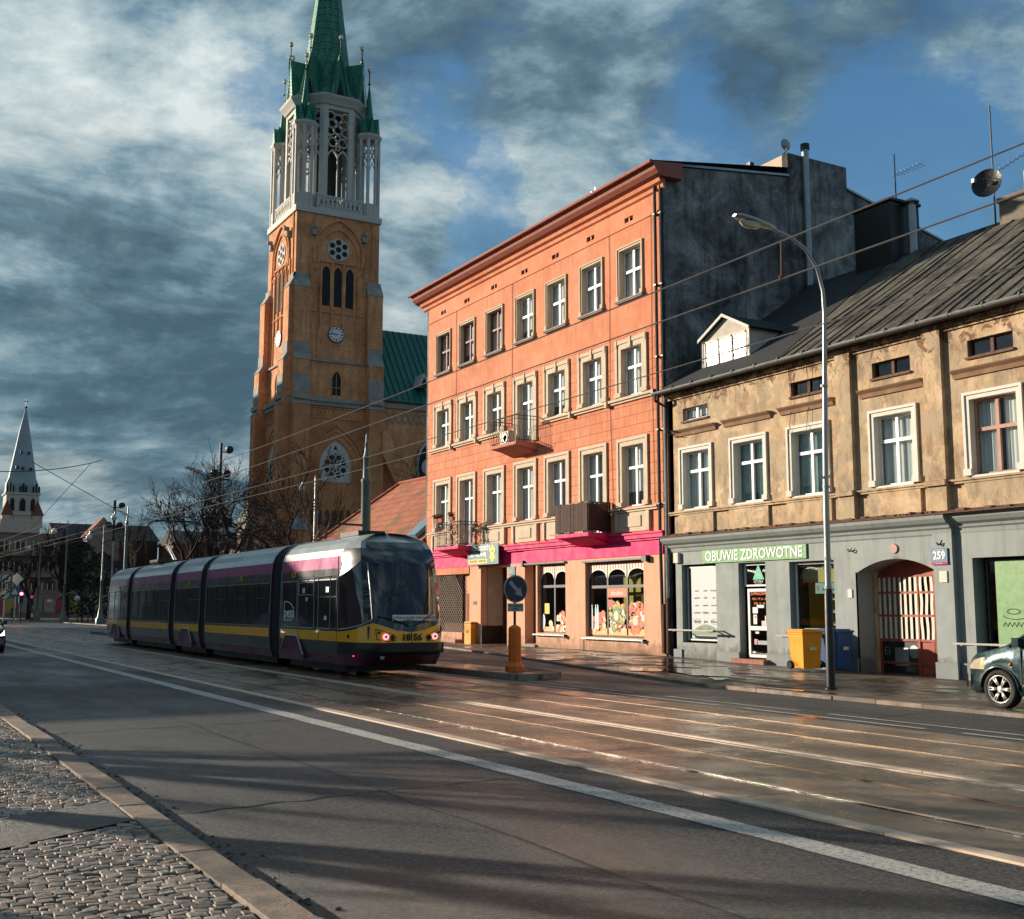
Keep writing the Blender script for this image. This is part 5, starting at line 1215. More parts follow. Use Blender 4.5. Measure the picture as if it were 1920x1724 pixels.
# signs on the grey wall
mb = MB(); mb.fb(24.07, 28.66, 2.97, 3.375, .005, .05); gs = tag(mb.build('shop_name_sign', M('leaf_green_sign', (.10, .33, .10), .5, var=.06)), 'long green sign OBUWIE ZDROWOTNE in white letters over the shoe shop', 'sign')
mb = MB(); mb.text('OBUWIE ZDROWOTNE', .44, (XW - .054, 26.36, 3.165), (0, -1, 0), (0, 0, 1), .004, sx=1.06, bold=.006); lt_ = mb
ys_ = [p[1] for p in mb.v]; k_ = 4.3 / (max(ys_) - min(ys_)); mb.v = [(x, 26.36 + (y - 26.36) * k_, z) for x, y, z in mb.v]; mb.build('white_lettering', M('sign_white', (.85, .85, .82), .5, var=0), gs)
def n259(b):
    a = MB(); a.text('259', .27, (XW - .082, 19.46, 2.86), (0, -1, 0), (0, 0, 1), .002, sx=.92, bold=.008); a.build('number', MWF, b)
    a = MB(); a.fb(19.21, 19.71, 2.64, 2.70, .08, .083); a.build('magenta_strip', MPK, b)
    a = MB(); a.text('ul. Piotrkowska', .05, (XW - .084, 19.46, 3.0), (0, -1, 0), (0, 0, 1), .001); a.text('Śródmieście', .04, (XW - .085, 19.46, 2.67), (0, -1, 0), (0, 0, 1), .001); a.build('street_name', MWF, b)
wall_box('house_number_plate', 19.21, 19.71, 2.64, 3.04, .08, MSB, 'blue plate 259 on the grey pier right of the gateway arch', 'sign', extra=n259)
wall_box('junction_box', 19.26, 19.50, 2.2, 2.48, .07, MWTR, 'small cream box on the grey pier under the 259 plate', 'box')
wall_box('meter_plate', 22.42, 22.58, 1.85, 2.08, .03, MWTR, 'pale paper notice on the grey wall left of the arch', 'notice')
mb = MB(); mb.lathe((XW - .02, 20.93, 3.1), [(.02, -.02), (.12, -.02), (.13, .02)], 16, axis='x'); o = tag(mb.build('round_plaque', M('plaque_pink', (.5, .25, .2), .6)), 'small round pinkish plaque over the gateway arch', 'plaque')
wall_box('alarm_box', 29.82, 30.08, 3.02, 3.36, .12, MWTR, 'white alarm siren box at the corner of the shoe shop', 'alarm', bev=.02)
for k, (y, z) in enumerate(((22.4, 3.1), (19.45, 3.14))):
    a = MB(); a.tube([(XW - .02, y + .14, z + .06), (XW - .12, y, z - .02), (XW - .02, y - .16, z + .02)], .014, 4); a.tube([(XW - .05, y, z), (XW - .05, y - .06, z + .1)], .01, 4)
    tag(a.build('wire_bracket', MBLK), ['bent black wire bracket on the grey wall right of the street lamp', 'bent black wire bracket above the 259 plate'][k], 'bracket')
a = MB(); a.tube([(XW - .02, 30.15, 7.3), (XW - .25, 30.0, 7.25)], .012, 4); [a.ball((XW - .25, 29.9 - k * .1, 7.35), .035, 6) for k in range(2)]; a.tube([(XW - .25, 30.05, 7.25), (XW - .25, 29.7, 7.2)], .012, 4)
tag(a.build('insulator_bracket', MBLK), 'old insulators on a bracket near the ochre house corner', 'bracket')
for k, (y, z0, z1) in enumerate(((24.5, 8.5, 6.2), (16.6, 8.5, 6.8), (23.75, 8.5, 6.6))):
    a = MB(); a.tube([(XW - .1, y, z0), (XW - .06, y - .03, (z0 + z1) / 2), (XW - .1, y + .1 - .35 * (k == 1), z1)], .008, 4)
    a.build('hanging_cable', MBLK, GB)

# ================================================================== tram
TC, HW = 10.8, 1.16
MTD = M('tram_dark_grey', (.018, .024, .026), .28, .1, var=.04, scale=.3, bmp=0, coat=.5)
MTP = M('tram_purple', (.11, .010, .05), .4, var=.08, scale=.4, bmp=0, coat=.3)
MTPK = M('tram_magenta', (.36, .02, .17), .3, .1, var=.06, scale=.3, bmp=0, coat=.5)
MTY = M('tram_yellow', (1.0, .47, .003), .3, var=.05, scale=.3, bmp=0, coat=.4)
MTR = M('tram_roof_silver', (.42, .45, .44), .34, .4, var=.08, scale=.3, bmp=0, coat=.4)
MTW = M('tram_window_glass', (.006, .009, .010), .04, 0, var=.2, scale=.3, bmp=0, coat=.3, spec=.5)
MBEL = M('bellows_rubber', (.022, .024, .026), .75, bmp=.2)
TR = thing('tram', 'five section tram in dark grey, magenta and yellow with silver roof on the far track', 'tram', (TC, 23.6, .02))
# side profile: (z, inset) ; bands between levels
PZ = [(.30, .10), (.50, .03), (.82, .0), (1.05, .0), (1.12, .0), (2.23, .015), (2.34, .018), (2.50, .03), (2.78, .06), (2.95, .13), (3.10, .25), (3.22, .42), (3.30, .70), (3.33, 1.16)]
BANDS = [('lower_panel', 0, 1, MTP), ('dark_skirt', 1, 2, MTD), ('yellow_stripe', 2, 3, MTY), ('sill_band', 3, 4, MTD), ('window_glass', 4, 5, MTW), ('upper_panel', 5, 7, MTD), ('magenta_band', 7, 8, MTPK), ('roof_fairing', 8, 13, MTR)]
def tram_module(y0, y1, nwin, name, num=False):
    body = None
    for nm, i0, i1, mt in BANDS:
        a = MB()
        for s in (-1, 1):
            for i in range(i0, i1):
                (z0, e0), (z1, e1) = PZ[i], PZ[i + 1]; x0, x1 = TC + s * (HW - e0), TC + s * (HW - e1)
                a.face([(x0, y0, z0), (x0, y1, z0), (x1, y1, z1), (x1, y0, z1)], s < 0)
        if nm == 'lower_panel':
            for y in (y0, y1): a.face([(TC - HW + e, y, z) for z, e in PZ] + [(TC + HW - e, y, z) for z, e in PZ[::-1]], y == y0)
            a.face([(TC - HW + .1, y0, .3), (TC + HW - .1, y0, .3), (TC + HW - .1, y1, .3), (TC - HW + .1, y1, .3)])
            body = a.build(name, mt, TR, smooth=True)
        else: a.build(nm, mt, body, smooth=(nm == 'roof_fairing'))
    w_ = (y1 - y0 - .2) / nwin; a = MB(); b = MB()
    for s in (-1, 1):
        for i in range(nwin + 1): y = y0 + .1 + w_ * i; x = TC + s * (HW - .005); a.box(x - .012, x + .012, y - .022, y + .022, 1.12, 2.23)
        for i in range(nwin):
            y = y0 + .1 + w_ * i; x = TC + s * (HW - .01); b.box(x - .012, x + .012, y + .03, y + w_ - .03, 2.235, 2.262); b.box(x - .011, x + .011, y + .03, y + w_ - .03, 1.10, 1.118)
            if i % 2 == 0: a.box(x - .01, x + .011, y + .02, y + w_ - .02, 1.83, 1.86)
    a.build('window_post', MTD, body); b.build('chrome_trim', MZN, body)
    a = MB(); a.box(TC - HW + .28, TC + HW - .28, y0 + .1, y1 - .1, .12, .31); a.build('underframe', MBLK, body)
    a = MB()
    for i in range(int((y1 - y0) / 2.2) + 1): y = min(y1 - .3, y0 + .9 + i * 2.2); a.lathe((TC - HW + .06, y, .56), [(.028, -.01), (.02, -.03)], 8, axis='x')
    a.build('side_reflector', emit('side_marker', (.9, .5, .5), .35) if 'side_marker' not in bpy.data.materials else bpy.data.materials['side_marker'], body)
    return body
def bogie(yc, body):
    a = MB()
    for s in (-1, 1):
        x = TC + s * HW; q = [(yc - .95, .30), (yc + .95, .30), (yc + .9, .45), (yc + .5, .86), (yc + .42, .90), (yc - .42, .90), (yc - .5, .86), (yc - .9, .45)]
        a.prism(q, 'x', x - .03 if s < 0 else x - .02, x + .02 if s < 0 else x + .03)
    b = a.build('bogie_cover', MTP, TR); a = MB()
    x = TC - HW - .035
    a.tube([(x, yc + .9, .45), (x, yc + .47, .88), (x, yc + .42, .90), (x, yc - .42, .90), (x, yc - .5, .86), (x, yc - .9, .45)], .017, 5); a.build('cover_edge', MTR, b)
    for y in (yc - .55, yc + .55):
        for s in (-1, 1):
            a = MB(); a.lathe((TC + s * .5, y, .29), [(.05, -.06), (.28, -.06), (.28, -.02), (.255, .05), (.05, .05)], 18, axis='x'); a.build('wheel', MBLK, b)
def joint(y0, y1):
    a = MB(); n = 9
    for i in range(n):
        a0, a1 = y0 + (y1 - y0) * i / n, y0 + (y1 - y0) * (i + 1) / n; m = (a0 + a1) / 2
        prs = [[(TC - HW + e + d, y, z) for z, e in PZ] + [(TC + HW - e - d, y, z) for z, e in PZ[::-1]] for y, d in ((a0, .10), (m, .05), (a1, .10))]
        for p, q in zip(prs, prs[1:]):
            for k in range(len(p) - 1): a.face([p[k], q[k], q[k + 1], p[k + 1]], True)
    return a.build('bellows', MBEL, TR)
MODS = [(25.15, 29.3, 2), (30.2, 36.8, 6), (37.55, 40.9, 2), (41.7, 48.3, 5), (49.05, 53.2, 3)]
bodies = [tram_module(a, b, n, 'car_section') for a, b, n in MODS]
for (a, b, _), (c, d, _) in zip(MODS, MODS[1:]): joint(b, c)
for yc, k in ((28.3, 0), (39.2, 2), (51.2, 4)): bogie(yc, bodies[k])
# grey frame lips each side of the bellows, number boards
for k, (a_, b_, _) in enumerate(MODS):
    mb = MB()
    for y in ((a_, b_) if k not in (0, 4) else ((b_,) if k == 0 else (a_,))):
        for s in (-1,): mb.tube([(TC + s * (HW - e + .004), y, z) for z, e in PZ], .018, 5)
    mb.build('joint_trim', MZN, bodies[k])
    mb = MB(); yb = a_ + (b_ - a_) * .42 if k else 28.35; mb.box(TC - HW + .008, TC - HW + .02, yb - .14, yb + .14, 2.36, 2.48)
    nb = mb.build('number_board', MTY, bodies[k]); mb = MB(); mb.text('1856', .11, (TC - HW + .006, yb, 2.42), (0, -1, 0), (0, 0, 1), .001); mb.build('number', MBLK, nb)
# rear end cap
mb = MB(); st = [(53.2, 1, 0), (53.8, .93, .03), (54.25, .72, .10), (54.45, .35, .2)]; prev = None
for y, k, dz in st:
    ring = [(TC + s * (HW - e) * k, y - max(0, z - 2.2) * .4, z - (dz if z > 3 else 0)) for s, seq in ((-1, PZ), (1, PZ[::-1])) for z, e in seq]
    if prev:
        for i in range(len(ring) - 1): mb.face([prev[i], ring[i], ring[i + 1], prev[i + 1]], True)
    prev = ring
mb.face(prev); mb.build('rear_cab', MTD, TR, smooth=True)
# driver's cab: columns run from the near side round the nose to the far side
cols = [(-1.16, 25.15), (-1.14, 24.8), (-1.07, 24.42), (-.95, 24.06), (-.82, 23.82), (-.66, 23.68), (-.35, 23.62), (0, 23.60), (.35, 23.62), (.66, 23.68), (.82, 23.82), (.95, 24.06), (1.07, 24.42), (1.14, 24.8), (1.16, 25.15)]
nc = len(cols)
def lean(z):   # how far the nose sits back at each height
    for (za, a), (zb, b) in zip(LE, LE[1:]):
        if za <= z <= zb: return a + (b - a) * (z - za) / (zb - za)
    return LE[-1][1]
LE = [(.2, .75), (.34, .55), (.52, .10), (.6, .0), (.84, .0), (1.1, .05), (1.4, .10), (2.2, .34), (2.75, .62), (3.0, .85), (3.15, 1.05), (3.26, 1.3), (3.33, 1.5)]
def inset(z):
    for (za, a), (zb, b) in zip(PZ, PZ[1:]):
        if za <= z <= zb: return a + (b - a) * (z - za) / (zb - za)
    return PZ[0][1] if z < .4 else PZ[-1][1]
front = [0, .05, .2, .5, .85, 1, 1, 1, 1, 1, .85, .5, .2, .05, 0]
#         row heights per column index (symmetric)
def rows(c):
    m = min(c, nc - 1 - c)
    ytop = [1.05, 1.06, 1.10, 1.18, 1.25, 1.20, 1.09, 1.05][m]
    gtop = [2.30, 2.36, 2.50, 2.66, 2.60, 2.60, 2.60, 2.60][m]
    gbot = [1.12, 1.13, 1.17, 1.24, 1.34, 1.32, 1.24, 1.20][m]
    return [.30, .42, .54, .62, .80, .82, ytop, gbot, 1.6, 2.0, gtop, max(2.62, gtop + .03), 2.78, 2.95, 3.10, 3.22, 3.30, 3.33]
def cpt(c, z):
    x, y = cols[c]; e = inset(z); k = (HW - min(e, 1.14) * (1 if min(c, nc - 1 - c) < 3 or z > 3.15 else .55)) / HW if z > 2.4 or z < .5 else 1
    lz = lean(z); yy = y + lz * (.15 + .85 * front[c]) * (1 if z > 1 else front[c])
    yy = min(yy, 25.15)
    bulge = .03 if .55 <= z <= .81 and 2 < c < nc - 3 else 0
    taper = 1 - .02 * max(0, min(1, (z - 1.2) / 2)) * front[c] 
    return (TC + x * k * taper, yy - bulge, z)
grid = [[cpt(c, z) for z in rows(c)] for c in range(nc)]
def part_of(c, r):
    m = min(c, nc - 2 - c)
    if r < 2: return 'nose_skirt'
    if r < 5: return 'bumper'
    if r == 5: return 'yellow_nose'
    if r == 6: return 'dark_surround'
    if r in (7, 8, 9): return 'cab_side_window' if m <= 2 else ('dark_surround' if m == 3 else 'windscreen')
    if r in (10, 11): return 'dark_surround' if m >= 3 else 'cab_side_panel'
    if r == 12 and m >= 3 or r == 13 and m >= 4: return 'dark_surround'
    if r == 12: return 'cab_side_panel'
    return 'cab_roof'
pm = {'nose_skirt': MTP, 'bumper': MBLK, 'yellow_nose': MTY, 'dark_surround': M('gloss_black', (.006, .008, .01), .06, bmp=0, coat=1), 'cab_side_window': MTG, 'windscreen': MWSG, 'cab_side_panel': MTD, 'cab_roof': MTR}
acc = {k: MB() for k in pm}
for c in range(nc - 1):
    for r in range(len(grid[0]) - 1):
        k = part_of(c, r); acc[k].face([grid[c][r], grid[c + 1][r], grid[c + 1][r + 1], grid[c][r + 1]])
cab = None
for k in ('cab_roof', 'yellow_nose', 'bumper', 'nose_skirt', 'dark_surround', 'cab_side_panel', 'cab_side_window', 'windscreen'):
    o = acc[k].build(k, pm[k], TR, smooth=True, fix=True)
    for p in o.data.polygons: pass
mb = MB(); mb.face([(TC - .3, 25.2, 3.34), (TC + .3, 25.2, 3.34), (TC + .3, 25.15, 3.33), (TC - .3, 25.15, 3.33)])
# interior of the cab
mb = MB(); mb.box(TC - 1.0, TC + 1.0, 25.3, 25.34, .6, 2.9); mb.box(TC - .9, TC + .9, 23.95, 24.5, .9, 1.18); mb.build('dashboard', M('dash_blue_grey', (.03, .05, .075), .6), TR)
mb = MB(); mb.box(TC - .25, TC + .25, 24.95, 25.05, 1.1, 1.85); mb.build('driver_seat', MBLK, TR, bevel=.04)
# trims: lines around side window, door and windows near the cab
mb = MB(); xs = TC - HW - .006
def frame(y0, y1, z0, z1, X, r=.012):
    for a, b in (((y0, z0), (y1, z0)), ((y1, z0), (y1, z1)), ((y1, z1), (y0, z1)), ((y0, z1), (y0, z0))): mb.cyl((X, a[0], a[1]), (X, b[0], b[1]), r, n=4)
frame(26.0 - .35, 26.45, 1.10, 2.33, xs); frame(26.75, 27.9, 1.10, 2.3, xs); frame(26.8, 27.85, 1.9, 2.2, xs); frame(28.0, 29.15, 1.1, 2.24, xs)
mb.tube([Vector(grid[c][7]) + Vector((-.01, -.01, -.02)) for c in range(0, 5)], .016, 5); mb.tube([Vector(grid[4][r]) + Vector((-.012, -.01, 0)) for r in range(7, 11)], .014, 5)
mb.tube([(TC - HW - .005, 25.15, z) for z in (1.1, 2.4, 2.78)], .012, 4)
mb.build('window_trim', MZN, bodies[0])
mb = MB(); mb.cur = (.75, .75, .72)
for y0, y1, z0, z1 in ((25.75, 25.95, 1.95, 2.08), (25.85, 26.05, 1.3, 1.4), (27.2, 27.35, 1.75, 1.84), (27.4, 27.6, 1.95, 2.07)): mb.face([(xs - .002, y0, z0), (xs - .002, y0, z1), (xs - .002, y1, z1), (xs - .002, y1, z0)])
mb.cur = (.6, .05, .05); mb.face([(xs - .002, 29.2, 1.6), (xs - .002, 29.2, 1.78), (xs - .002, 29.28, 1.78), (xs - .002, 29.28, 1.6)]); mb.build('stickers', MVC, bodies[0])
mb = MB(); mb.text('pesa', .38, (xs - .003, 28.58, 1.46), (0, -1, 0), (0, 0, 1), .001, sx=1.25, bold=.008); mb.text('Bydgoszcz SA', .11, (xs - .003, 28.58, 1.29), (0, -1, 0), (0, 0, 1), .001)
mb.tube([(xs - .004, 28.97, 1.5), (xs - .004, 28.97, 1.72)] + [(xs - .004, 28.97 - .75 * math.sin(t * .157), 1.5 + .25 * math.cos(t * .157)) for t in range(0, 10)], .010, 4); mb.build('maker_logo', MWF, bodies[0])
# small corner panels in the yellow stripe
mb = MB()
for y in (25.2, 26.4, 27.9): mb.box(xs + .001, xs + .004, y, y + .012, .82, 1.05)
mb.lathe((TC - 1.10, 24.62, .95), [(.055, .0), (.035, -.025)], 12, axis='x'); mb.build('panel_seams', MBLK, bodies[0])
def nz(x, z):   # nose y at a given x
    best = min(range(nc), key=lambda c: abs(cols[c][0] - x)); return cpt(best, z)[1]
mb = MB(); yn = 23.60
mb.text('18 56', .20, (TC, yn - .014, .93), (1, 0, 0), (0, 0, 1), .002, sx=1.1, bold=.008); mb.box(TC - .004, TC + .004, yn - .01, yn + .02, .82, 1.05); mb.build('fleet_number', MBLK, TR)
for s in (-1, 1):
    mb = MB(); yb = 23.60
    def P2(x, z): 
        ax = abs(x); yv = 23.62 if ax < .35 else 23.62 + (ax - .35) * .19 if ax < .66 else 23.68 + (ax - .66) * .88
        return (TC + x, yv + .01 - .022, z)
    pts2 = [P2(s * a, z) for a, z in ((.79, 1.12), (.48, 1.02), (.36, .95), (.38, .87), (.56, .85), (.77, .9))]
    mb.tube(pts2 + [pts2[0]], .007, 4); hl = mb.build('headlight', MBLK, TR)
    mb = MB(); c_ = P2(s * .60, .95); mb.lathe(c_, [(.03, -.012), (.065, -.02), (.065, -.01), (.07, .01)], 20, axis='y')
    mb.build('lamp_ring', emit('lamp_ring_light' , (1, .40, .48), 1.0), hl)
    mb = MB(); c_ = P2(s * .45, .93); mb.lathe(c_, [(.055, -.012), (.06, .01)], 16, axis='y'); c_ = P2(s * .73, 1.04); mb.lathe(c_, [(.03, -.012), (.03, .01)], 10, axis='y'); c_ = P2(s * .60, .95); mb.lathe(c_, [(.028, -.026), (.028, .01)], 12, axis='y'); mb.build('lamp_lens', MBLK, hl)
mb = MB(); mb.box(TC - .42, TC + .62, 23.70, 23.715, 1.30, 1.43); cd = mb.build('dashboard_card', M('card_pink_white', (.95, .82, .78), .6, bmp=0), TR)
mb = MB(); mb.text('STRZELAJ BEZPIECZNE WAKACJE', .075, (TC + .10, 23.695, 1.365), (1, 0, 0), (0, 0, 1), .001, sx=.92); mb.build('card_text', MBLK, cd)
# wipers, destination box, mirrors
mb = MB(); mb.box(TC - .62, TC + .62, 24.55, 24.62, 2.66, 2.9); mb.build('destination_box', M('unlit_display', (.012, .016, .016), .2, bmp=0), TR)
mb = MB(); mb.tube([(TC + .1, 23.63, 1.19), (TC + .55, 23.70, 1.45), (TC + .6, 23.83, 2.0)], .012, 4); mb.tube([(TC - .05, 23.63, 1.19), (TC - .5, 23.69, 1.36), (TC - .75, 23.78, 1.40)], .012, 4); mb.build('wiper', MBLK, TR)
mb = MB(); mb.lathe((TC - .62, 23.80, .50), [(.055, -.012), (.04, -.014), (.04, -.01)], 16, axis='y'); mb.build('round_badge', MZN, TR)
mb = MB(); mb.box(TC + .98, TC + 1.10, 24.2, 24.6, .56, .80); mb.build('corner_bumper', MBLK, TR, bevel=.03)
mb = MB(); mb.lathe((TC - 1.04, 24.3, .52), [(.02, -.05), (.015, -.07)], 8, axis='x'); mb.build('marker_lamp', emit('red_marker', (1, .1, .1), 1.2), TR)
# pantograph over the fourth section
mb = MB(); PY = 47.5; z0 = 3.42
mb.box(TC - .7, TC + .7, PY - 1.6, PY - .2, 3.34, 3.46); pg = mb.build('pantograph', MBLK, TR)
mb = MB(); mb.tube([(TC, PY - 1.4, z0), (TC, PY + .1, 4.15), (TC, PY - .9, 5.0)], .035, 6); mb.tube([(TC + .12, PY - 1.3, z0), (TC + .08, PY + .05, 4.1)], .02, 5)
mb.build('pantograph_arm', MZN, pg)
mb = MB(); 
for dy in (0, .35): mb.tube([(TC - .95, PY - 1.0 + dy, 4.88), (TC - .7, PY - 1.0 + dy, 5.02), (TC + .7, PY - 1.0 + dy, 5.02), (TC + .95, PY - 1.0 + dy, 4.88)], .025, 5)
mb.build('contact_bow', MBLK, pg)
mb = MB(); mb.box(TC - .35, TC + .35, 26.0, 27.2, 3.33, 3.45); mb.tube([(TC - .5, 27.9, 3.35), (TC - .5, 27.6, 3.72), (TC + .4, 27.6, 3.7)], .03, 5); mb.tube([(TC - .4, 29.0, 3.35), (TC - .4, 28.0, 3.95)], .03, 5); mb.build('roof_equipment', MBLK, TR)
# driver
def person(name, pos, label, rz=0, seated=False, top=(.03, .05, .1), bottom=(.02, .02, .03), parent=None, skin=(.35, .2, .14)):
    V = {'pel': (0, 0, .95), 'spi': (0, .01, 1.2), 'che': (0, 0, 1.38), 'nek': (0, 0, 1.52), 'hed': (0, -.02, 1.66), 'top': (0, -.01, 1.76),
         'hl': (-.1, 0, .92), 'kl': (-.11, -.02, .5), 'al': (-.11, .02, .09), 'tl': (-.12, -.14, .04), 'sl': (-.19, 0, 1.42), 'el': (-.25, .03, 1.14), 'wl': (-.24, -.08, .92), 'ml': (-.24, -.12, .84)}
    if seated:
        V.update(kl=(-.12, -.42, .92), al=(-.12, -.4, .5), tl=(-.12, -.52, .46), el=(-.26, -.08, 1.14), wl=(-.16, -.32, 1.18), ml=(-.13, -.4, 1.2))
    Rr = dict(pel=.15, spi=.135, che=.16, nek=.055, hed=.095, top=.06, hl=.09, kl=.06, al=.042, tl=.035, sl=.065, el=.045, wl=.032, ml=.028)
    keys = list(V); vs = [V[k] for k in keys]; rs = [Rr[k] for k in keys]
    E_ = [('pel', 'spi'), ('spi', 'che'), ('che', 'nek'), ('nek', 'hed'), ('hed', 'top'), ('pel', 'hl'), ('hl', 'kl'), ('kl', 'al'), ('al', 'tl'), ('che', 'sl'), ('sl', 'el'), ('el', 'wl'), ('wl', 'ml')]
    ed = [(keys.index(a), keys.index(b)) for a, b in E_]; n = len(keys)
    for k in ('hl', 'kl', 'al', 'tl', 'sl', 'el', 'wl', 'ml'): keys.append(k + 'R'); x, y, z = V[k]; vs.append((-x, y, z)); rs.append(Rr[k])
    for a, b in E_:
        if b in ('hl', 'kl', 'al', 'tl', 'sl', 'el', 'wl', 'ml'): ed.append((keys.index(a + 'R' if a + 'R' in keys else a), keys.index(b + 'R')))
    me = bpy.data.meshes.new(name); me.from_pydata(vs, ed, []); o = bpy.data.objects.new(name, me); col.objects.link(o)
    sk = o.modifiers.new('skin', 'SKIN'); sd = o.modifiers.new('sub', 'SUBSURF'); sd.levels = sd.render_levels = 1
    for i, d in enumerate(me.skin_vertices[0].data): d.radius = (rs[i], rs[i] * (.75 if rs[i] > .12 else 1)); d.use_root = (i == 0)
    dg = bpy.context.evaluated_depsgraph_get(); m2 = bpy.data.meshes.new_from_object(o.evaluated_get(dg)); o.modifiers.clear(); o.data = m2
    mats = [M('cloth_%d%d%d' % tuple(int(c * 100) for c in top), top, .9), M('trouser_%d%d%d' % tuple(int(c * 100) for c in bottom), bottom, .9), M('skin_tone', skin, .6)]
    m2.materials.clear(); [m2.materials.append(m) for m in mats]
    for p in m2.polygons:
        c = p.center; p.material_index = 2 if c.z > 1.52 else (1 if (c.z < .93 and abs(c.x) < .2) else 0); p.use_smooth = True
    o.location = pos; o.rotation_euler = (0, 0, rz); tag(o, label, 'person')
    h = MB(); h.lathe((0, .0, 1.66), [(.10, -.02), (.108, .05), (.085, .11), (.02, .14)], 12, sy=1.1); hm_ = h.mesh('hair', MBLK); sub('hair', hm_, o)
    f = MB(); f.box(-.04, -.025, -.125, -.105, 1.665, 1.675); f.box(.025, .04, -.125, -.105, 1.665, 1.675); f.box(-.012, .012, -.14, -.1, 1.63, 1.66); f.box(-.025, .025, -.122, -.1, 1.605, 1.612); sub('face', f.mesh('face', MBRN), o)
    return o
person('person', (TC + .12, 24.85, .22), 'tram driver in dark clothes seated behind the windscreen', 0, True)

# ================================================================== cathedral
TX, TY = 43.4, 120.0          # tower axis
CA = thing('cathedral', 'tall gothic cathedral tower of stained orange plaster with green copper spire and white lantern', 'church', (TX, TY, 0))
H = 4.8                        # half width of the upper shaft
def pointed(c, z0, w, h, n=7, sharp=1.15):
    """outline of a pointed-arch opening, local (u, z)"""
    hs = h - w * sharp * .78
    R_ = w * sharp; pts = [(c - w / 2, z0), (c - w / 2, z0 + hs)]
    cx = c - w / 2 + R_
    zt = math.sqrt(max(.01, R_ * R_ - (cx - c) ** 2)); a0 = math.pi; a1 = math.atan2(zt, c - cx)
    k = (h - hs) / zt
    for i in range(1, n + 1):
        a = a0 + (a1 - a0) * i / n; pts.append((cx + R_ * math.cos(a), z0 + hs + R_ * math.sin(a) * k))
    right = [(2 * c - u, z) for u, z in pts[-2::-1]]
    return pts + right
def onface(face, u, z, o, hw=None):
    """u along the face (to the right as seen from outside), o outwards; face 'F' looks at -y, 'W' at -x"""
    d = (H if hw is None else hw) + o
    return (TX + u, TY - d, z) if face == 'F' else (TX - d, TY - u, z)
def fprism(mb, face, pts, o0, o1, hw=None):
    n = len(pts); b = len(mb.v)
    mb.v += [onface(face, u, z, o0, hw) for u, z in pts] + [onface(face, u, z, o1, hw) for u, z in pts]
    mb.addf(range(b, b + n)); mb.addf(range(b + 2 * n - 1, b + n - 1, -1))
    for i in range(n): j = (i + 1) % n; mb.addf([b + i, b + n + i, b + n + j, b + j])
def arch_ring(mb, face, c, z0, w, h, t, o0, o1, hw=None, sharp=1.15):
    a = pointed(c, z0, w, h, sharp=sharp); b_ = pointed(c, z0, w + 2 * t, h + t * 1.2, sharp=sharp); n = len(a)
    for i in range(n - 1):
        q = [a[i], a[i + 1], b_[i + 1], b_[i]]; fprism(mb, face, q, o0, o1, hw)
def frect(mb, face, u0, u1, z0, z1, o0, o1, hw=None): fprism(mb, face, [(u0, z0), (u1, z0), (u1, z1), (u0, z1)], o0, o1, hw)
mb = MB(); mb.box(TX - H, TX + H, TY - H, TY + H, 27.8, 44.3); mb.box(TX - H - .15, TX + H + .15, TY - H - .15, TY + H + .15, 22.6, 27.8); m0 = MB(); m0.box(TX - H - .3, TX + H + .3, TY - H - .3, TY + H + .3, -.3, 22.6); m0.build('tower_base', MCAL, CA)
sh = mb.build('tower_shaft', MCA, CA)
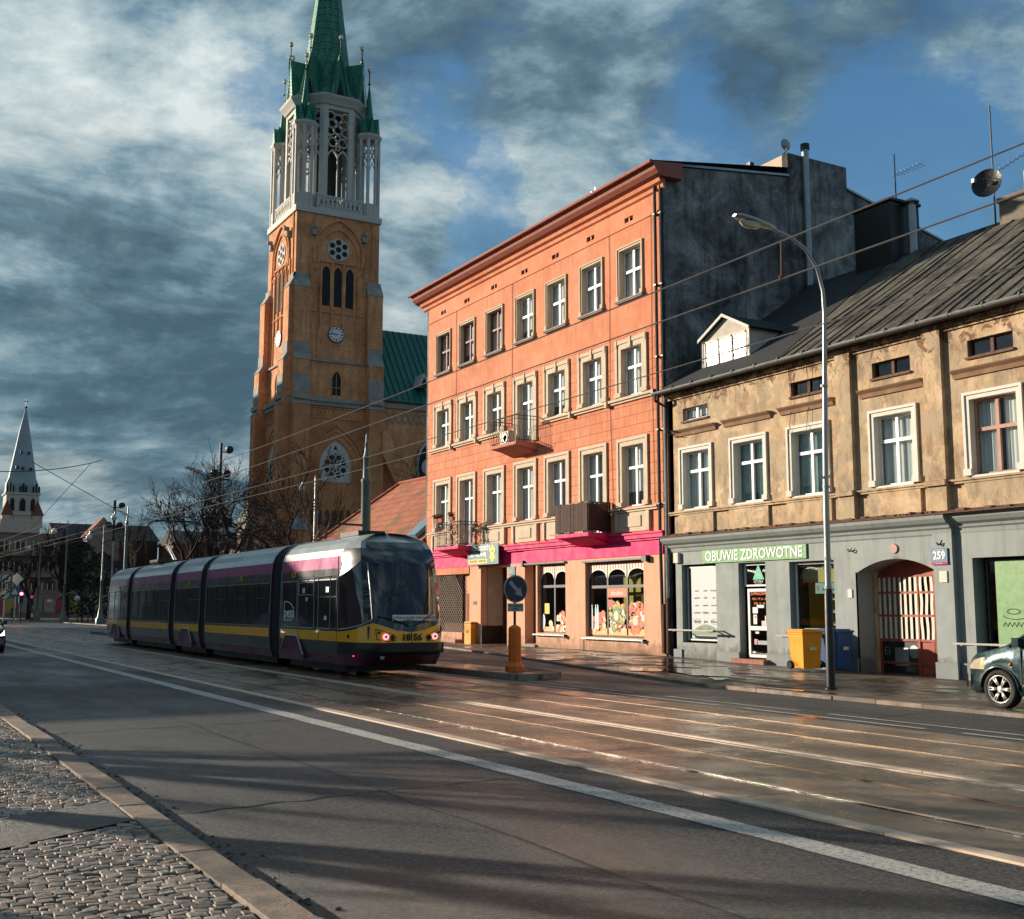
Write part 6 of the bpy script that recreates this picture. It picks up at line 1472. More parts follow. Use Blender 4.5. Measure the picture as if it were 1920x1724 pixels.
for F in 'FW':
    mb = MB()
    for u in (-1.35, .0, 1.35) if F == 'F' else (-1.3, 0, 1.3):
        for s in (-1, 1): frect(mb, F, u + s * .62 - .06, u + s * .62 + .06, 31.5, 39.0, 0, .16)
        frect(mb, F, u - .68, u + .68, 38.8, 39.0, .0, .18)
    for s in (-1, 1): frect(mb, F, s * 3.15 - .08, s * 3.15 + .08, 28.2, 39.2, 0, .16); frect(mb, F, s * 2.2 - .06, s * 2.2 + .06, 28.2, 36, 0, .12); 
    frect(mb, F, -3.2, 3.2, 33.2, 33.35, 0, .12); frect(mb, F, 3.9, 4.05, 28, 44.2, 0, .12)
    arch_ring(mb, F, 0, 38.6, 5.4, 5.0, .22, 0, .22, sharp=.8); arch_ring(mb, F, 0, 38.6, 4.4, 4.0, .16, 0, .16, sharp=.8)
    for s in (-1, 1): arch_ring(mb, F, s * 2.7, 33.5, .8, 4.6, .1, 0, .12)
    mb.build('blind_arcading', MCA, sh, fix=True)
    # slender belfry windows
    for u in (-1.35, 0, 1.35):
        mb = MB(); fprism(mb, F, pointed(u, 34.0, .92, 4.4), -.02, .03); wn = mb.build('belfry_window', MDK, CA, fix=True)
        mb = MB(); arch_ring(mb, F, u, 34.0, .92, 4.4, .1, 0, .12)
        mb.build('arch_moulding', MCA, wn, fix=True)
    # rosette with seven openings
    mb = MB(); n = 28; fprism(mb, F, [(1.25 * math.cos(i * 2 * math.pi / n), 41.0 - 0.6 + 1.25 * math.sin(i * 2 * math.pi / n)) for i in range(n)], 0, .08); ro = mb.build('rosette', MWST, CA, fix=True)
    mb = MB()
    for k in range(7):
        cu, cz = (0, 0) if k == 6 else (.82 * math.cos(R(90 + 60 * k)), .82 * math.sin(R(90 + 60 * k)))
        fprism(mb, F, [(cu + .31 * math.cos(i * .5236), 40.4 + cz + .31 * math.sin(i * .5236)) for i in range(12)], .07, .10)
    mb.build('round_opening', MDK, ro, fix=True)
    # clock
    mb = MB(); fprism(mb, F, [(-.1 + .92 * math.cos(i * 2 * math.pi / 24), 30.9 + .92 * math.sin(i * 2 * math.pi / 24)) for i in range(24)], 0, .14); ck = mb.build('clock', MBLK, CA, fix=True)
    mb = MB(); fprism(mb, F, [(-.1 + .84 * math.cos(i * 2 * math.pi / 24), 30.9 + .84 * math.sin(i * 2 * math.pi / 24)) for i in range(24)], .13, .16); mb.build('dial', M('clock_dial', (.72, .75, .76), .5, bmp=0), ck, fix=True)
    mb = MB()
    for k in range(12):
        a = R(30 * k); e, g = math.cos(a), math.sin(a); r0, r1, t = .55, .76, .05 if k % 3 else .085
        fprism(mb, F, [(-.1 + r0 * e - t * g, 30.9 + r0 * g + t * e), (-.1 + r1 * e - t * g, 30.9 + r1 * g + t * e), (-.1 + r1 * e + t * g, 30.9 + r1 * g - t * e), (-.1 + r0 * e + t * g, 30.9 + r0 * g - t * e)], .155, .175)
    fprism(mb, F, [(.15, 30.86), (.15, 30.92), (-.82, 30.99), (-.82, 30.92)], .175, .2); fprism(mb, F, [(-.2, 30.84), (-.0, 30.84), (-.52, 31.05), (-.62, 30.97)], .176, .19)
    mb.build('numerals_and_hands', MBLK, ck, fix=True)
    # middle stage
    mb = MB(); fprism(mb, F, pointed(0, 24.2, 1.0, 2.6), .10, .18); wn = mb.build('lancet_window', MDK, CA, fix=True)
    mb = MB(); arch_ring(mb, F, 0, 24.2, 1.0, 2.6, .12, .14, .25); frect(mb, F, -.03, .03, 24.2, 26.5, .17, .2); frect(mb, F, -.5, .5, 25, 25.06, .17, .2); mb.build('arch_moulding', MCA, wn, fix=True)
    mb = MB(); frect(mb, F, -H - .3, H + .3, 23.35, 23.75, .0, .7); frect(mb, F, -H - .3, H + .3, 22.9, 23.35, .0, .5); mb.build('stone_cornice', MGST, CA, fix=True)
    mb = MB(); frect(mb, F, -H, H, 27.75, 28.0, .0, .35); mb.build('string_course', MGST, CA, fix=True)
    # lattice frieze
    mb = MB(); z0, z1 = 21.7, 22.7; frect(mb, F, -3.3, 3.3, z0 - .12, z0, .3, .42); frect(mb, F, -3.3, 3.3, z1, z1 + .1, .3, .42)
    for i in range(14):
        u = -3.3 + i * .47
        fprism(mb, F, [(u, z0), (u + .12, z0), (u + .6, z1), (u + .48, z1)], .3, .38); fprism(mb, F, [(u + .48, z0), (u + .6, z0), (u + .12, z1), (u, z1)], .3, .37)
    mb.build('lattice_frieze', MCA, CA, fix=True)
    # great traceried window
    mb = MB()
    for w_, t, o in ((6.6, .14, .5), (5.7, .35, .42), (4.4, .3, .38)): arch_ring(mb, F, 0, 12.0 + (6.6 - w_) * .3, w_, 8.8 - (6.6 - w_) * .9, t, .25, o, sharp=1.0)
    for k in range(34):
        pa = pointed(0, 13.0, 5.0, 7.3, sharp=1.0); 
        break
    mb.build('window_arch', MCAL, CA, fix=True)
    mb = MB(); O = pointed(0, 14.8, 3.5, 4.4, sharp=1.0); fprism(mb, F, O, .28, .34); gw_ = mb.build('rose_window', MWST, CA, fix=True)
    mb = MB(); cz = 16.5
    mb2 = MB()
    for k in range(8):
        a = R(45 * k + 22); cu, c2 = 1.0 * math.cos(a), 1.0 * math.sin(a)
        for r_, t_ in ((.30, 5),): fprism(mb2, F, [(cu + r_ * math.cos(a + i * 1.2566) * 1.1, cz + c2 + r_ * math.sin(a + i * 1.2566) * 1.1) for i in range(5)], .33, .36)
        a = R(45 * k); fprism(mb2, F, [(.18 * math.cos(a), cz + .18 * math.sin(a)), (.55 * math.cos(a + .22), cz + .55 * math.sin(a + .22)), (.68 * math.cos(a), cz + .68 * math.sin(a)), (.55 * math.cos(a - .22), cz + .55 * math.sin(a - .22))], .33, .36)
        a = R(45 * k); fprism(mb2, F, [(1.42 * math.cos(a + i * 2.094) * .0 + 1.32 * math.cos(a) + .13 * math.cos(a + i * 2.094), cz + 1.32 * math.sin(a) + .13 * math.sin(a + i * 2.094)) for i in range(3)], .33, .36)
    fprism(mb2, F, [(-.22, 18.3), (.22, 18.3), (0, 18.75)], .33, .36)
    mb2.build('tracery_opening', MDK, gw_, fix=True)
    mb = MB()
    for i in range(7): fprism(mb, F, pointed(-2.4 + i * .8, 10.2, .5, 1.7), .28, .33)
    mb.build('blind_niche', MRST, CA, fix=True)
# portal on the west side
mb = MB(); arch_ring(mb, 'W', 0, 0, 4.2, 9.5, .5, .3, 2.6, sharp=1.1); arch_ring(mb, 'W', 0, 0, 5.4, 10.8, .3, .3, 2.9, sharp=1.1); mb.build('portal_arch', MCRM, CA, fix=True)
mb = MB(); fprism(mb, 'W', [(-3.4, 0), (3.4, 0), (3.4, 9.0), (0, 12.3), (-3.4, 9.0)], .3, 2.4); mb.build('portal_porch', MCA, CA, fix=True)
mb = MB(); fprism(mb, 'W', pointed(0, 0, 4.2, 9.5, sharp=1.1), 2.38, 2.45); mb.build('portal_door', MDK, CA, fix=True)
# angle buttresses with sloped stone caps
def buttress(face, u0, u1, stages, name='buttress'):
    m = MB(); s_ = MB()
    lo = MB()
    for k, (z0, z1, o, cap) in enumerate(stages):
        frect(lo if z1 < 23 else m, face, u0, u1, z0, z1, 0, o)
        # sloping cap
        nx_ = cap; b = len(s_.v)
        A = [onface(face, u0 - .06, z1, nx_ - .0), onface(face, u1 + .06, z1, nx_), onface(face, u1 + .06, z1, o + .06), onface(face, u0 - .06, z1, o + .06), onface(face, u0 - .06, z1 + (o - nx_) * 1.9, nx_), onface(face, u1 + .06, z1 + (o - nx_) * 1.9, nx_)]
        s_.v += A
        for q in ((3, 2, 5, 4), (0, 3, 4), (1, 5, 2), (0, 4, 5, 1), (0, 1, 2, 3)): s_.addf([b + i for i in q])
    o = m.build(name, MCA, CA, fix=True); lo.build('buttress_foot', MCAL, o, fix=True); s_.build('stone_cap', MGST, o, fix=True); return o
ST = [(-.3, 9.5, 2.2, 1.5), (9.5, 22.8, 1.5, 1.25), (22.8, 27.6, 1.2, .75), (27.6, 35.6, .75, 0)]
for F in 'FW':
    buttress(F, -H - .25, -H + 1.45, ST); buttress(F, H - 1.45, H + .25, ST)
mb = MB()
for F in 'FW':
    for u in (-H + .6, H - .6): frect(mb, F, u - .88, u + .88, 23.3, 23.8, 1.15, 1.5); frect(mb, F, u - .9, u + .9, 24.0, 26.0, 1.15, 1.25); frect(mb, F, u - .86, u + .86, 28.4, 29.6, .75, .81) ; frect(mb, F, u - .8, u + .8, 36.0, 37.2, .02, .2)
mb.build('stone_quoin', MGST, CA, fix=True)
mb = MB()
for F in 'FW':
    for u in (-2.9, 2.9): frect(mb, F, u - .25, u + .25, 41.6, 42.3, 0, .5); frect(mb, F, u - .15, u + .15, 42.3, 42.7, .2, .8)
mb.build('gargoyle', MGST, CA, fix=True)
# platform and lantern
mb = MB(); mb.box(TX - H - .2, TX + H + .2, TY - H - .2, TY + H + .2, 44.1, 44.75); mb.build('platform_cornice', MWST, CA)
mb = MB()
for F in 'FW':
    frect(mb, F, -2.6, 2.6, 46.2, 46.35, -.1, .1); frect(mb, F, -2.6, 2.6, 44.75, 44.9, -.1, .1)
    for i in range(10):
        u = -2.6 + i * .52; fprism(mb, F, [(u, 44.9), (u + .17, 44.9), (u + .52, 46.2), (u + .35, 46.2)], -.08, .08); fprism(mb, F, [(u + .35, 44.9), (u + .52, 44.9), (u + .17, 46.2), (u, 46.2)], -.08, .06)
    for u in (-2.6, 2.5): frect(mb, F, u, u + .14, 44.75, 46.5, -.12, .12)
mb.build('balustrade', MWST, CA, fix=True)
ap = 4.15; ZC = 57.2
def octp(k, u, z, r, c=(TX, TY)):   # face k of an octagon: centre normal angle
    a = R(-90 + 45 * k); nx_, ny = math.cos(a), math.sin(a); tx, ty = -ny, nx_
    return (c[0] + nx_ * r + tx * u, c[1] + ny * r + ty * u, z)
hwf = ap * math.tan(R(22.5))
lan = None
for k in range(8):
    mb = MB()
    def oprism(pts, r0, r1):
        n = len(pts); b = len(mb.v); mb.v += [octp(k, u, z, r0) for u, z in pts] + [octp(k, u, z, r1) for u, z in pts]
        mb.addf(range(b, b + n)); mb.addf(range(b + 2 * n - 1, b + n - 1, -1))
        for i in range(n): j = (i + 1) % n; mb.addf([b + i, b + n + i, b + n + j, b + j])
    def orect(u0, u1, z0, z1, r0, r1): oprism([(u0, z0), (u1, z0), (u1, z1), (u0, z1)], r0, r1)
    orect(-hwf, -hwf + .52, 44.7, ZC, ap - .5, ap); orect(hwf - .52, hwf, 44.7, ZC, ap - .5, ap)
    orect(-hwf + .52, hwf - .52, ZC - .5, ZC, ap - .45, ap - .03); orect(-.07, .07, 44.7, 51.6, ap - .3, ap - .12)
    orect(-hwf + .5, hwf - .5, 44.7, 46.0, ap - .4, ap - .2)
    w_ = hwf - .52
    def oring(c, cz, r, t, n=12):
        for i in range(n):
            a0, a1 = 2 * math.pi * i / n, 2 * math.pi * (i + 1) / n
            oprism([(c + r * math.cos(a0), cz + r * math.sin(a0)), (c + r * math.cos(a1), cz + r * math.sin(a1)), (c + (r - t) * math.cos(a1), cz + (r - t) * math.sin(a1)), (c + (r - t) * math.cos(a0), cz + (r - t) * math.sin(a0))], ap - .32, ap - .1)
    for s in (-1, 1):
        P_ = pointed(s * w_ / 2, 44.7, w_ - .08, 7.2); Q_ = pointed(s * w_ / 2, 44.7, w_ + .12, 7.45)
        for i in range(2, len(P_) - 2): oprism([P_[i], P_[i + 1], Q_[i + 1], Q_[i]], ap - .32, ap - .1)
    for j in range(4): a = R(90 * j); oring(.62 * math.cos(a), 55.1 + .62 * math.sin(a), .60, .13, 12)
    for j in range(4): a = R(90 * j + 45); oring(1.25 * math.cos(a), 55.1 + 1.25 * math.sin(a), .55, .12, 10)
    oring(0, 55.1, .22, .12, 8)
    for s in (-1, 1): oring(s * w_ / 2, 52.95, .58, .13, 12); oring(s * w_ * .9, 53.4, .3, .1, 8)
    oring(0, 52.3, .30, .11, 8); oring(0, 53.5, .34, .1, 8)
    o = mb.build('lantern_face', MWST, CA, fix=True)
mb = MB(); mb.lathe((TX, TY, 0), [(ap / math.cos(R(22.5)) + r, z) for r, z in ((0, ZC - .05), (.2, ZC), (.35, ZC + .25), (.75, ZC + .75), (.8, ZC + .95))], 8, rot=.5); mb.build('lantern_cornice', MWST, CA)
mb = MB(); mb.lathe((TX, TY, 0), [(1.9, 44.7), (1.9, 57)], 12); mb.build('lantern_core', M('dark_green_louvre', (.012, .03, .024), .7), CA)
# copper spire and ring of gables
ZB = ZC + .95
mb = MB(); k8 = 1 / math.cos(R(22.5))
mb.lathe((TX, TY, 0), [(4.6 * k8, ZB), (3.6 * k8, ZB + 1.2), (2.75 * k8, ZB + 3.5), (2.35 * k8, ZB + 5.5), (1.45 * k8, 71.2), (.06, 86)], 8, rot=.5); sp_ = mb.build('spire', MCO, CA)
mb = MB()
for k in range(8):
    for i in range(26):
        z = 62.8 + i * .9; r = 2.35 + (1.45 - 2.35) * (z - 63.6) / (71.2 - 63.6) if z > 63.6 else 2.45
        for s in (-1, 1):
            hw_ = r * math.tan(R(22.5)); p = [octp(k, s * hw_ * .5 - .2, z, r + .02), octp(k, s * hw_ * .5 + .2, z, r + .02), octp(k, s * hw_ * .5 + .2, z + .10, r + .03), octp(k, s * hw_ * .5 - .2, z + .10, r + .03)]; mb.face(p, False)
mb.build('roof_hooks', MBLK, sp_)
for k in range(8):
    mb = MB(); r = 4.45; hw_ = 1.18; zt = ZB + 5.2
    a, b, t = octp(k, -hw_, ZB - .1, r), octp(k, hw_, ZB - .1, r), octp(k, 0, zt, r - .1); bk = octp(k, 0, zt, .8)
    mb.face([a, b, t]); mb.face([a, t, bk]); mb.face([t, b, bk])
    for s in (-1, 1): mb.face([octp(k, s * hw_ * 1.05, ZB - .1, r + .2), octp(k, s * hw_ * .75, ZB - .1, r + .25), octp(k, 0, zt + .1, r + .1), octp(k, s * .02, zt + .4, r)], s > 0)
    g = mb.build('spire_gable', MCO, CA)
    mb = MB(); mb.face([octp(k, -.45, ZB + .2, r + .03), octp(k, .45, ZB + .2, r + .03), octp(k, 0, ZB + 2.2, r + .0)]); mb.build('gable_niche', MDK, g)
    mb = MB(); q = octp(k, 0, zt, r - .1); mb.cyl(q, (q[0], q[1], zt + 1.6), .07, n=5); mb.lathe((q[0], q[1], zt + .4), [(.05, 0), (.16, .1), (.05, .2)], 6); mb.build('finial_rod', MBLK, g)
    mb = MB(); mb.ball((q[0], q[1], zt + 1.9), .26, 8, 1.2); mb.build('gilded_ball', MGOLD, g)
# corner turrets
def turret(cx, cy):
    t = MB(); r = 1.08; k6 = 1 / math.cos(R(22.5))
    for i in range(8):
        a = R(45 * i + 22.5); x, y = cx + r * k6 * math.cos(a), cy + r * k6 * math.sin(a); t.box(x - .14, x + .14, y - .14, y + .14, 44.7, 53.9)
    t.lathe((cx, cy, 0), [(r * k6 + .1, 44.7), (r * k6 + .1, 46.3)], 8, rot=.5)
    b = t.build('corner_turret', MWST, CA); t = MB()
    for i in range(8):
        for s in (0, 1):
            a0, a1 = R(45 * i + 22.5), R(45 * i + 67.5); p0 = Vector((cx + r * k6 * math.cos(a0), cy + r * k6 * math.sin(a0), 0)); p1 = Vector((cx + r * k6 * math.cos(a1), cy + r * k6 * math.sin(a1), 0))
            za, zb = (51.6, 53.9) if s == 0 else (53.9, 51.6); t.tube([p0 + Vector((0, 0, za)), p1 + Vector((0, 0, zb))], .07, 4)
            t.tube([p0 + Vector((0, 0, 50.6)), (p0 + p1) / 2 + Vector((0, 0, 51.9)), p1 + Vector((0, 0, 50.6))], .08, 4)
    t.lathe((cx, cy, 0), [(r * k6 + .05, 53.8), (r * k6 + .32, 54.2), (r * k6 + .35, 54.45)], 8, rot=.5); t.build('turret_tracery', MWST, b)
    t = MB(); t.lathe((cx, cy, 0), [(.85, 54.4), (.48, 56.8), (.03, 60.9)], 8, rot=.5)
    for i in range(8):
        a = R(45 * i); n_ = Vector((math.cos(a), math.sin(a), 0)); tt = Vector((-n_.y, n_.x, 0)); c_ = Vector((cx, cy, 0)) + n_ * 1.2; top = c_ + Vector((0, 0, 56.5))
        A_, B_ = c_ - tt * .44 + Vector((0, 0, 54.4)), c_ + tt * .44 + Vector((0, 0, 54.4)); bk = Vector((cx, cy, 56.5)); t.face([A_, B_, top]); t.face([A_, top, bk]); t.face([top, B_, bk])
    t.build('turret_spirelet', MCO, b)
    t = MB(); t.cyl((cx, cy, 60.3), (cx, cy, 62.2), .07, n=5); t.lathe((cx, cy, 60.7), [(.08, 0), (.2, .12), (.08, .24)], 6); t.build('finial_rod', MBLK, b)
    t = MB(); t.ball((cx, cy, 62.5), .25, 8, 1.2); t.build('gilded_ball', MGOLD, b)
for sx in (-1, 1):
    for sy in (-1, 1): turret(TX + sx * 3.75, TY + sy * 3.75)
# nave
mb = MB(); mb.box(TX + H, TX + 60, TY - 5.2, TY + 9, -.3, 24.0)
mb.build('nave_wall', MCA, CA)
mb = MB()
mb.prism([(TY - 5.8, 24.2), (TY + 1.0, 33.6), (TY + 7.8, 24.2), (TY + 7.8, 24.0), (TY - 5.8, 24.0)], 'x', TX + H, TX + 60)
nr = mb.build('nave_roof', M('copper_sheet', (.012, .13, .105), .5, .2, var=.2, scale=.5), CA, fix=True)
mb = MB()
for i in range(40):
    x = TX + H + .5 + i * .75; a, b = (x, TY - 5.78, 24.25), (x, TY + .95, 33.6); mb.tube([Vector(a) + Vector((0, -.03, .02)), Vector(b) + Vector((0, -.03, .02))], .045, 4)
mb.build('standing_seam', M('copper_seam', (.006, .055, .045), .6), nr)
mb = MB(); mb.prism([(TX + 9.3, 26.0), (TX + 10.7, 26.0), (TX + 10.0, 27.5)], 'y', TY - 5.9, TY - 3); mb.build('roof_dormer', MWST, nr)
mb = MB(); mb.prism([(TX + 9.55, 26.0), (TX + 10.45, 26.0), (TX + 10.0, 27.0)], 'y', TY - 5.95, TY - 5.88); mb.build('dormer_opening', MDK, nr)
mb = MB(); frieze_z = (21.6, 23.0)
for i in range(16):
    x = TX + H + 1 + i * .75; mb.prism([(x, 21.7), (x + .12, 21.7), (x + .75, 22.9), (x + .63, 22.9)], 'y', TY - 5.32, TY - 5.2); mb.prism([(x + .63, 21.7), (x + .75, 21.7), (x + .12, 22.9), (x, 22.9)], 'y', TY - 5.3, TY - 5.2)
mb.box(TX + H, TX + 22, TY - 5.5, TY - 5.2, 23.3, 23.8); mb.build('nave_frieze', MGST, CA)
mb = MB(); c_ = TX + 11.0; P_ = pointed(c_, 12.5, 3.0, 7.5)
mb.prism(P_, 'y', TY - 5.4, TY - 5.15); nw = mb.build('nave_window', MDK, CA, fix=True)
mb = MB()
for i in range(len(P_) - 1): mb.tube([(P_[i][0], TY - 5.42, P_[i][1]), (P_[i + 1][0], TY - 5.42, P_[i + 1][1])], .15, 4)
mb.lathe((c_, TY - 5.42, 17.0), [(.9, -.05), (1.0, -.05), (1.0, .05), (.9, .05)], 14, axis='y'); mb.build('window_tracery', MWST, nw)
mb = MB(); mb.prism([(TX + H, 20.5), (TX + H + .7, 20.5), (TX + H + 5.5, 10.0), (TX + H + 4.6, 9.0), (TX + H, 18)], 'y', TY - 6.6, TY - 5.9); mb.build('flying_buttress', MCA, CA, fix=True)
px_, py_ = TX + 8.2, TY - 14
mb = MB(); mb.box(px_ - .9, px_ + .9, py_ - .9, py_ + .9, -.3, 15.3); pn = mb.build('pinnacle_pier', MCA, CA)
mb = MB(); mb.lathe((px_, py_, 0), [(1.25, 15.3), (1.1, 16.2), (.5, 18.3), (.28, 20), (.18, 21.8)], 4, rot=.5)
for i in range(7): mb.lathe((px_, py_, 17.6 + i * .6), [(.2, 0), (.5 - i * .03, .12), (.2, .26)], 6)
mb.build('pinnacle', MBLK, pn)
mb = MB(); mb.box(px_ - 2, TX + 30, py_ - .5, TY - 5.1, -.3, 10.5); mb.build('aisle_wall', MCA, CA)
# ================================================================== tile roofed house beside the orange one
TH = thing('tiled_house', 'low house with a broad mossy red clay tile roof behind the tram', 'building', (29, 58, 0))
mb = MB(); mb.box(23.4, 34, 49.35, 66.5, -.1, 5.0); mb.build('wall', MPCH, TH)
RXr, RZr = 27.6, 8.75
mb = MB()
E0, E1, Yn, Yf, Xf = 22.9, 34.5, 49.35, 67.0, 34.5
mb.face([(E0, Yn, 4.6), (RXr, Yn, RZr), (RXr, 62.2, RZr + .1), (E0, Yf, 4.6)]); mb.face([(E0, Yf, 4.6), (RXr, 62.2, RZr + .1), (Xf, Yf, 4.6)]); mb.face([(RXr, Yn, RZr), (Xf, Yn, 4.6), (Xf, Yf, 4.6), (RXr, 62.2, RZr + .1)])
mb.build('roof', MTI, TH)
mb = MB(); mb.tube([(RXr, Yn, RZr + .04), (RXr, 62.2, RZr + .14), (E0, Yf, 4.66)], .12, 6); mb.build('ridge_tiles', M('ridge_tile', (.35, .09, .05), .8, var=.3, scale=8), TH)
mb = MB(); mb.box(26.4, 27.1, 51.0, 51.6, 8.0, 9.3); mb.box(26.3, 27.2, 50.9, 51.7, 9.3, 9.45); mb.build('chimney', MWTR, TH)
mb = MB(); mb.prism([(23.1, 4.85), (24.6, 6.15), (24.5, 6.35), (23.0, 5.05)], 'y', 50.0, 51.2); mb.build('skylight', M('skylight_sheet', (.2, .32, .4), .2, .3), TH, fix=True)

# ================================================================== street furniture
MPG = M('pole_green_grey', (.13, .17, .16), .45, .3, var=.12, bmp=.05)
MPL = M('galvanised', (.36, .38, .37), .4, .6, var=.12, bmp=.05)
MGLB = M('lamp_glass_white', (.62, .64, .64), .25, bmp=0)
# near street lamp
LX, LY = 16.2, 16.3
SL = thing('street_lamp', 'tall curved grey street lamp on the pavement before the ochre house', 'street lamp', (LX, LY, .05))
mb = MB(); mb.tube([(LX, LY, .05), (LX + .02, LY, 1.9), (LX + .02, LY, 1.95)], [.085, .08, .062], 14); mb.lathe((LX, LY, .05), [(.12, 0), (.12, .03), (.09, .05)], 14); mb.build('dark_base', MBLK, SL, smooth=True)
mb = MB(); mb.tube([(LX + .02, LY, 1.95), (LX + .05, LY, 3.9), (LX + .13, LY, 6.2), (LX + .18, LY, 7.4), (LX + .16, LY, 7.85), (LX + .02, LY, 8.3), (LX - .28, LY, 8.65), (LX - .65, LY, 8.83), (LX - 1.15, LY, 8.93)], [.062, .06, .048, .043, .04, .036, .033, .03, .028], 12); mb.build('pole', MPL, SL, smooth=True)
mb = MB()
for z in (1.95, 2.5, 3.9, 5.9): mb.lathe((LX + .02 + (z - 1.95) * .02, LY, z), [(.072, 0), (.072, .05)], 12)
for s in (-1, 1): mb.tube([(LX + .06, LY, 4.0), (LX + .06 + s * .12, LY, 4.18), (LX + .06 + s * .14, LY, 4.25)], .014, 5)
mb.build('pole_collar', MPL, SL)
mb = MB(); ring = []
hp_ = [(-1.05, .04, .05), (-1.25, .09, .07), (-1.6, .13, .08), (-1.95, .12, .07), (-2.08, .06, .03)]; prev = None
for dx, w_, h_ in hp_:
    zc = 8.93 + (-1.1 - dx) * .10
    r_ = [(LX + dx, LY + w_ * math.cos(t), zc + h_ * math.sin(t) * (1.1 if math.sin(t) > 0 else .5)) for t in [i * math.pi / 6 for i in range(12)]]
    if prev:
        for i in range(12): mb.face([prev[i], prev[(i + 1) % 12], r_[(i + 1) % 12], r_[i]])
    else: mb.face(r_[::-1])
    prev = r_
mb.face(prev); mb.build('lamp_head', MPL, SL, smooth=True, fix=True)
mb = MB(); mb.lathe((LX - 1.68, LY, 8.95), [(.02, -.12), (.2, -.09), (.27, -.02), (.27, .0)], 14, sy=.38); mb.build('lamp_glass', M('prismatic_lamp_glass', (.55, .5, .4), .15, bmp=0), SL, smooth=True)
# bollard with keep-right sign on the island
BX, BY = 13.5, 23.7
TS = thing('traffic_sign', 'orange eight sided island bollard carrying a round blue arrow sign', 'traffic sign', (BX, BY, .12))
mb = MB(); mb.lathe((BX, BY, .12), [(.23, 0), (.23, .10), (.20, .15), (.155, .2), (.15, .98), (.13, 1.02), (.04, 1.07)], 8, rot=.5); mb.build('bollard', MORG, TS)
mb = MB(); mb.cyl((BX, BY, 1.1), (BX, BY, 2.36), .032, n=8); mb.build('post', MBLK, TS)
mb = MB(); mb.lathe((BX, BY - .045, 2.03), [(.315, -.012), (.325, -.004), (.325, .012), (.1, .014)], 32, axis='y'); dsc = mb.build('sign_disc', MPL, TS)
mb = MB(); mb.lathe((BX, BY - .06, 2.03), [(.01, -.004), (.298, -.004), (.298, .002)], 32, axis='y'); mb.build('blue_face', M('sign_dark_blue', (.006, .018, .06), .4, bmp=0), dsc)
mb = MB(); d = Vector((1, 0, -1.0)).normalized(); e = Vector((d.z, 0, -d.x)); c_ = Vector((BX, BY - .068, 2.03))
sh_ = [(-.24, .045), (.06, .045), (.05, .115), (.25, 0), (.05, -.115), (.06, -.045), (-.24, -.045)]
q = [c_ + d * a + e * b for a, b in sh_]; mb.face([q[0], q[1], q[5], q[6]]); mb.face([q[2], q[3], q[4]])
mb.face([q[1], q[2], q[4], q[5]]); mb.build('white_arrow', M('arrow_grey', (.33, .36, .40), .5, bmp=0), dsc)
mb = MB(); mb.box(BX - .21, BX + .21, BY - .045, BY - .035, 1.50, 1.69); tp = mb.build('text_plate', M('plate_grey', (.36, .38, .38), .5), TS)
mb = MB(); mb.text('Nie dotyczy', .085, (BX, BY - .048, 1.635), (1, 0, 0), (0, 0, 1), .001, sx=.9); mb.text('MPK', .085, (BX, BY - .048, 1.555), (1, 0, 0), (0, 0, 1), .001); mb.build('plate_lettering', MBLK, tp)
# big catenary pole behind the tram
CP = thing('catenary_pole', 'thick green grey overhead line pole with stepped finial rising behind the tram roof', 'pole', (13.5, 33, .1))
mb = MB(); mb.lathe((13.5, 33, .1), [(.24, 0), (.24, .7), (.16, .9), (.145, 5.3), (.165, 5.34), (.165, 5.42), (.11, 5.48), (.105, 6.05), (.13, 6.1), (.10, 6.18), (.07, 6.3), (.06, 6.5), (.075, 6.54), (.045, 6.6), (.04, 6.82), (.0, 6.9)], 16); mb.build('pole', MPG, CP, smooth=True)
mb = MB(); mb.tube([(13.35, 33, 3.62), (13.0, 33, 3.6), (12.75, 33, 3.5)], .03, 5); mb.build('bracket', MBLK, CP)
# overhead wires of the two tracks
def sag(x, z, y0, y1, span=28, s=.05, r=.009, z2=None):
    p = []; n = int((y1 - y0) / 2)
    for i in range(n + 1): y = y0 + (y1 - y0) * i / n; f = ((y - 2) % span) / span; p.append((x, y, z - s * 4 * f * (1 - f) + (max(0, y - 26) * .012)))
    return p
WIRES = [('contact_wire', 7.7, 4.80, .0, .012, 'lower contact wire above the near track'), ('carrier_wire', 7.7, 5.22, .06, .012, 'upper carrier wire above the near track'),
         ('carrier_wire', 10.75, 5.30, .03, .013, 'upper carrier wire above the far track and tram'), ('contact_wire', 10.8, 5.02, .0, .012, 'lower contact wire above the tram')]
for nm, x, z, s, r, lab in WIRES:
    mb = MB(); y0 = -8 if z != 5.02 else 22.9; mb.tube(sag(x, z, y0, 118, s=s), r * .72, 4); tag(mb.build(nm, M('wire_grey', (.16, .15, .14), .5, .5)), lab, 'wire', 'overhead line wires')
mb = MB(); mb.tube([(7.7, 8.22, 4.82), (7.7, 8.21, 5.18)], .012, 5); mb.lathe((7.7, 8.22, 4.8), [(.02, 0), (.03, .03), (.01, .06)], 6); tag(mb.build('wire_dropper', MRST), 'short vertical dropper between the two near wires, before the gable', 'wire')
def wire(p, q, lab, r=.012, sg_=.15):
    p, q = Vector(p), Vector(q); a = MB(); a.tube([p + (q - p) * (i / 12) - Vector((0, 0, 4 * sg_ * (i / 12) * (1 - i / 12))) for i in range(13)], r, 4)
    tag(a.build('span_wire', MBLK), lab, 'wire', 'span wires over the junction')
wire((1.0, 70, 9.6), (15.4, 90, 12.6), 'span wire from beyond the left edge to the far branching trees', .03, .8)
wire((9.2, 79, 10.9), (17.0, 86, 8.0), 'short diagonal wire falling right from the left span wire', .025, 0)
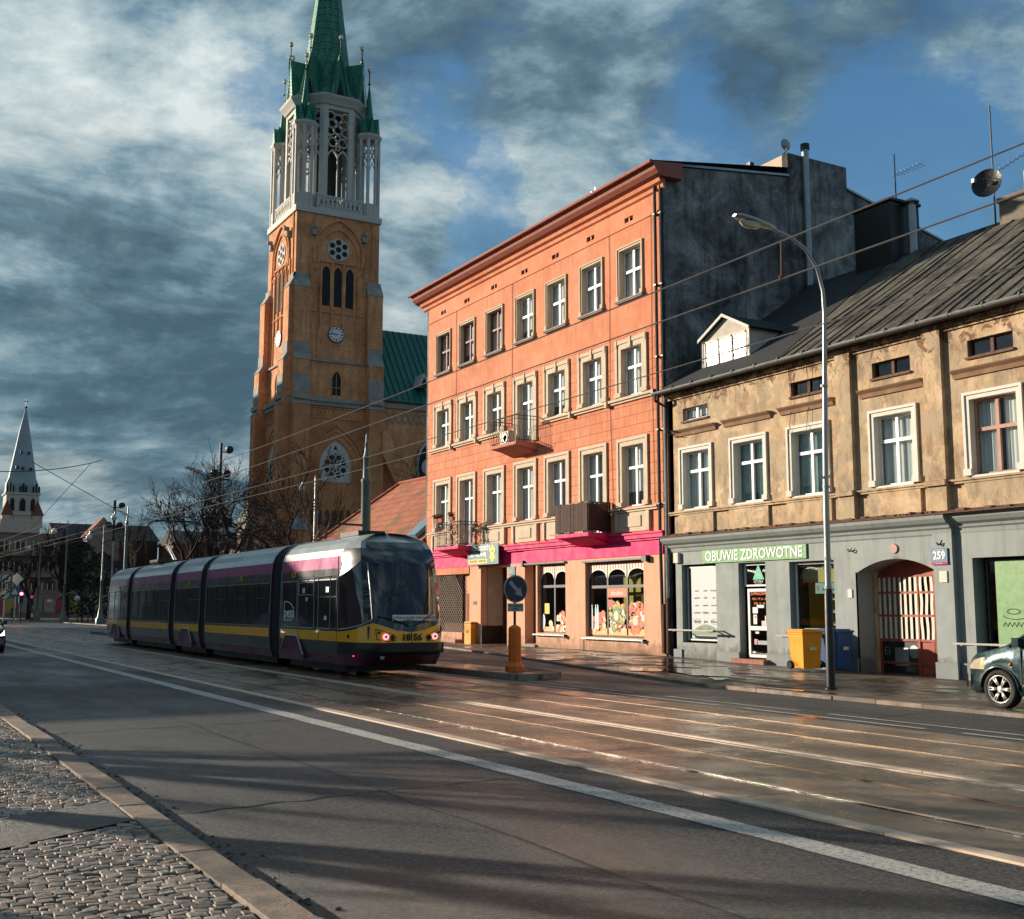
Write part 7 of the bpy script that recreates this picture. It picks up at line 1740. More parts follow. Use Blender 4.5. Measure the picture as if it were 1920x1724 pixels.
wire((14.0, 86, 11.9), (10.6, 92, 7.0), 'short diagonal wire falling left from the left span wire', .025, 0)
wire((14.5, 84, 6.0), (23.5, 84, 10.6), 'rising wire from the lamp rows toward the mast', .025, .3)
wire((5.9, 60, 4.2), (17.2, 86, 7.2), 'lowest pale wire at the far left above the road', .02, .1)
# bins
def bin_(x, y, mat, lab, rz=0):
    t = thing('wheelie_bin', lab, 'bin', (x, y, .0), 'wheelie bins by the shoe shop', rz); z0 = .03; l = Vector((x, y, 0))
    def B(m, name, mt, par=t, bv=.012):
        o = m.build(name, mt, t, bevel=bv); o.parent = par; return o
    m = MB(); n = len(m.v)
    m.v += [(x + a * .24, y + b * .29, z0) for a, b in ((-1, -1), (1, -1), (1, 1), (-1, 1))] + [(x + a * .29, y + b * .36, .93) for a, b in ((-1, -1), (1, -1), (1, 1), (-1, 1))]
    for q in ((3, 2, 1, 0), (0, 1, 5, 4), (1, 2, 6, 5), (2, 3, 7, 6), (3, 0, 4, 7)): m.addf([n + i for i in q])
    m.box(x - .305, x + .305, y - .375, y + .375, .90, .95); body = B(m, 'bin_body', mat)
    m = MB(); m.box(x - .32, x + .32, y - .40, y + .38, .95, 1.0); m.box(x - .26, x + .26, y - .32, y + .3, 1.0, 1.035); m.box(x - .30, x + .30, y + .38, y + .44, .93, .99); B(m, 'lid', mat)
    m = MB(); m.box(x - .1, x + .1, y - .372, y - .36, .5, .58); B(m, 'sticker', MWTR, body, 0)
    for s in (-1, 1): m = MB(); m.lathe((x + s * .27, y + .30, .11), [(.02, -.04), (.11, -.04), (.11, .04), (.02, .04)], 14, axis='x'); B(m, 'wheel', MRUB, t, 0)
bin_(21.55, 22.55, MYEL, 'yellow wheelie bin with closed lid standing before the shoe shop window', R(-12))
bin_(22.45, 22.4, MBLU, 'dark blue wheelie bin standing between the yellow bin and the gateway', R(5))
bin_(22.75, 23.25, M('light_blue_plastic', (.05, .25, .45), .45), 'lighter blue wheelie bin half hidden behind the lamp post', R(-4))
# ------------------------------------------------------------------ cars
def car(name, loc, rz, paint, label, L_=4.25, W_=1.76, Ht=1.6, mpv=True, wheels=True, lights=.0, plate='EL 5K 259'):
    """local: nose towards -y, origin on the ground under the nose centre"""
    T = thing(name, label, 'car', loc, None, rz)
    rr = .305; fa, ra = .78, L_ - .80
    st = [0, .04, .12, .28, fa - rr - .05, fa - rr + .02, fa - .22, fa - .1, fa, fa + .1, fa + .22, fa + rr - .02, fa + rr + .05, 1.25, 1.6, 2.1, 2.6, ra - rr - .05, ra - rr + .02, ra - .22, ra - .1, ra, ra + .1, ra + .22, ra + rr - .02, ra + rr + .05, L_ - .2, L_ - .06, L_]
    def interp(tab, y):
        for (a, u), (b, v) in zip(tab, tab[1:]):
            if a <= y <= b: return u + (v - u) * (y - a) / (b - a)
        return tab[-1][1]
    hood = [(0, .62), (.04, .68), (.28, .82), (1.05, 1.0), (1.25, 1.03), (2.2, 1.04), (L_ - .2, 1.04), (L_ - .06, 1.0), (L_, .85)]
    roof = [(0, .63), (.28, .83), (.85, .96), (1.8, Ht - .06), (2.3, Ht), (3.2, Ht - .02), (L_ - .55, Ht - .12), (L_ - .06, 1.05), (L_, .86)] if mpv else [(0, .63), (.28, .8), (1.2, .95), (1.95, Ht - .05), (2.4, Ht), (3.0, Ht - .05), (L_ - .7, 1.1), (L_ - .06, 1.0), (L_, .86)]
    wid = [(0, .52), (.04, .64), (.12, .74), (.28, .83), (.7, .88), (1.6, .88), (L_ - .7, .87), (L_ - .1, .78), (L_, .66)]
    def sec(y):
        w = interp(wid, y) * W_ / 1.76; h = interp(hood, y); t = max(interp(roof, y), h + .012)
        b = .22
        for c in (fa, ra):
            if abs(y - c) < rr + .04: b = max(b, .30 + math.sqrt(max(0, (rr + .045) ** 2 - (y - c) ** 2)))
        if y < .15 or y > L_ - .1: b = .26
        wl = w * (1.0 if b < .3 else 1.015); m = max(b + .03, .52)
        g = max(0, t - h) 
        return [(0, b), (w * .7, b), (wl * .99, b), (wl, max(b + .02, .42)), (wl + .005, max(m, .6)), (w * .985, max(h - .07, m + .02)), (w * .94, max(h, m + .04)), (w * .94 - g * .28, h + (t - h) * .9 + .01), (w * .80 - g * .28, t), (w * .4, t + .02), (0, t + .025)]
    S = [sec(y) for y in st]; n = len(S[0])
    acc = {k: MB() for k in ('body', 'side_glass', 'windscreen', 'headlight', 'tail')}
    for i in range(len(st) - 1):
        ym = (st[i] + st[i + 1]) / 2
        for j in range(n - 1):
            for s in (-1, 1):
                q = [(s * S[i][j][0], st[i], S[i][j][1]), (s * S[i + 1][j][0], st[i + 1], S[i + 1][j][1]), (s * S[i + 1][j + 1][0], st[i + 1], S[i + 1][j + 1][1]), (s * S[i][j + 1][0], st[i], S[i][j + 1][1])]
                k = 'body'
                if j == 4 and .03 < ym < .48: k = 'headlight'
                if j == 4 and ym > L_ - .22: k = 'tail'
                if j == 6 and 1.0 < ym < L_ - .35: k = 'side_glass' if not (abs(ym - 2.35) < .26) else 'side_glass'
                if j in (8, 9) and .85 < ym < 1.8: k = 'windscreen'
                if j in (8, 9) and L_ - .55 < ym < L_ - .1: k = 'windscreen'
                acc[k].face(q, s < 0)
    def PB(m, nm, mt, smooth=True, par=T):
        me = m.mesh(nm, mt, (0, 0, 0), smooth)
        import bmesh
        bm = bmesh.new(); bm.from_mesh(me); bmesh.ops.remove_doubles(bm, verts=bm.verts, dist=2e-4); bmesh.ops.recalc_face_normals(bm, faces=bm.faces); bm.to_mesh(me); bm.free()
        o = bpy.data.objects.new(nm, me); col.objects.link(o); o.parent = par; return o
    body = PB(acc['body'], 'body', paint)
    PB(acc['headlight'], 'headlight', emit('lit_headlight', (1, .95, .88), lights) if lights else M('headlight_lens', (.62, .52, .36), .12, .3, bmp=0)); PB(acc['tail'], 'tail_light', emit('tail_red', (.8, .02, .02), .6) if 'tail_red' not in bpy.data.materials else bpy.data.materials['tail_red']); PB(acc['side_glass'], 'side_window', MTG); PB(acc['windscreen'], 'windscreen', MTG)
    m = MB(); m.box(-.62, .62, 1.3, L_ - .6, .35, .95); PB(m, 'interior', MDK, False)
    for s in (-1, 1):
        m = MB(); m.tube([(s * .84, .95, .98), (s * .66, 1.75, Ht - .1)], .03, 5); m.tube([(s * .80, 2.35, 1.0), (s * .66, 2.35, Ht - .08)], .03, 5); m.tube([(s * .80, 3.3, 1.0), (s * .64, 3.3, Ht - .1)], .03, 5); PB(m, 'door_pillar', MBLK)
        m = MB(); m.box(s * .86, s * 1.0, 1.12, 1.24, .98, 1.12); PB(m, 'wing_mirror', paint, False)
        m = MB(); m.box(s * .875, s * .892, 1.18, 1.19, .4, 1.0); m.box(s * .875, s * .892, 2.36, 2.37, .3, 1.0); PB(m, 'door_gap', MBLK, False)
        m = MB(); m.box(s * .885, s * .91, 2.1, 2.28, .86, .89); PB(m, 'door_handle', paint, False)
        m = MB(); q = [(s * .62, .02, .30), (s * .80, .12, .30), (s * .80, .12, .5), (s * .62, .02, .52)]; m.face([(x + s * .02, y - .02, z) for x, y, z in q]); PB(m, 'fog_panel', MZN)
        m = MB(); m.lathe((s * .897, 1.0, .70), [(.0, -.002), (.03, 0)], 8, axis='x'); PB(m, 'side_repeater', MORG)
        for yc in (fa, ra):
            m = MB(); x = s * .80; w_ = s * .095
            m.lathe((x, yc, rr), [(.20, -s * .09), (.28, -s * .10), (rr, -s * .07), (rr, s * .07), (.28, s * .10), (.215, s * .09), (.21, s * .02), (.02, s * .02)], 28, axis='x'); wh = PB(m, 'wheel', MRUB)
            m = MB(); m.lathe((x, yc, rr), [(.212, s * .03), (.222, s * .09), (.212, s * .1), (.198, s * .08), (.196, s * .03)], 28, axis='x')
            for k in range(6):
                for dd in (-.11, .11):
                    a = R(60 * k) + dd; p, q_ = (x + s * .07, yc + .04 * math.cos(a), rr + .04 * math.sin(a)), (x + s * .078, yc + .205 * math.cos(a), rr + .205 * math.sin(a)); m.cyl(p, q_, .016, n=5)
            m.lathe((x + s * .065, yc, rr), [(.058, -.015), (.058, .015), (.03, .022)], 14, axis='x'); PB(m, 'rim', MALU, True, wh)
            m = MB(); m.lathe((x, yc, rr), [(.19, s * .02), (.19, s * .03)], 20, axis='x'); PB(m, 'brake_disc', MBLK, True, wh)
            m = MB(); 
            na_ = 12
            for k in range(na_):
                a0, a1 = math.pi * k / na_, math.pi * (k + 1) / na_; R1 = rr + .045
                m.face([(s * .60, yc + R1 * math.cos(a0), rr + R1 * math.sin(a0)), (s * .88, yc + R1 * math.cos(a0), rr + R1 * math.sin(a0)), (s * .88, yc + R1 * math.cos(a1), rr + R1 * math.sin(a1)), (s * .60, yc + R1 * math.cos(a1), rr + R1 * math.sin(a1))])
            m.face([(s * .6, yc - rr - .05, .25), (s * .6, yc + rr + .05, .25), (s * .6, yc + rr + .05, .7), (s * .6, yc - rr - .05, .7)]); PB(m, 'wheel_arch', MBLK)
            m = MB(); m.tube([(s * (.897), yc + (rr + .045) * math.cos(math.pi * k / 14), rr + (rr + .045) * math.sin(math.pi * k / 14)) for k in range(15)], .016, 5); PB(m, 'arch_lip', paint)
    m = MB(); m.box(-.5, .5, -.012, .01, .30, .52); m.box(-.4, .4, -.02, .0, .62, .66); PB(m, 'grille', MBLK, False)
    m = MB(); m.box(-.26, .26, -.03, -.012, .36, .47); pl = PB(m, 'number_plate', MWF, False)
    m = MB(); m.text(plate, .09, (0, -.033, .415), (1, 0, 0), (0, 0, 1), .001); PB(m, 'plate_number', MBLK, False, pl)
    m = MB(); m.tube([(-.6, .98, 1.02), (0, 1.0, 1.06), (.2, .9, 1.03)], .012, 4); PB(m, 'wiper', MBLK)
    return T
MTEAL = M('teal_car_paint', (.022, .05, .058), .22, .45, var=.05, bmp=0, coat=1)
MDKC = M('black_car_paint', (.008, .007, .009), .18, .3, var=.05, bmp=0, coat=1)
MREDC = M('red_car_paint', (.20, .01, .015), .25, .2, var=.05, bmp=0, coat=1)
car('parked_car', (16.68, 13.02, .01), R(180), MTEAL, 'dark teal hatchback parked nose forward on the right pavement edge')
car('oncoming_car', (3.78, 44.5, .0), 0, MDKC, 'black car with lit headlight coming along the near lane at the left edge', mpv=False, Ht=1.45, lights=6)
car('distant_car', (11.0, 128, .0), R(180), MREDC, 'small dark red car far down the street at the left edge', mpv=True)
# ------------------------------------------------------------------ trees
def tree(loc, h, label, seed, trunk=.28, spread=.55, lev=6, lean_=0, split=None, group='bare trees', tw=1.0, crown_shape=1.0):
    rr = random.Random(seed); T = thing('bare_tree', label, 'tree', loc, group); m = MB(); c = MB(); base = Vector(loc)
    def grow(p, d, ln, r, lv, mbx):
        n_ = 3 if lv > 1 else 2; path = [p]; rs = [r]; q = p; dd = d
        for i in range(n_):
            dd = (dd + Vector((rr.gauss(0, .16), rr.gauss(0, .16), rr.gauss(0, .10) + .03))).normalized(); q = q + dd * (ln / n_); path.append(q); rs.append(r * (1 - .38 * (i + 1) / n_))
        mbx.tube(path, rs, 7 if lv > 4 else (5 if lv > 2 else 3))
        if lv <= 0: return
        k = rr.choice((2, 3, 3)) if lv > 2 else rr.choice((3, 3, 4))
        for i in range(k):
            t = 1.0 if i == 0 else rr.uniform(.35, 1.0); idx = min(n_, int(t * n_)); bp = path[idx]
            a = rr.uniform(0, 6.28); sp_ = spread * rr.uniform(.6, 1.35) * (.55 if i == 0 else 1)
            o = dd.orthogonal().normalized(); o = Matrix.Rotation(a, 3, dd) @ o
            nd = (dd * math.cos(sp_) + o * math.sin(sp_)); nd.z *= crown_shape; nd.normalize()
            grow(bp, nd, ln * rr.uniform(.62, .86), max(.017 * tw, rs[idx] * (.86 if i == 0 else .62)), lv - 1, c)
    th = h * .26; top = base + Vector((lean_, 0, th)); m.tube([base, base + Vector((lean_ * .3, 0, th * .5)), top], [trunk * 1.25, trunk, trunk * .85], 9)
    for i in range(3):
        a = i * 2.1 + rr.uniform(-.4, .4); d = Vector((math.cos(a) * .45, math.sin(a) * .45, 1)).normalized(); grow(top, d, h * .27, trunk * .75, lev - 1, c)
    m.build('trunk', MBARK, T, smooth=True); c.build('crown', MBARK, T); return T
tree((22.6, 92, 0), 12.5, 'large bare tree behind the rear of the tram, left of the lamp mast', 5, .30, .5, 7)
tree((25.6, 95, 0), 14, 'large bare tree behind the lamp mast, with wide branches', 14, .36, .62, 7)
tree((31.5, 104, 0), 10.5, 'bare tree between the lamp mast and the cathedral', 23, .26, .6, 6)
tree((24.1, 70, 0), 12.0, 'thin dark tree in front of the cathedral tower, beside the globe lamp', 31, .2, .5, 6, tw=.9)
tree((25.2, 73, 0), 9.5, 'lower bare tree right of the globe lamp before the cathedral', 37, .17, .6, 6)
tree((39.0, 84, 0), 13.5, 'bare tree behind the tiled roof next to the cathedral nave', 41, .22, .65, 6)
tree((22.6, 152, 0), 12, 'bare street tree before the apartment block, far left', 51, .3, .55, 6, tw=1.5)
tree((19.2, 160, 0), 10, 'slim bare tree at the far left beside the traffic signs', 57, .22, .5, 6, tw=1.5)
tree((29.0, 150, 0), 8.5, 'small spreading bare tree by the evergreen shrubs', 61, .3, .75, 6, tw=1.5, crown_shape=.5)
tree((34, 170, 0), 15, 'misty bare tree in front of the long dark roof', 67, .2, .4, 6, tw=1.4)
# trees on the near pavement, out of frame, whose shadows fall across the road
tree((-3.6, 19.5, 0), 8.5, 'bare street tree on the near pavement beyond the left edge', 71, .2, .42, 6, tw=1.3, group='bare trees on the near pavement')
tree((-3.8, 15.6, 0), 8, 'bare street tree between the added shade column and the farther tree', 73, .2, .42, 6, tw=1.3, group='bare trees on the near pavement')
tree((-6.5, 24.0, 0), 9, 'bare street tree set back near the low rendered house', 79, .22, .5, 6, tw=1.3, group='bare trees on the near pavement')
mb = MB(); mb.lathe((-3.4, 10.6, .05), [(.72, 0), (.72, .3), (.66, .35), (.66, 3.0), (.78, 3.1), (.78, 3.2), (.4, 3.6), (.0, 3.75)], 24)
tag(mb.build('shade_column', MPG), 'unseen round green column added to shade the near cobbles', 'shade column')  # added out of view to cast a shade band over cobbles and road
# evergreens and undergrowth
def shrub(loc, r, h, label, seed, n=900, cone=False):
    rr = random.Random(seed); T = thing('evergreen_shrub', label, 'shrub', loc, 'evergreen shrubs'); m = MB(); b = Vector(loc)
    m.cyl(b, b + Vector((0, 0, h * .5)), .08, .04, 6); m.build('stem', MBARK, T); m = MB()
    for i in range(n):
        t = rr.random(); z = h * (.08 + .92 * t); rad = r * ((1 - t) ** .7 if cone else math.sin(math.pi * min(1, .15 + .85 * t)) ** .6) * rr.uniform(.55, 1.05); a = rr.uniform(0, 6.28); p = b + Vector((rad * math.cos(a), rad * math.sin(a), z))
        s_ = rr.uniform(.12, .3); u = Vector((rr.gauss(0, 1), rr.gauss(0, 1), rr.gauss(0, .6))).normalized() * s_; v = Vector((rr.gauss(0, 1), rr.gauss(0, 1), rr.gauss(0, 1))).normalized() * s_
        m.face([p - u, p + v, p + u])
    m.build('foliage', M('dark_evergreen', (.012, .022, .014), .9, var=.4), T)
shrub((28.2, 138, 0), 2.2, 3.6, 'dark rounded evergreen by the stone planters', 1); shrub((31.0, 139, 0), 2.2, 3.0, 'lower dark evergreen right of the rounded one', 2)
for k, (x, y, r, h) in enumerate(((22.5, 140, 2.6, 9), (25.0, 143, 3.2, 8), (30, 112, 4, 5.5), (35, 118, 4.5, 5), (41, 116, 4, 4.2), (46, 108, 3.5, 5.0), (24, 122, 3, 4.5))): shrub((x, y, 0), r, h, ['tall dark conifer behind the globe lamp column', 'broad dark conifer between the two lamp columns', 'dense dark yew mass behind the tram rear', 'dense dark yew mass left of the cathedral portal', 'low dark shrub before the cathedral portal', 'dark shrub below the cathedral window', 'dark shrub behind the second lamp column'][k], 5 + k, 1600)
# ------------------------------------------------------------------ distant street
def globe_lamp(x, y, label, side=1, h=8.1):
    T = thing('globe_lamp', label, 'street lamp', (x, y, 0), 'globe street lamps', 0); m = MB()
    m.lathe((x, y, 0), [(.42, 0), (.42, .5), (.28, .7), (.2, 1.3), (.14, 1.6), (.12, 4.0), (.15, 4.05), (.09, 4.15), (.06, h), (.0, h + .3)], 12); m.build('column', MPG if side > 0 else MPL, T, smooth=True)
    for s, z in ((-1, h - .6), (1, h * .28)) if side > 0 else ((-1, h - .6),):
        m = MB(); m.tube([(x, y, z - .2), (x + s * .3, y, z + .1), (x + s * .9, y, z + .25), (x + s * 1.25, y, z + .1), (x + s * 1.3, y, z - .1)], .035, 5); m.lathe((x + s * 1.3, y, z - .35), [(.05, .25), (.14, .2), (.2, .05)], 8); a = m.build('lamp_arm', MPL, T)
        m = MB(); m.ball((x + s * 1.3, y, z - .45), .30, 10); m.build('glass_globe', MGLB, a, smooth=True)
globe_lamp(18.78, 128.2, 'globe lamp with tall ornate column, left of the bicycle racks', 1, 10.5)
globe_lamp(19.5, 111.2, 'globe lamp with ornate base just left of the tram rear', 1, 9.0)
globe_lamp(18.6, 147, 'globe lamp farther off before the apartment block', 1, 9.6)
globe_lamp(35.9, 100, 'pale globe lamp with curved arm before the cathedral tower', -1, 13.4)
globe_lamp(22.5, 116, 'globe lamp column rising behind the last tram section', -1, 11.3)
def mast(x, y, h, label, arm=True):
    T = thing('light_mast', label, 'mast', (x, y, 0)); m = MB(); m.tube([(x, y, 0), (x, y, h * .75), (x, y, h)], [.13, .1, .09], 10); m.build('pole', MPL, T)
    m = MB(); m.cyl((x, y, h * .66), (x, y, h), .14, n=8); m.box(x - .5, x + .9, y - .08, y + .08, h - 3.3, h - 3.15); m.build('dark_upper_pole', MBLK, T)
    for dx, z in ((.75, h - .55), (-.55, h - 2.7), (.6, h - 2.7)):
        m = MB(); m.lathe((x + dx, y, z), [(.12, -.3), (.32, -.25), (.36, .1), (.3, .25)], 10, axis='y'); m.tube([(x, y, z - .25), (x + dx, y, z - .25)], .05, 5); m.build('floodlight', MBLK, T)
    for dx in (-.75, .7): m = MB(); m.box(x + dx - .5, x + dx + .5, y - .1, y + .1, h - 7.4, h - 6.6); m.build('loudspeaker', MBLK, T)
    if arm:
        m = MB(); m.tube([(x, y, h - 4.2), (x - .9, y, h - 3.3), (x - 1.8, y, h - 2.7)], .05, 6); m.build('lamp_arm', MPL, T); m = MB(); m.prism([(x - 3.1, h - 2.35), (x - 1.8, h - 2.85), (x - 1.8, h - 2.6), (x - 2.9, h - 2.2)], 'y', y - .25, y + .25); m.build('lamp_head', MPL, T)
mast(27.1, 100, 16.0, 'tall grey mast with floodlights and a lamp arm left of the cathedral')
mast(23.8, 130, 13.2, 'dark floodlight mast farther off behind the lamp columns', False)
CP2 = thing('catenary_pole', 'slender overhead line pole behind the last tram section', 'pole', (19.35, 100, 0)); mb = MB(); mb.lathe((19.35, 100, 0), [(.2, 0), (.16, 1), (.12, 8.6), (.15, 8.65), (.06, 9.0), (0, 9.5)], 10); mb.build('pole', MPG, CP2)
# far buildings
MFB = M('grey_block_render', (.20, .19, .17), .9, var=.15, scale=.2); MFD = M('far_dark_roof', (.05, .035, .032), .9, var=.2); MFW = M('far_window_dark', (.02, .022, .025), .3, bmp=0); MPNK = M('pinkish_render', (.42, .33, .29), .9, var=.15, scale=.3)
def house(name, x0, x1, y0, y1, h, mat, label, roof=None, rh=0, wins=None, cat='building', rmat=None):
    T = thing(name, label, cat, ((x0 + x1) / 2, y0, 0)); m = MB(); m.box(x0, x1, y0, y1, -.3, h); m.build('wall', mat, T)
    if roof == 'gable': m = MB(); m.prism([(y0 - .4, h), ((y0 + y1) / 2, h + rh), (y1 + .4, h)], 'x', x0 - .3, x1 + .3); m.build('roof', rmat or MFD, T)
    if roof == 'front': m = MB(); m.prism([(x0 - .3, h), ((x0 + x1) / 2, h + rh), (x1 + .3, h)], 'y', y0 + .4, y1); m.build('roof', rmat or MFD, T); m = MB(); m.prism([(x0, h), ((x0 + x1) / 2, h + rh - .3), (x1, h)], 'y', y0, y0 + .35); m.build('gable', mat, T)
    if wins:
        nx_, nz_, w_, hh, z0 = wins
        me = MB(); me.box(-w_ / 2, w_ / 2, -.04, .05, 0, hh); wm = me.mesh('window', MFW)
        for i in range(nx_):
            for j in range(nz_): put('window', wm, T, (x0 + (x1 - x0) * (i + .5) / nx_, y0, z0 + j * (h - z0) / nz_))
    return T
AB = house('apartment_block', 16, 28.3, 200, 214, 13.5, MFB, 'grey apartment block with projecting dark balconies at the far left', wins=(5, 4, 1.4, 1.6, 1.2))
for k, z in enumerate((2.8, 6.2, 9.6)):
    for x in (21.3, 25.6):
        m = MB(); m.box(x - 1.7, x + 1.7, 198.6, 200, z, z + .2); b_ = m.build('balcony', MBLK, AB); m = MB(); m.box(x - 1.7, x + 1.7, 198.55, 198.6, z + .2, z + 1.1); m.build('balcony_panel', MFB, b_)
        m = MB(); [m.box(x - 1.6 + i * .8, x - 1.5 + i * .8, 198.6, 198.7, z + .2, z + 2.6) for i in range(5)]; m.build('balcony_frame', MWTR, b_)
m = MB(); m.box(19, 25, 199.5, 206, 13.5, 15.6); m.build('roof_storey', MZN, AB)
house('long_dark_house', 28.5, 45, 205, 222, 13.0, MFD, 'long dark building with a brown roof behind the bare trees', 'gable', 3.2, (6, 3, 1.3, 1.7, 2))
wg = house('gabled_house', 32.4, 37.6, 200, 206, 13.2, MFB, 'grey gabled front with a red edged roof in the dark row', 'front', 3.4, (2, 2, 1.0, 1.6, 4), rmat=M('far_red_roof', (.20, .045, .03), .8))
house('brown_tenement', 45.2, 58, 190, 205, 12.0, M('brown_brick', (.13, .06, .04), .9, var=.3, scale=.6), 'brown brick building behind the globe lamp and trees', 'gable', 2.5, (5, 3, 1.2, 1.7, 2))
house('pink_tenement', 44, 54, 150, 162, 9.5, MPNK, 'pale pinkish house glimpsed through the tree branches', None, 0, (5, 3, 1.0, 1.4, 1))
house('blue_roofed_house', 53, 62, 172, 184, 15.0, MPNK, 'tall pale house with a dark slate roof left of the cathedral', 'gable', 3.5, (4, 4, 1.0, 1.5, 2), rmat=M('slate_blue', (.045, .07, .085), .7))
# low shop row at the end of the street
SR = house('shop_pavilion', 17, 34, 186, 192, 4.2, MFB, 'low pavilion with shop windows and coloured posters at the street end')
rnd = random.Random(77)
for i in range(9):
    x = 18 + i * 1.8; m = MB(); m.box(x - .75, x + .75, 185.9, 186, .8, 2.9); m.build('poster', M('poster_%d' % (i % 5), [(.35, .05, .06), (.35, .36, .12), (.2, .27, .36), (.25, .27, .25), (.3, .3, .3)][i % 5], .6), SR)
mb = MB(); mb.box(16, 33, 170, 176, -.1, .05); struct(mb.build('grass_verge', M('winter_grass', (.28, .30, .07), .9)))
for k, (x, y) in enumerate(((26.4, 133), (28.5, 132.6), (30.6, 132.2))):
    m = MB(); m.lathe((x, y, 0), [(.8, 0), (1.0, .9), (.9, .9)], 4, rot=.5); tag(m.build('stone_planter', MGST), ['leftmost', 'middle', 'rightmost'][k] + ' square stone planter below the evergreens', 'planter', 'stone planters')
pr = None
for k in range(5):
    m = MB(); x = 19.9 + k * .5; m.tube([(x, 126.5, 0), (x, 126.5, .9), (x + .05, 126.2, 1.0), (x, 125.9, .9), (x, 125.9, 0)], .035, 5); tag(m.build('bicycle_rack', MBLK), 'black hoop bicycle rack right of the globe lamp base', 'bicycle rack', 'hoop bicycle racks')
m = MB(); m.cyl((17.2, 140, 0), (17.2, 140, 1.5), .12, n=8); o = tag(m.build('marker_post', MRED), 'short red and white post at the far kerb', 'post'); m = MB(); m.cyl((17.2, 140, .5), (17.2, 140, .9), .125, n=8); m.build('white_band', MWF, o)
# traffic signs and lights at the far left edge
def sgn(x, y, z, kind, label):
    T = thing('road_sign', label, 'sign', (x, y, 0), 'road signs at the junction'); m = MB(); m.cyl((x, y, 0), (x, y, z + .4), .05, n=6); m.build('post', MPL, T)
    m = MB()
    if kind == 'round': m.lathe((x, y - .08, z), [(.01, -.02), (.62, -.02), (.62, .02)], 20, axis='y')
    elif kind == 'diamond': m.prism([(x - .65, z), (x, z - .65), (x + .65, z), (x, z + .65)], 'y', y - .1, y - .06)
    else: m.box(x - .5, x + .5, y - .1, y - .06, z - .5, z + .5)
    f = m.build('sign_face', MWTR if kind != 'square' else MSB, T); m = MB()
    if kind == 'round': m.tube([(x + .52 * math.cos(t * .4), y - .12, z + .52 * math.sin(t * .4)) for t in range(17)], .06, 4); m.tube([(x - .3, y - .12, z - .1), (x + .1, y - .12, z - .1), (x + .1, y - .12, z + .25)], .07, 4); m.tube([(x - .38, y - .13, z - .38), (x + .38, y - .13, z + .38)], .05, 4)
    elif kind == 'diamond': m.prism([(x - .4, z), (x, z - .4), (x + .4, z), (x, z + .4)], 'y', y - .12, y - .1)
    else: m.prism([(x - .35, z - .3), (x + .35, z - .3), (x, z + .35)], 'y', y - .12, y - .1)
    m.build('sign_symbol', MBLK if kind == 'round' else MWTR, f)
sgn(13.1, 128, 4.55, 'round', 'upper round white prohibition sign at the left edge'); sgn(13.15, 129.5, 2.9, 'round', 'lower round white prohibition sign at the left edge')
sgn(14.2, 129, 4.5, 'diamond', 'diamond priority sign on the far junction post'); sgn(14.0, 128.5, 3.2, 'square', 'blue square pedestrian crossing sign at the junction')
for k, (x, y, z) in enumerate(((14.7, 129, 2.6), (17.3, 142, 2.4))):
    T = thing('traffic_light', ['traffic light showing red beside the crossing sign', 'dark traffic light at the middle of the far junction'][k], 'traffic light', (x, y, 0)); m = MB(); m.cyl((x, y, 0), (x, y, z), .07, n=6); m.build('post', MBLK, T)
    m = MB(); m.box(x - .2, x + .2, y - .15, y + .15, z - .6, z + .6); hs = m.build('signal_housing', MBLK, T); m = MB(); m.lathe((x, y - .16, z + .38), [(.01, -.02), (.17, -.02), (.17, .02)], 12, axis='y'); m.build('red_lamp', emit('signal_red', (1, .12, .2), 6 if k == 0 else 0.2), hs)
person('person', (15.0, 138, 0), 'distant pedestrian in dark clothes by the far crossing', 0, top=(.03, .03, .035))
# far white church
WC_ = thing('white_church', 'distant pale church tower with a tall white conical spire at the left', 'church', (38.9, 350, 0)); cx, cy = 38.9, 354
mb = MB(); mb.box(cx - 4.3, cx + 4.3, cy - 4.3, cy + 4.3, -.3, 33.5); tw_ = mb.build('tower', MSTN, WC_)
MSPW = M('spire_sheet', (.26, .32, .34), .5, .2, var=.1, scale=.3, bmp=0)
mb = MB(); mb.lathe((cx, cy, 0), [(5.0, 33.4), (4.6, 34.6), (4.6, 36.5), (3.9, 38.2), (1.7, 51.0), (.18, 58.6)], 8, rot=.5); s_ = mb.build('spire', MSPW, WC_)
mb = MB(); mb.cyl((cx, cy, 58.4), (cx, cy, 61.4), .12, n=5); mb.ball((cx, cy, 59), .4, 6); mb.box(cx - .5, cx + .5, cy - .05, cy + .05, 60.6, 60.8); mb.build('cross', MBLK, s_)
for dx, z in ((-.9, 45.2), (1.2, 45), (-1.9, 40.8), (-.3, 40.5), (1.9, 40.4)): mb = MB(); mb.box(cx + dx - .3, cx + dx + .3, cy - 3.9 + (z - 38) * .16 - .5, cy - 2, z, z + .7); mb.build('spire_hatch', MBLK, s_)
for k in (-1, 0, 1):
    mb = MB(); 
    for i in range(3): mb.prism([(q[0], q[1]) for q in pointed(cx + k * 3.4 + (i - 1) * .75, 33.9, .5, 1.9 + .8 * (i == 1))], 'y', cy - 4.75, cy - 4.3)
    mb.build('gable_opening', MDK, tw_)
for k in (-1, 0, 1):
    mb = MB(); mb.prism([(q[0], q[1]) for q in pointed(cx + k * 2.7, 28.6, 1.5 if k == 0 else 1.1, 3.6)], 'y', cy - 4.4, cy - 4.2); b_ = mb.build('belfry_opening', MDK, WC_)
    mb = MB(); q = pointed(cx + k * 2.7, 28.6, 2.0 if k == 0 else 1.5, 4.0)
    for i in range(len(q) - 1): mb.tube([(q[i][0], cy - 4.4, q[i][1]), (q[i + 1][0], cy - 4.4, q[i + 1][1])], .15, 4)
    mb.build('belfry_arch', MSTN, b_)
mb = MB()
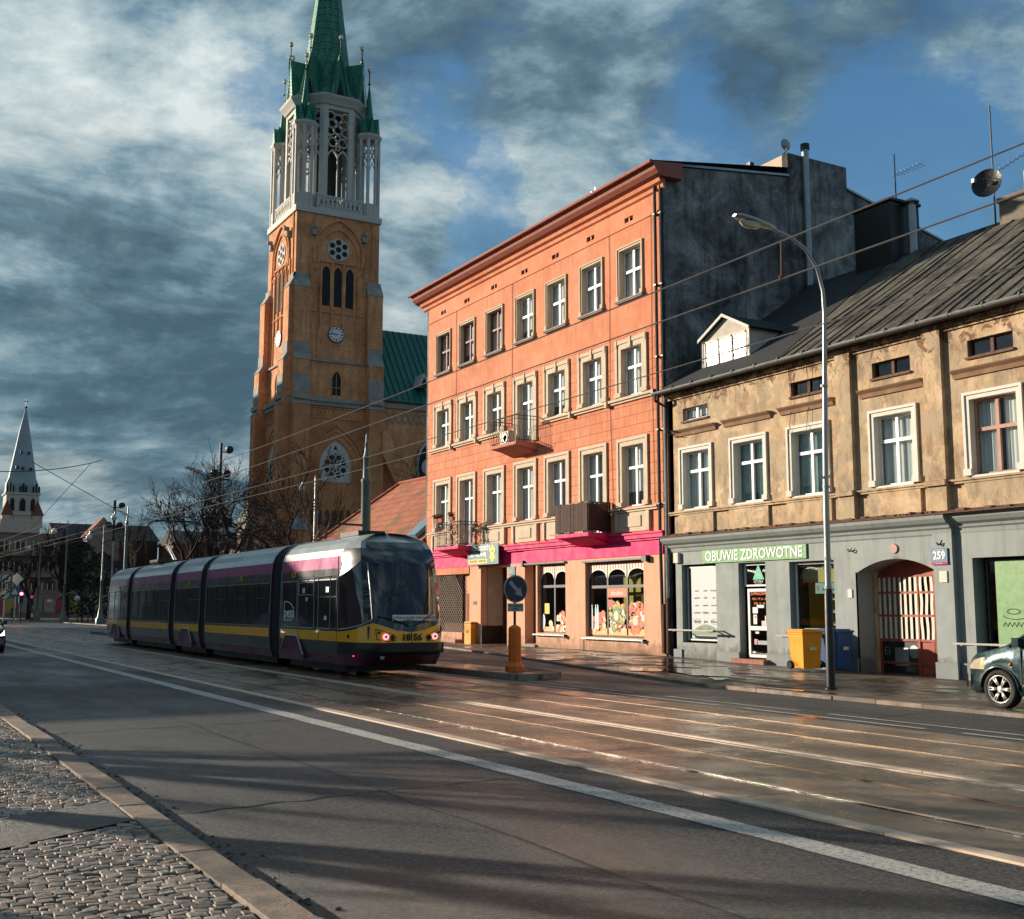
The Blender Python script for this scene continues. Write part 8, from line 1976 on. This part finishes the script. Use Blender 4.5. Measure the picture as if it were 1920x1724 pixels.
for z in (27.4, 33.3): mb.box(cx - 4.7, cx + 4.7, cy - 4.7, cy + 4.7, z, z + .5)
mb.build('tower_cornice', MSTN, WC_)
for s in (-1, 1):
    mb = MB(); mb.lathe((cx + s * 4.0, cy - 4.2, 0), [(1.5, 24), (1.5, 27.5)], 10); o = mb.build('stair_turret', MSTN, WC_); mb = MB(); mb.lathe((cx + s * 4.0, cy - 4.2, 0), [(1.9, 27.4), (.1, 31.6)], 10); mb.build('turret_roof', M('far_red_cone', (.16, .05, .04), .8), o)
mb = MB(); mb.lathe((cx, cy - 4.3, 24.2), [(.9, -.1), (1.3, -.1), (1.3, .1)], 16, axis='y'); mb.build('tower_clock', MFB, WC_)
mb = MB(); mb.box(cx - 12, cx + 14, cy + 4.4, cy + 30, -.3, 22); mb.build('nave', MSTN, WC_)
# buildings outside the frame on the left; they throw the long shadow over the road and tram
T1 = house('low_house', -15, -3.2, 38.0, 46.9, 6.9, MPNK, 'low rendered house on the near side, left of the frame', None, 0)
T2 = house('long_townhouse', -15, -3.0, 47.1, 118, 8.9, MFB, 'long two storey house on the near side, left of the frame', None, 0)
T3 = house('shade_block', 1.5, 9.0, 148, 176, 37, MFB, 'unseen tall grey block added to shade the lower cathedral tower', None, 0, (3, 11, 1.3, 1.5, 1.2))  # added out of view so the lower cathedral tower falls in shade
wm_ = MB().box(-.05, .04, -.6, .6, 0, 1.8).mesh('window', MFW)
for T_, x_, ys_, zs_ in ((T1, -3.2, [39.5 + 2.4 * i for i in range(3)], (1.2, 4.2)), (T2, -3.0, [49 + 2.6 * i for i in range(26)], (1.4, 5.3)), (T3, 9.0, [151 + 3.4 * i for i in range(7)], [1.2 + 3.25 * i for i in range(11)])):
    for y_ in ys_:
        for z_ in zs_: put('window', wm_, T_, (x_, y_, z_))

# ------------------------------------------------------------------ every far-apart piece of a mesh becomes a part of its own
KEEP = {'text_plate', 'lettering', 'small_lettering', 'white_lettering', 'plate_lettering', 'curtain', 'foliage', 'crown', 'window_stickers', 'door_stickers', 'stickers', 'numerals_and_hands', 'grey_logos', 'dark_logos', 'red_logos', 'roof_battens', 'climbing_plants', 'mossy_ledge_tiles', 'maker_logo', 'card_text', 'opening_hours', 'logo_lettering', 'roof_hooks', 'room_interior', 'passage_side_panel'}
def split_parts():
    for o in [x for x in col.objects if x.type == 'MESH' and x.parent and x.data.users == 1 and not x.get('kind')]:
        base = o.name.split('.')[0]; me = o.data; n = len(me.vertices)
        if base in KEEP or n > 12000: continue
        par = list(range(n))
        def fd(i):
            while par[i] != i: par[i] = par[par[i]]; i = par[i]
            return i
        for e in me.edges:
            a, b = fd(e.vertices[0]), fd(e.vertices[1])
            if a != b: par[a] = b
        isl = {}
        for i in range(n): isl.setdefault(fd(i), []).append(i)
        if not 1 < len(isl) <= 160: continue
        bx = []
        for k, vs in isl.items():
            cs = [me.vertices[i].co for i in vs]; bx.append((k, [min(c[a] for c in cs) for a in range(3)], [max(c[a] for c in cs) for a in range(3)]))
        m = len(bx); g = list(range(m))
        def fg(i):
            while g[i] != i: g[i] = g[g[i]]; i = g[i]
            return i
        for i in range(m):
            for j in range(i + 1, m):
                gap = math.sqrt(sum(max(0, bx[i][1][a] - bx[j][2][a], bx[j][1][a] - bx[i][2][a]) ** 2 for a in range(3)))
                big = max(max(b[2][a] - b[1][a] for a in range(3)) for b in (bx[i], bx[j]))
                if gap < max(.02, big / 2):
                    a, b = fg(i), fg(j)
                    if a != b: g[a] = b
        cl = {}
        for i in range(m): cl.setdefault(fg(i), []).append(bx[i][0])
        if not 1 < len(cl) <= 60: continue
        ca = me.color_attributes.get('Col'); first = True
        for roots in cl.values():
            rs = set(roots); idx = [i for i in range(n) if fd(i) in rs]; mp = {v: k for k, v in enumerate(idx)}
            ps = [p for p in me.polygons if p.vertices[0] in mp]
            nm = bpy.data.meshes.new(base); nm.from_pydata([me.vertices[i].co[:] for i in idx], [], [[mp[v] for v in p.vertices] for p in ps])
            for mt in me.materials: nm.materials.append(mt)
            for q, p in zip(nm.polygons, ps): q.use_smooth = p.use_smooth; q.material_index = p.material_index
            if ca:
                c2 = nm.color_attributes.new('Col', 'FLOAT_COLOR', 'CORNER')
                for q, p in zip(nm.polygons, ps):
                    for l0, l1 in zip(q.loop_indices, p.loop_indices): c2.data[l0].color = ca.data[l1].color[:]
            nm.update()
            if ps and ps[0].use_smooth:
                try: nm.set_sharp_from_angle(angle=R(38))
                except Exception: pass
            if first: o.data = nm; first = False
            else:
                c = bpy.data.objects.new(base, nm); col.objects.link(c); c.parent = o.parent; c.location = o.location
                for md in o.modifiers:
                    if md.type == 'BEVEL': b2 = c.modifiers.new('bevel', 'BEVEL'); b2.width = md.width; b2.segments = 2; b2.limit_method = 'ANGLE'
split_parts()
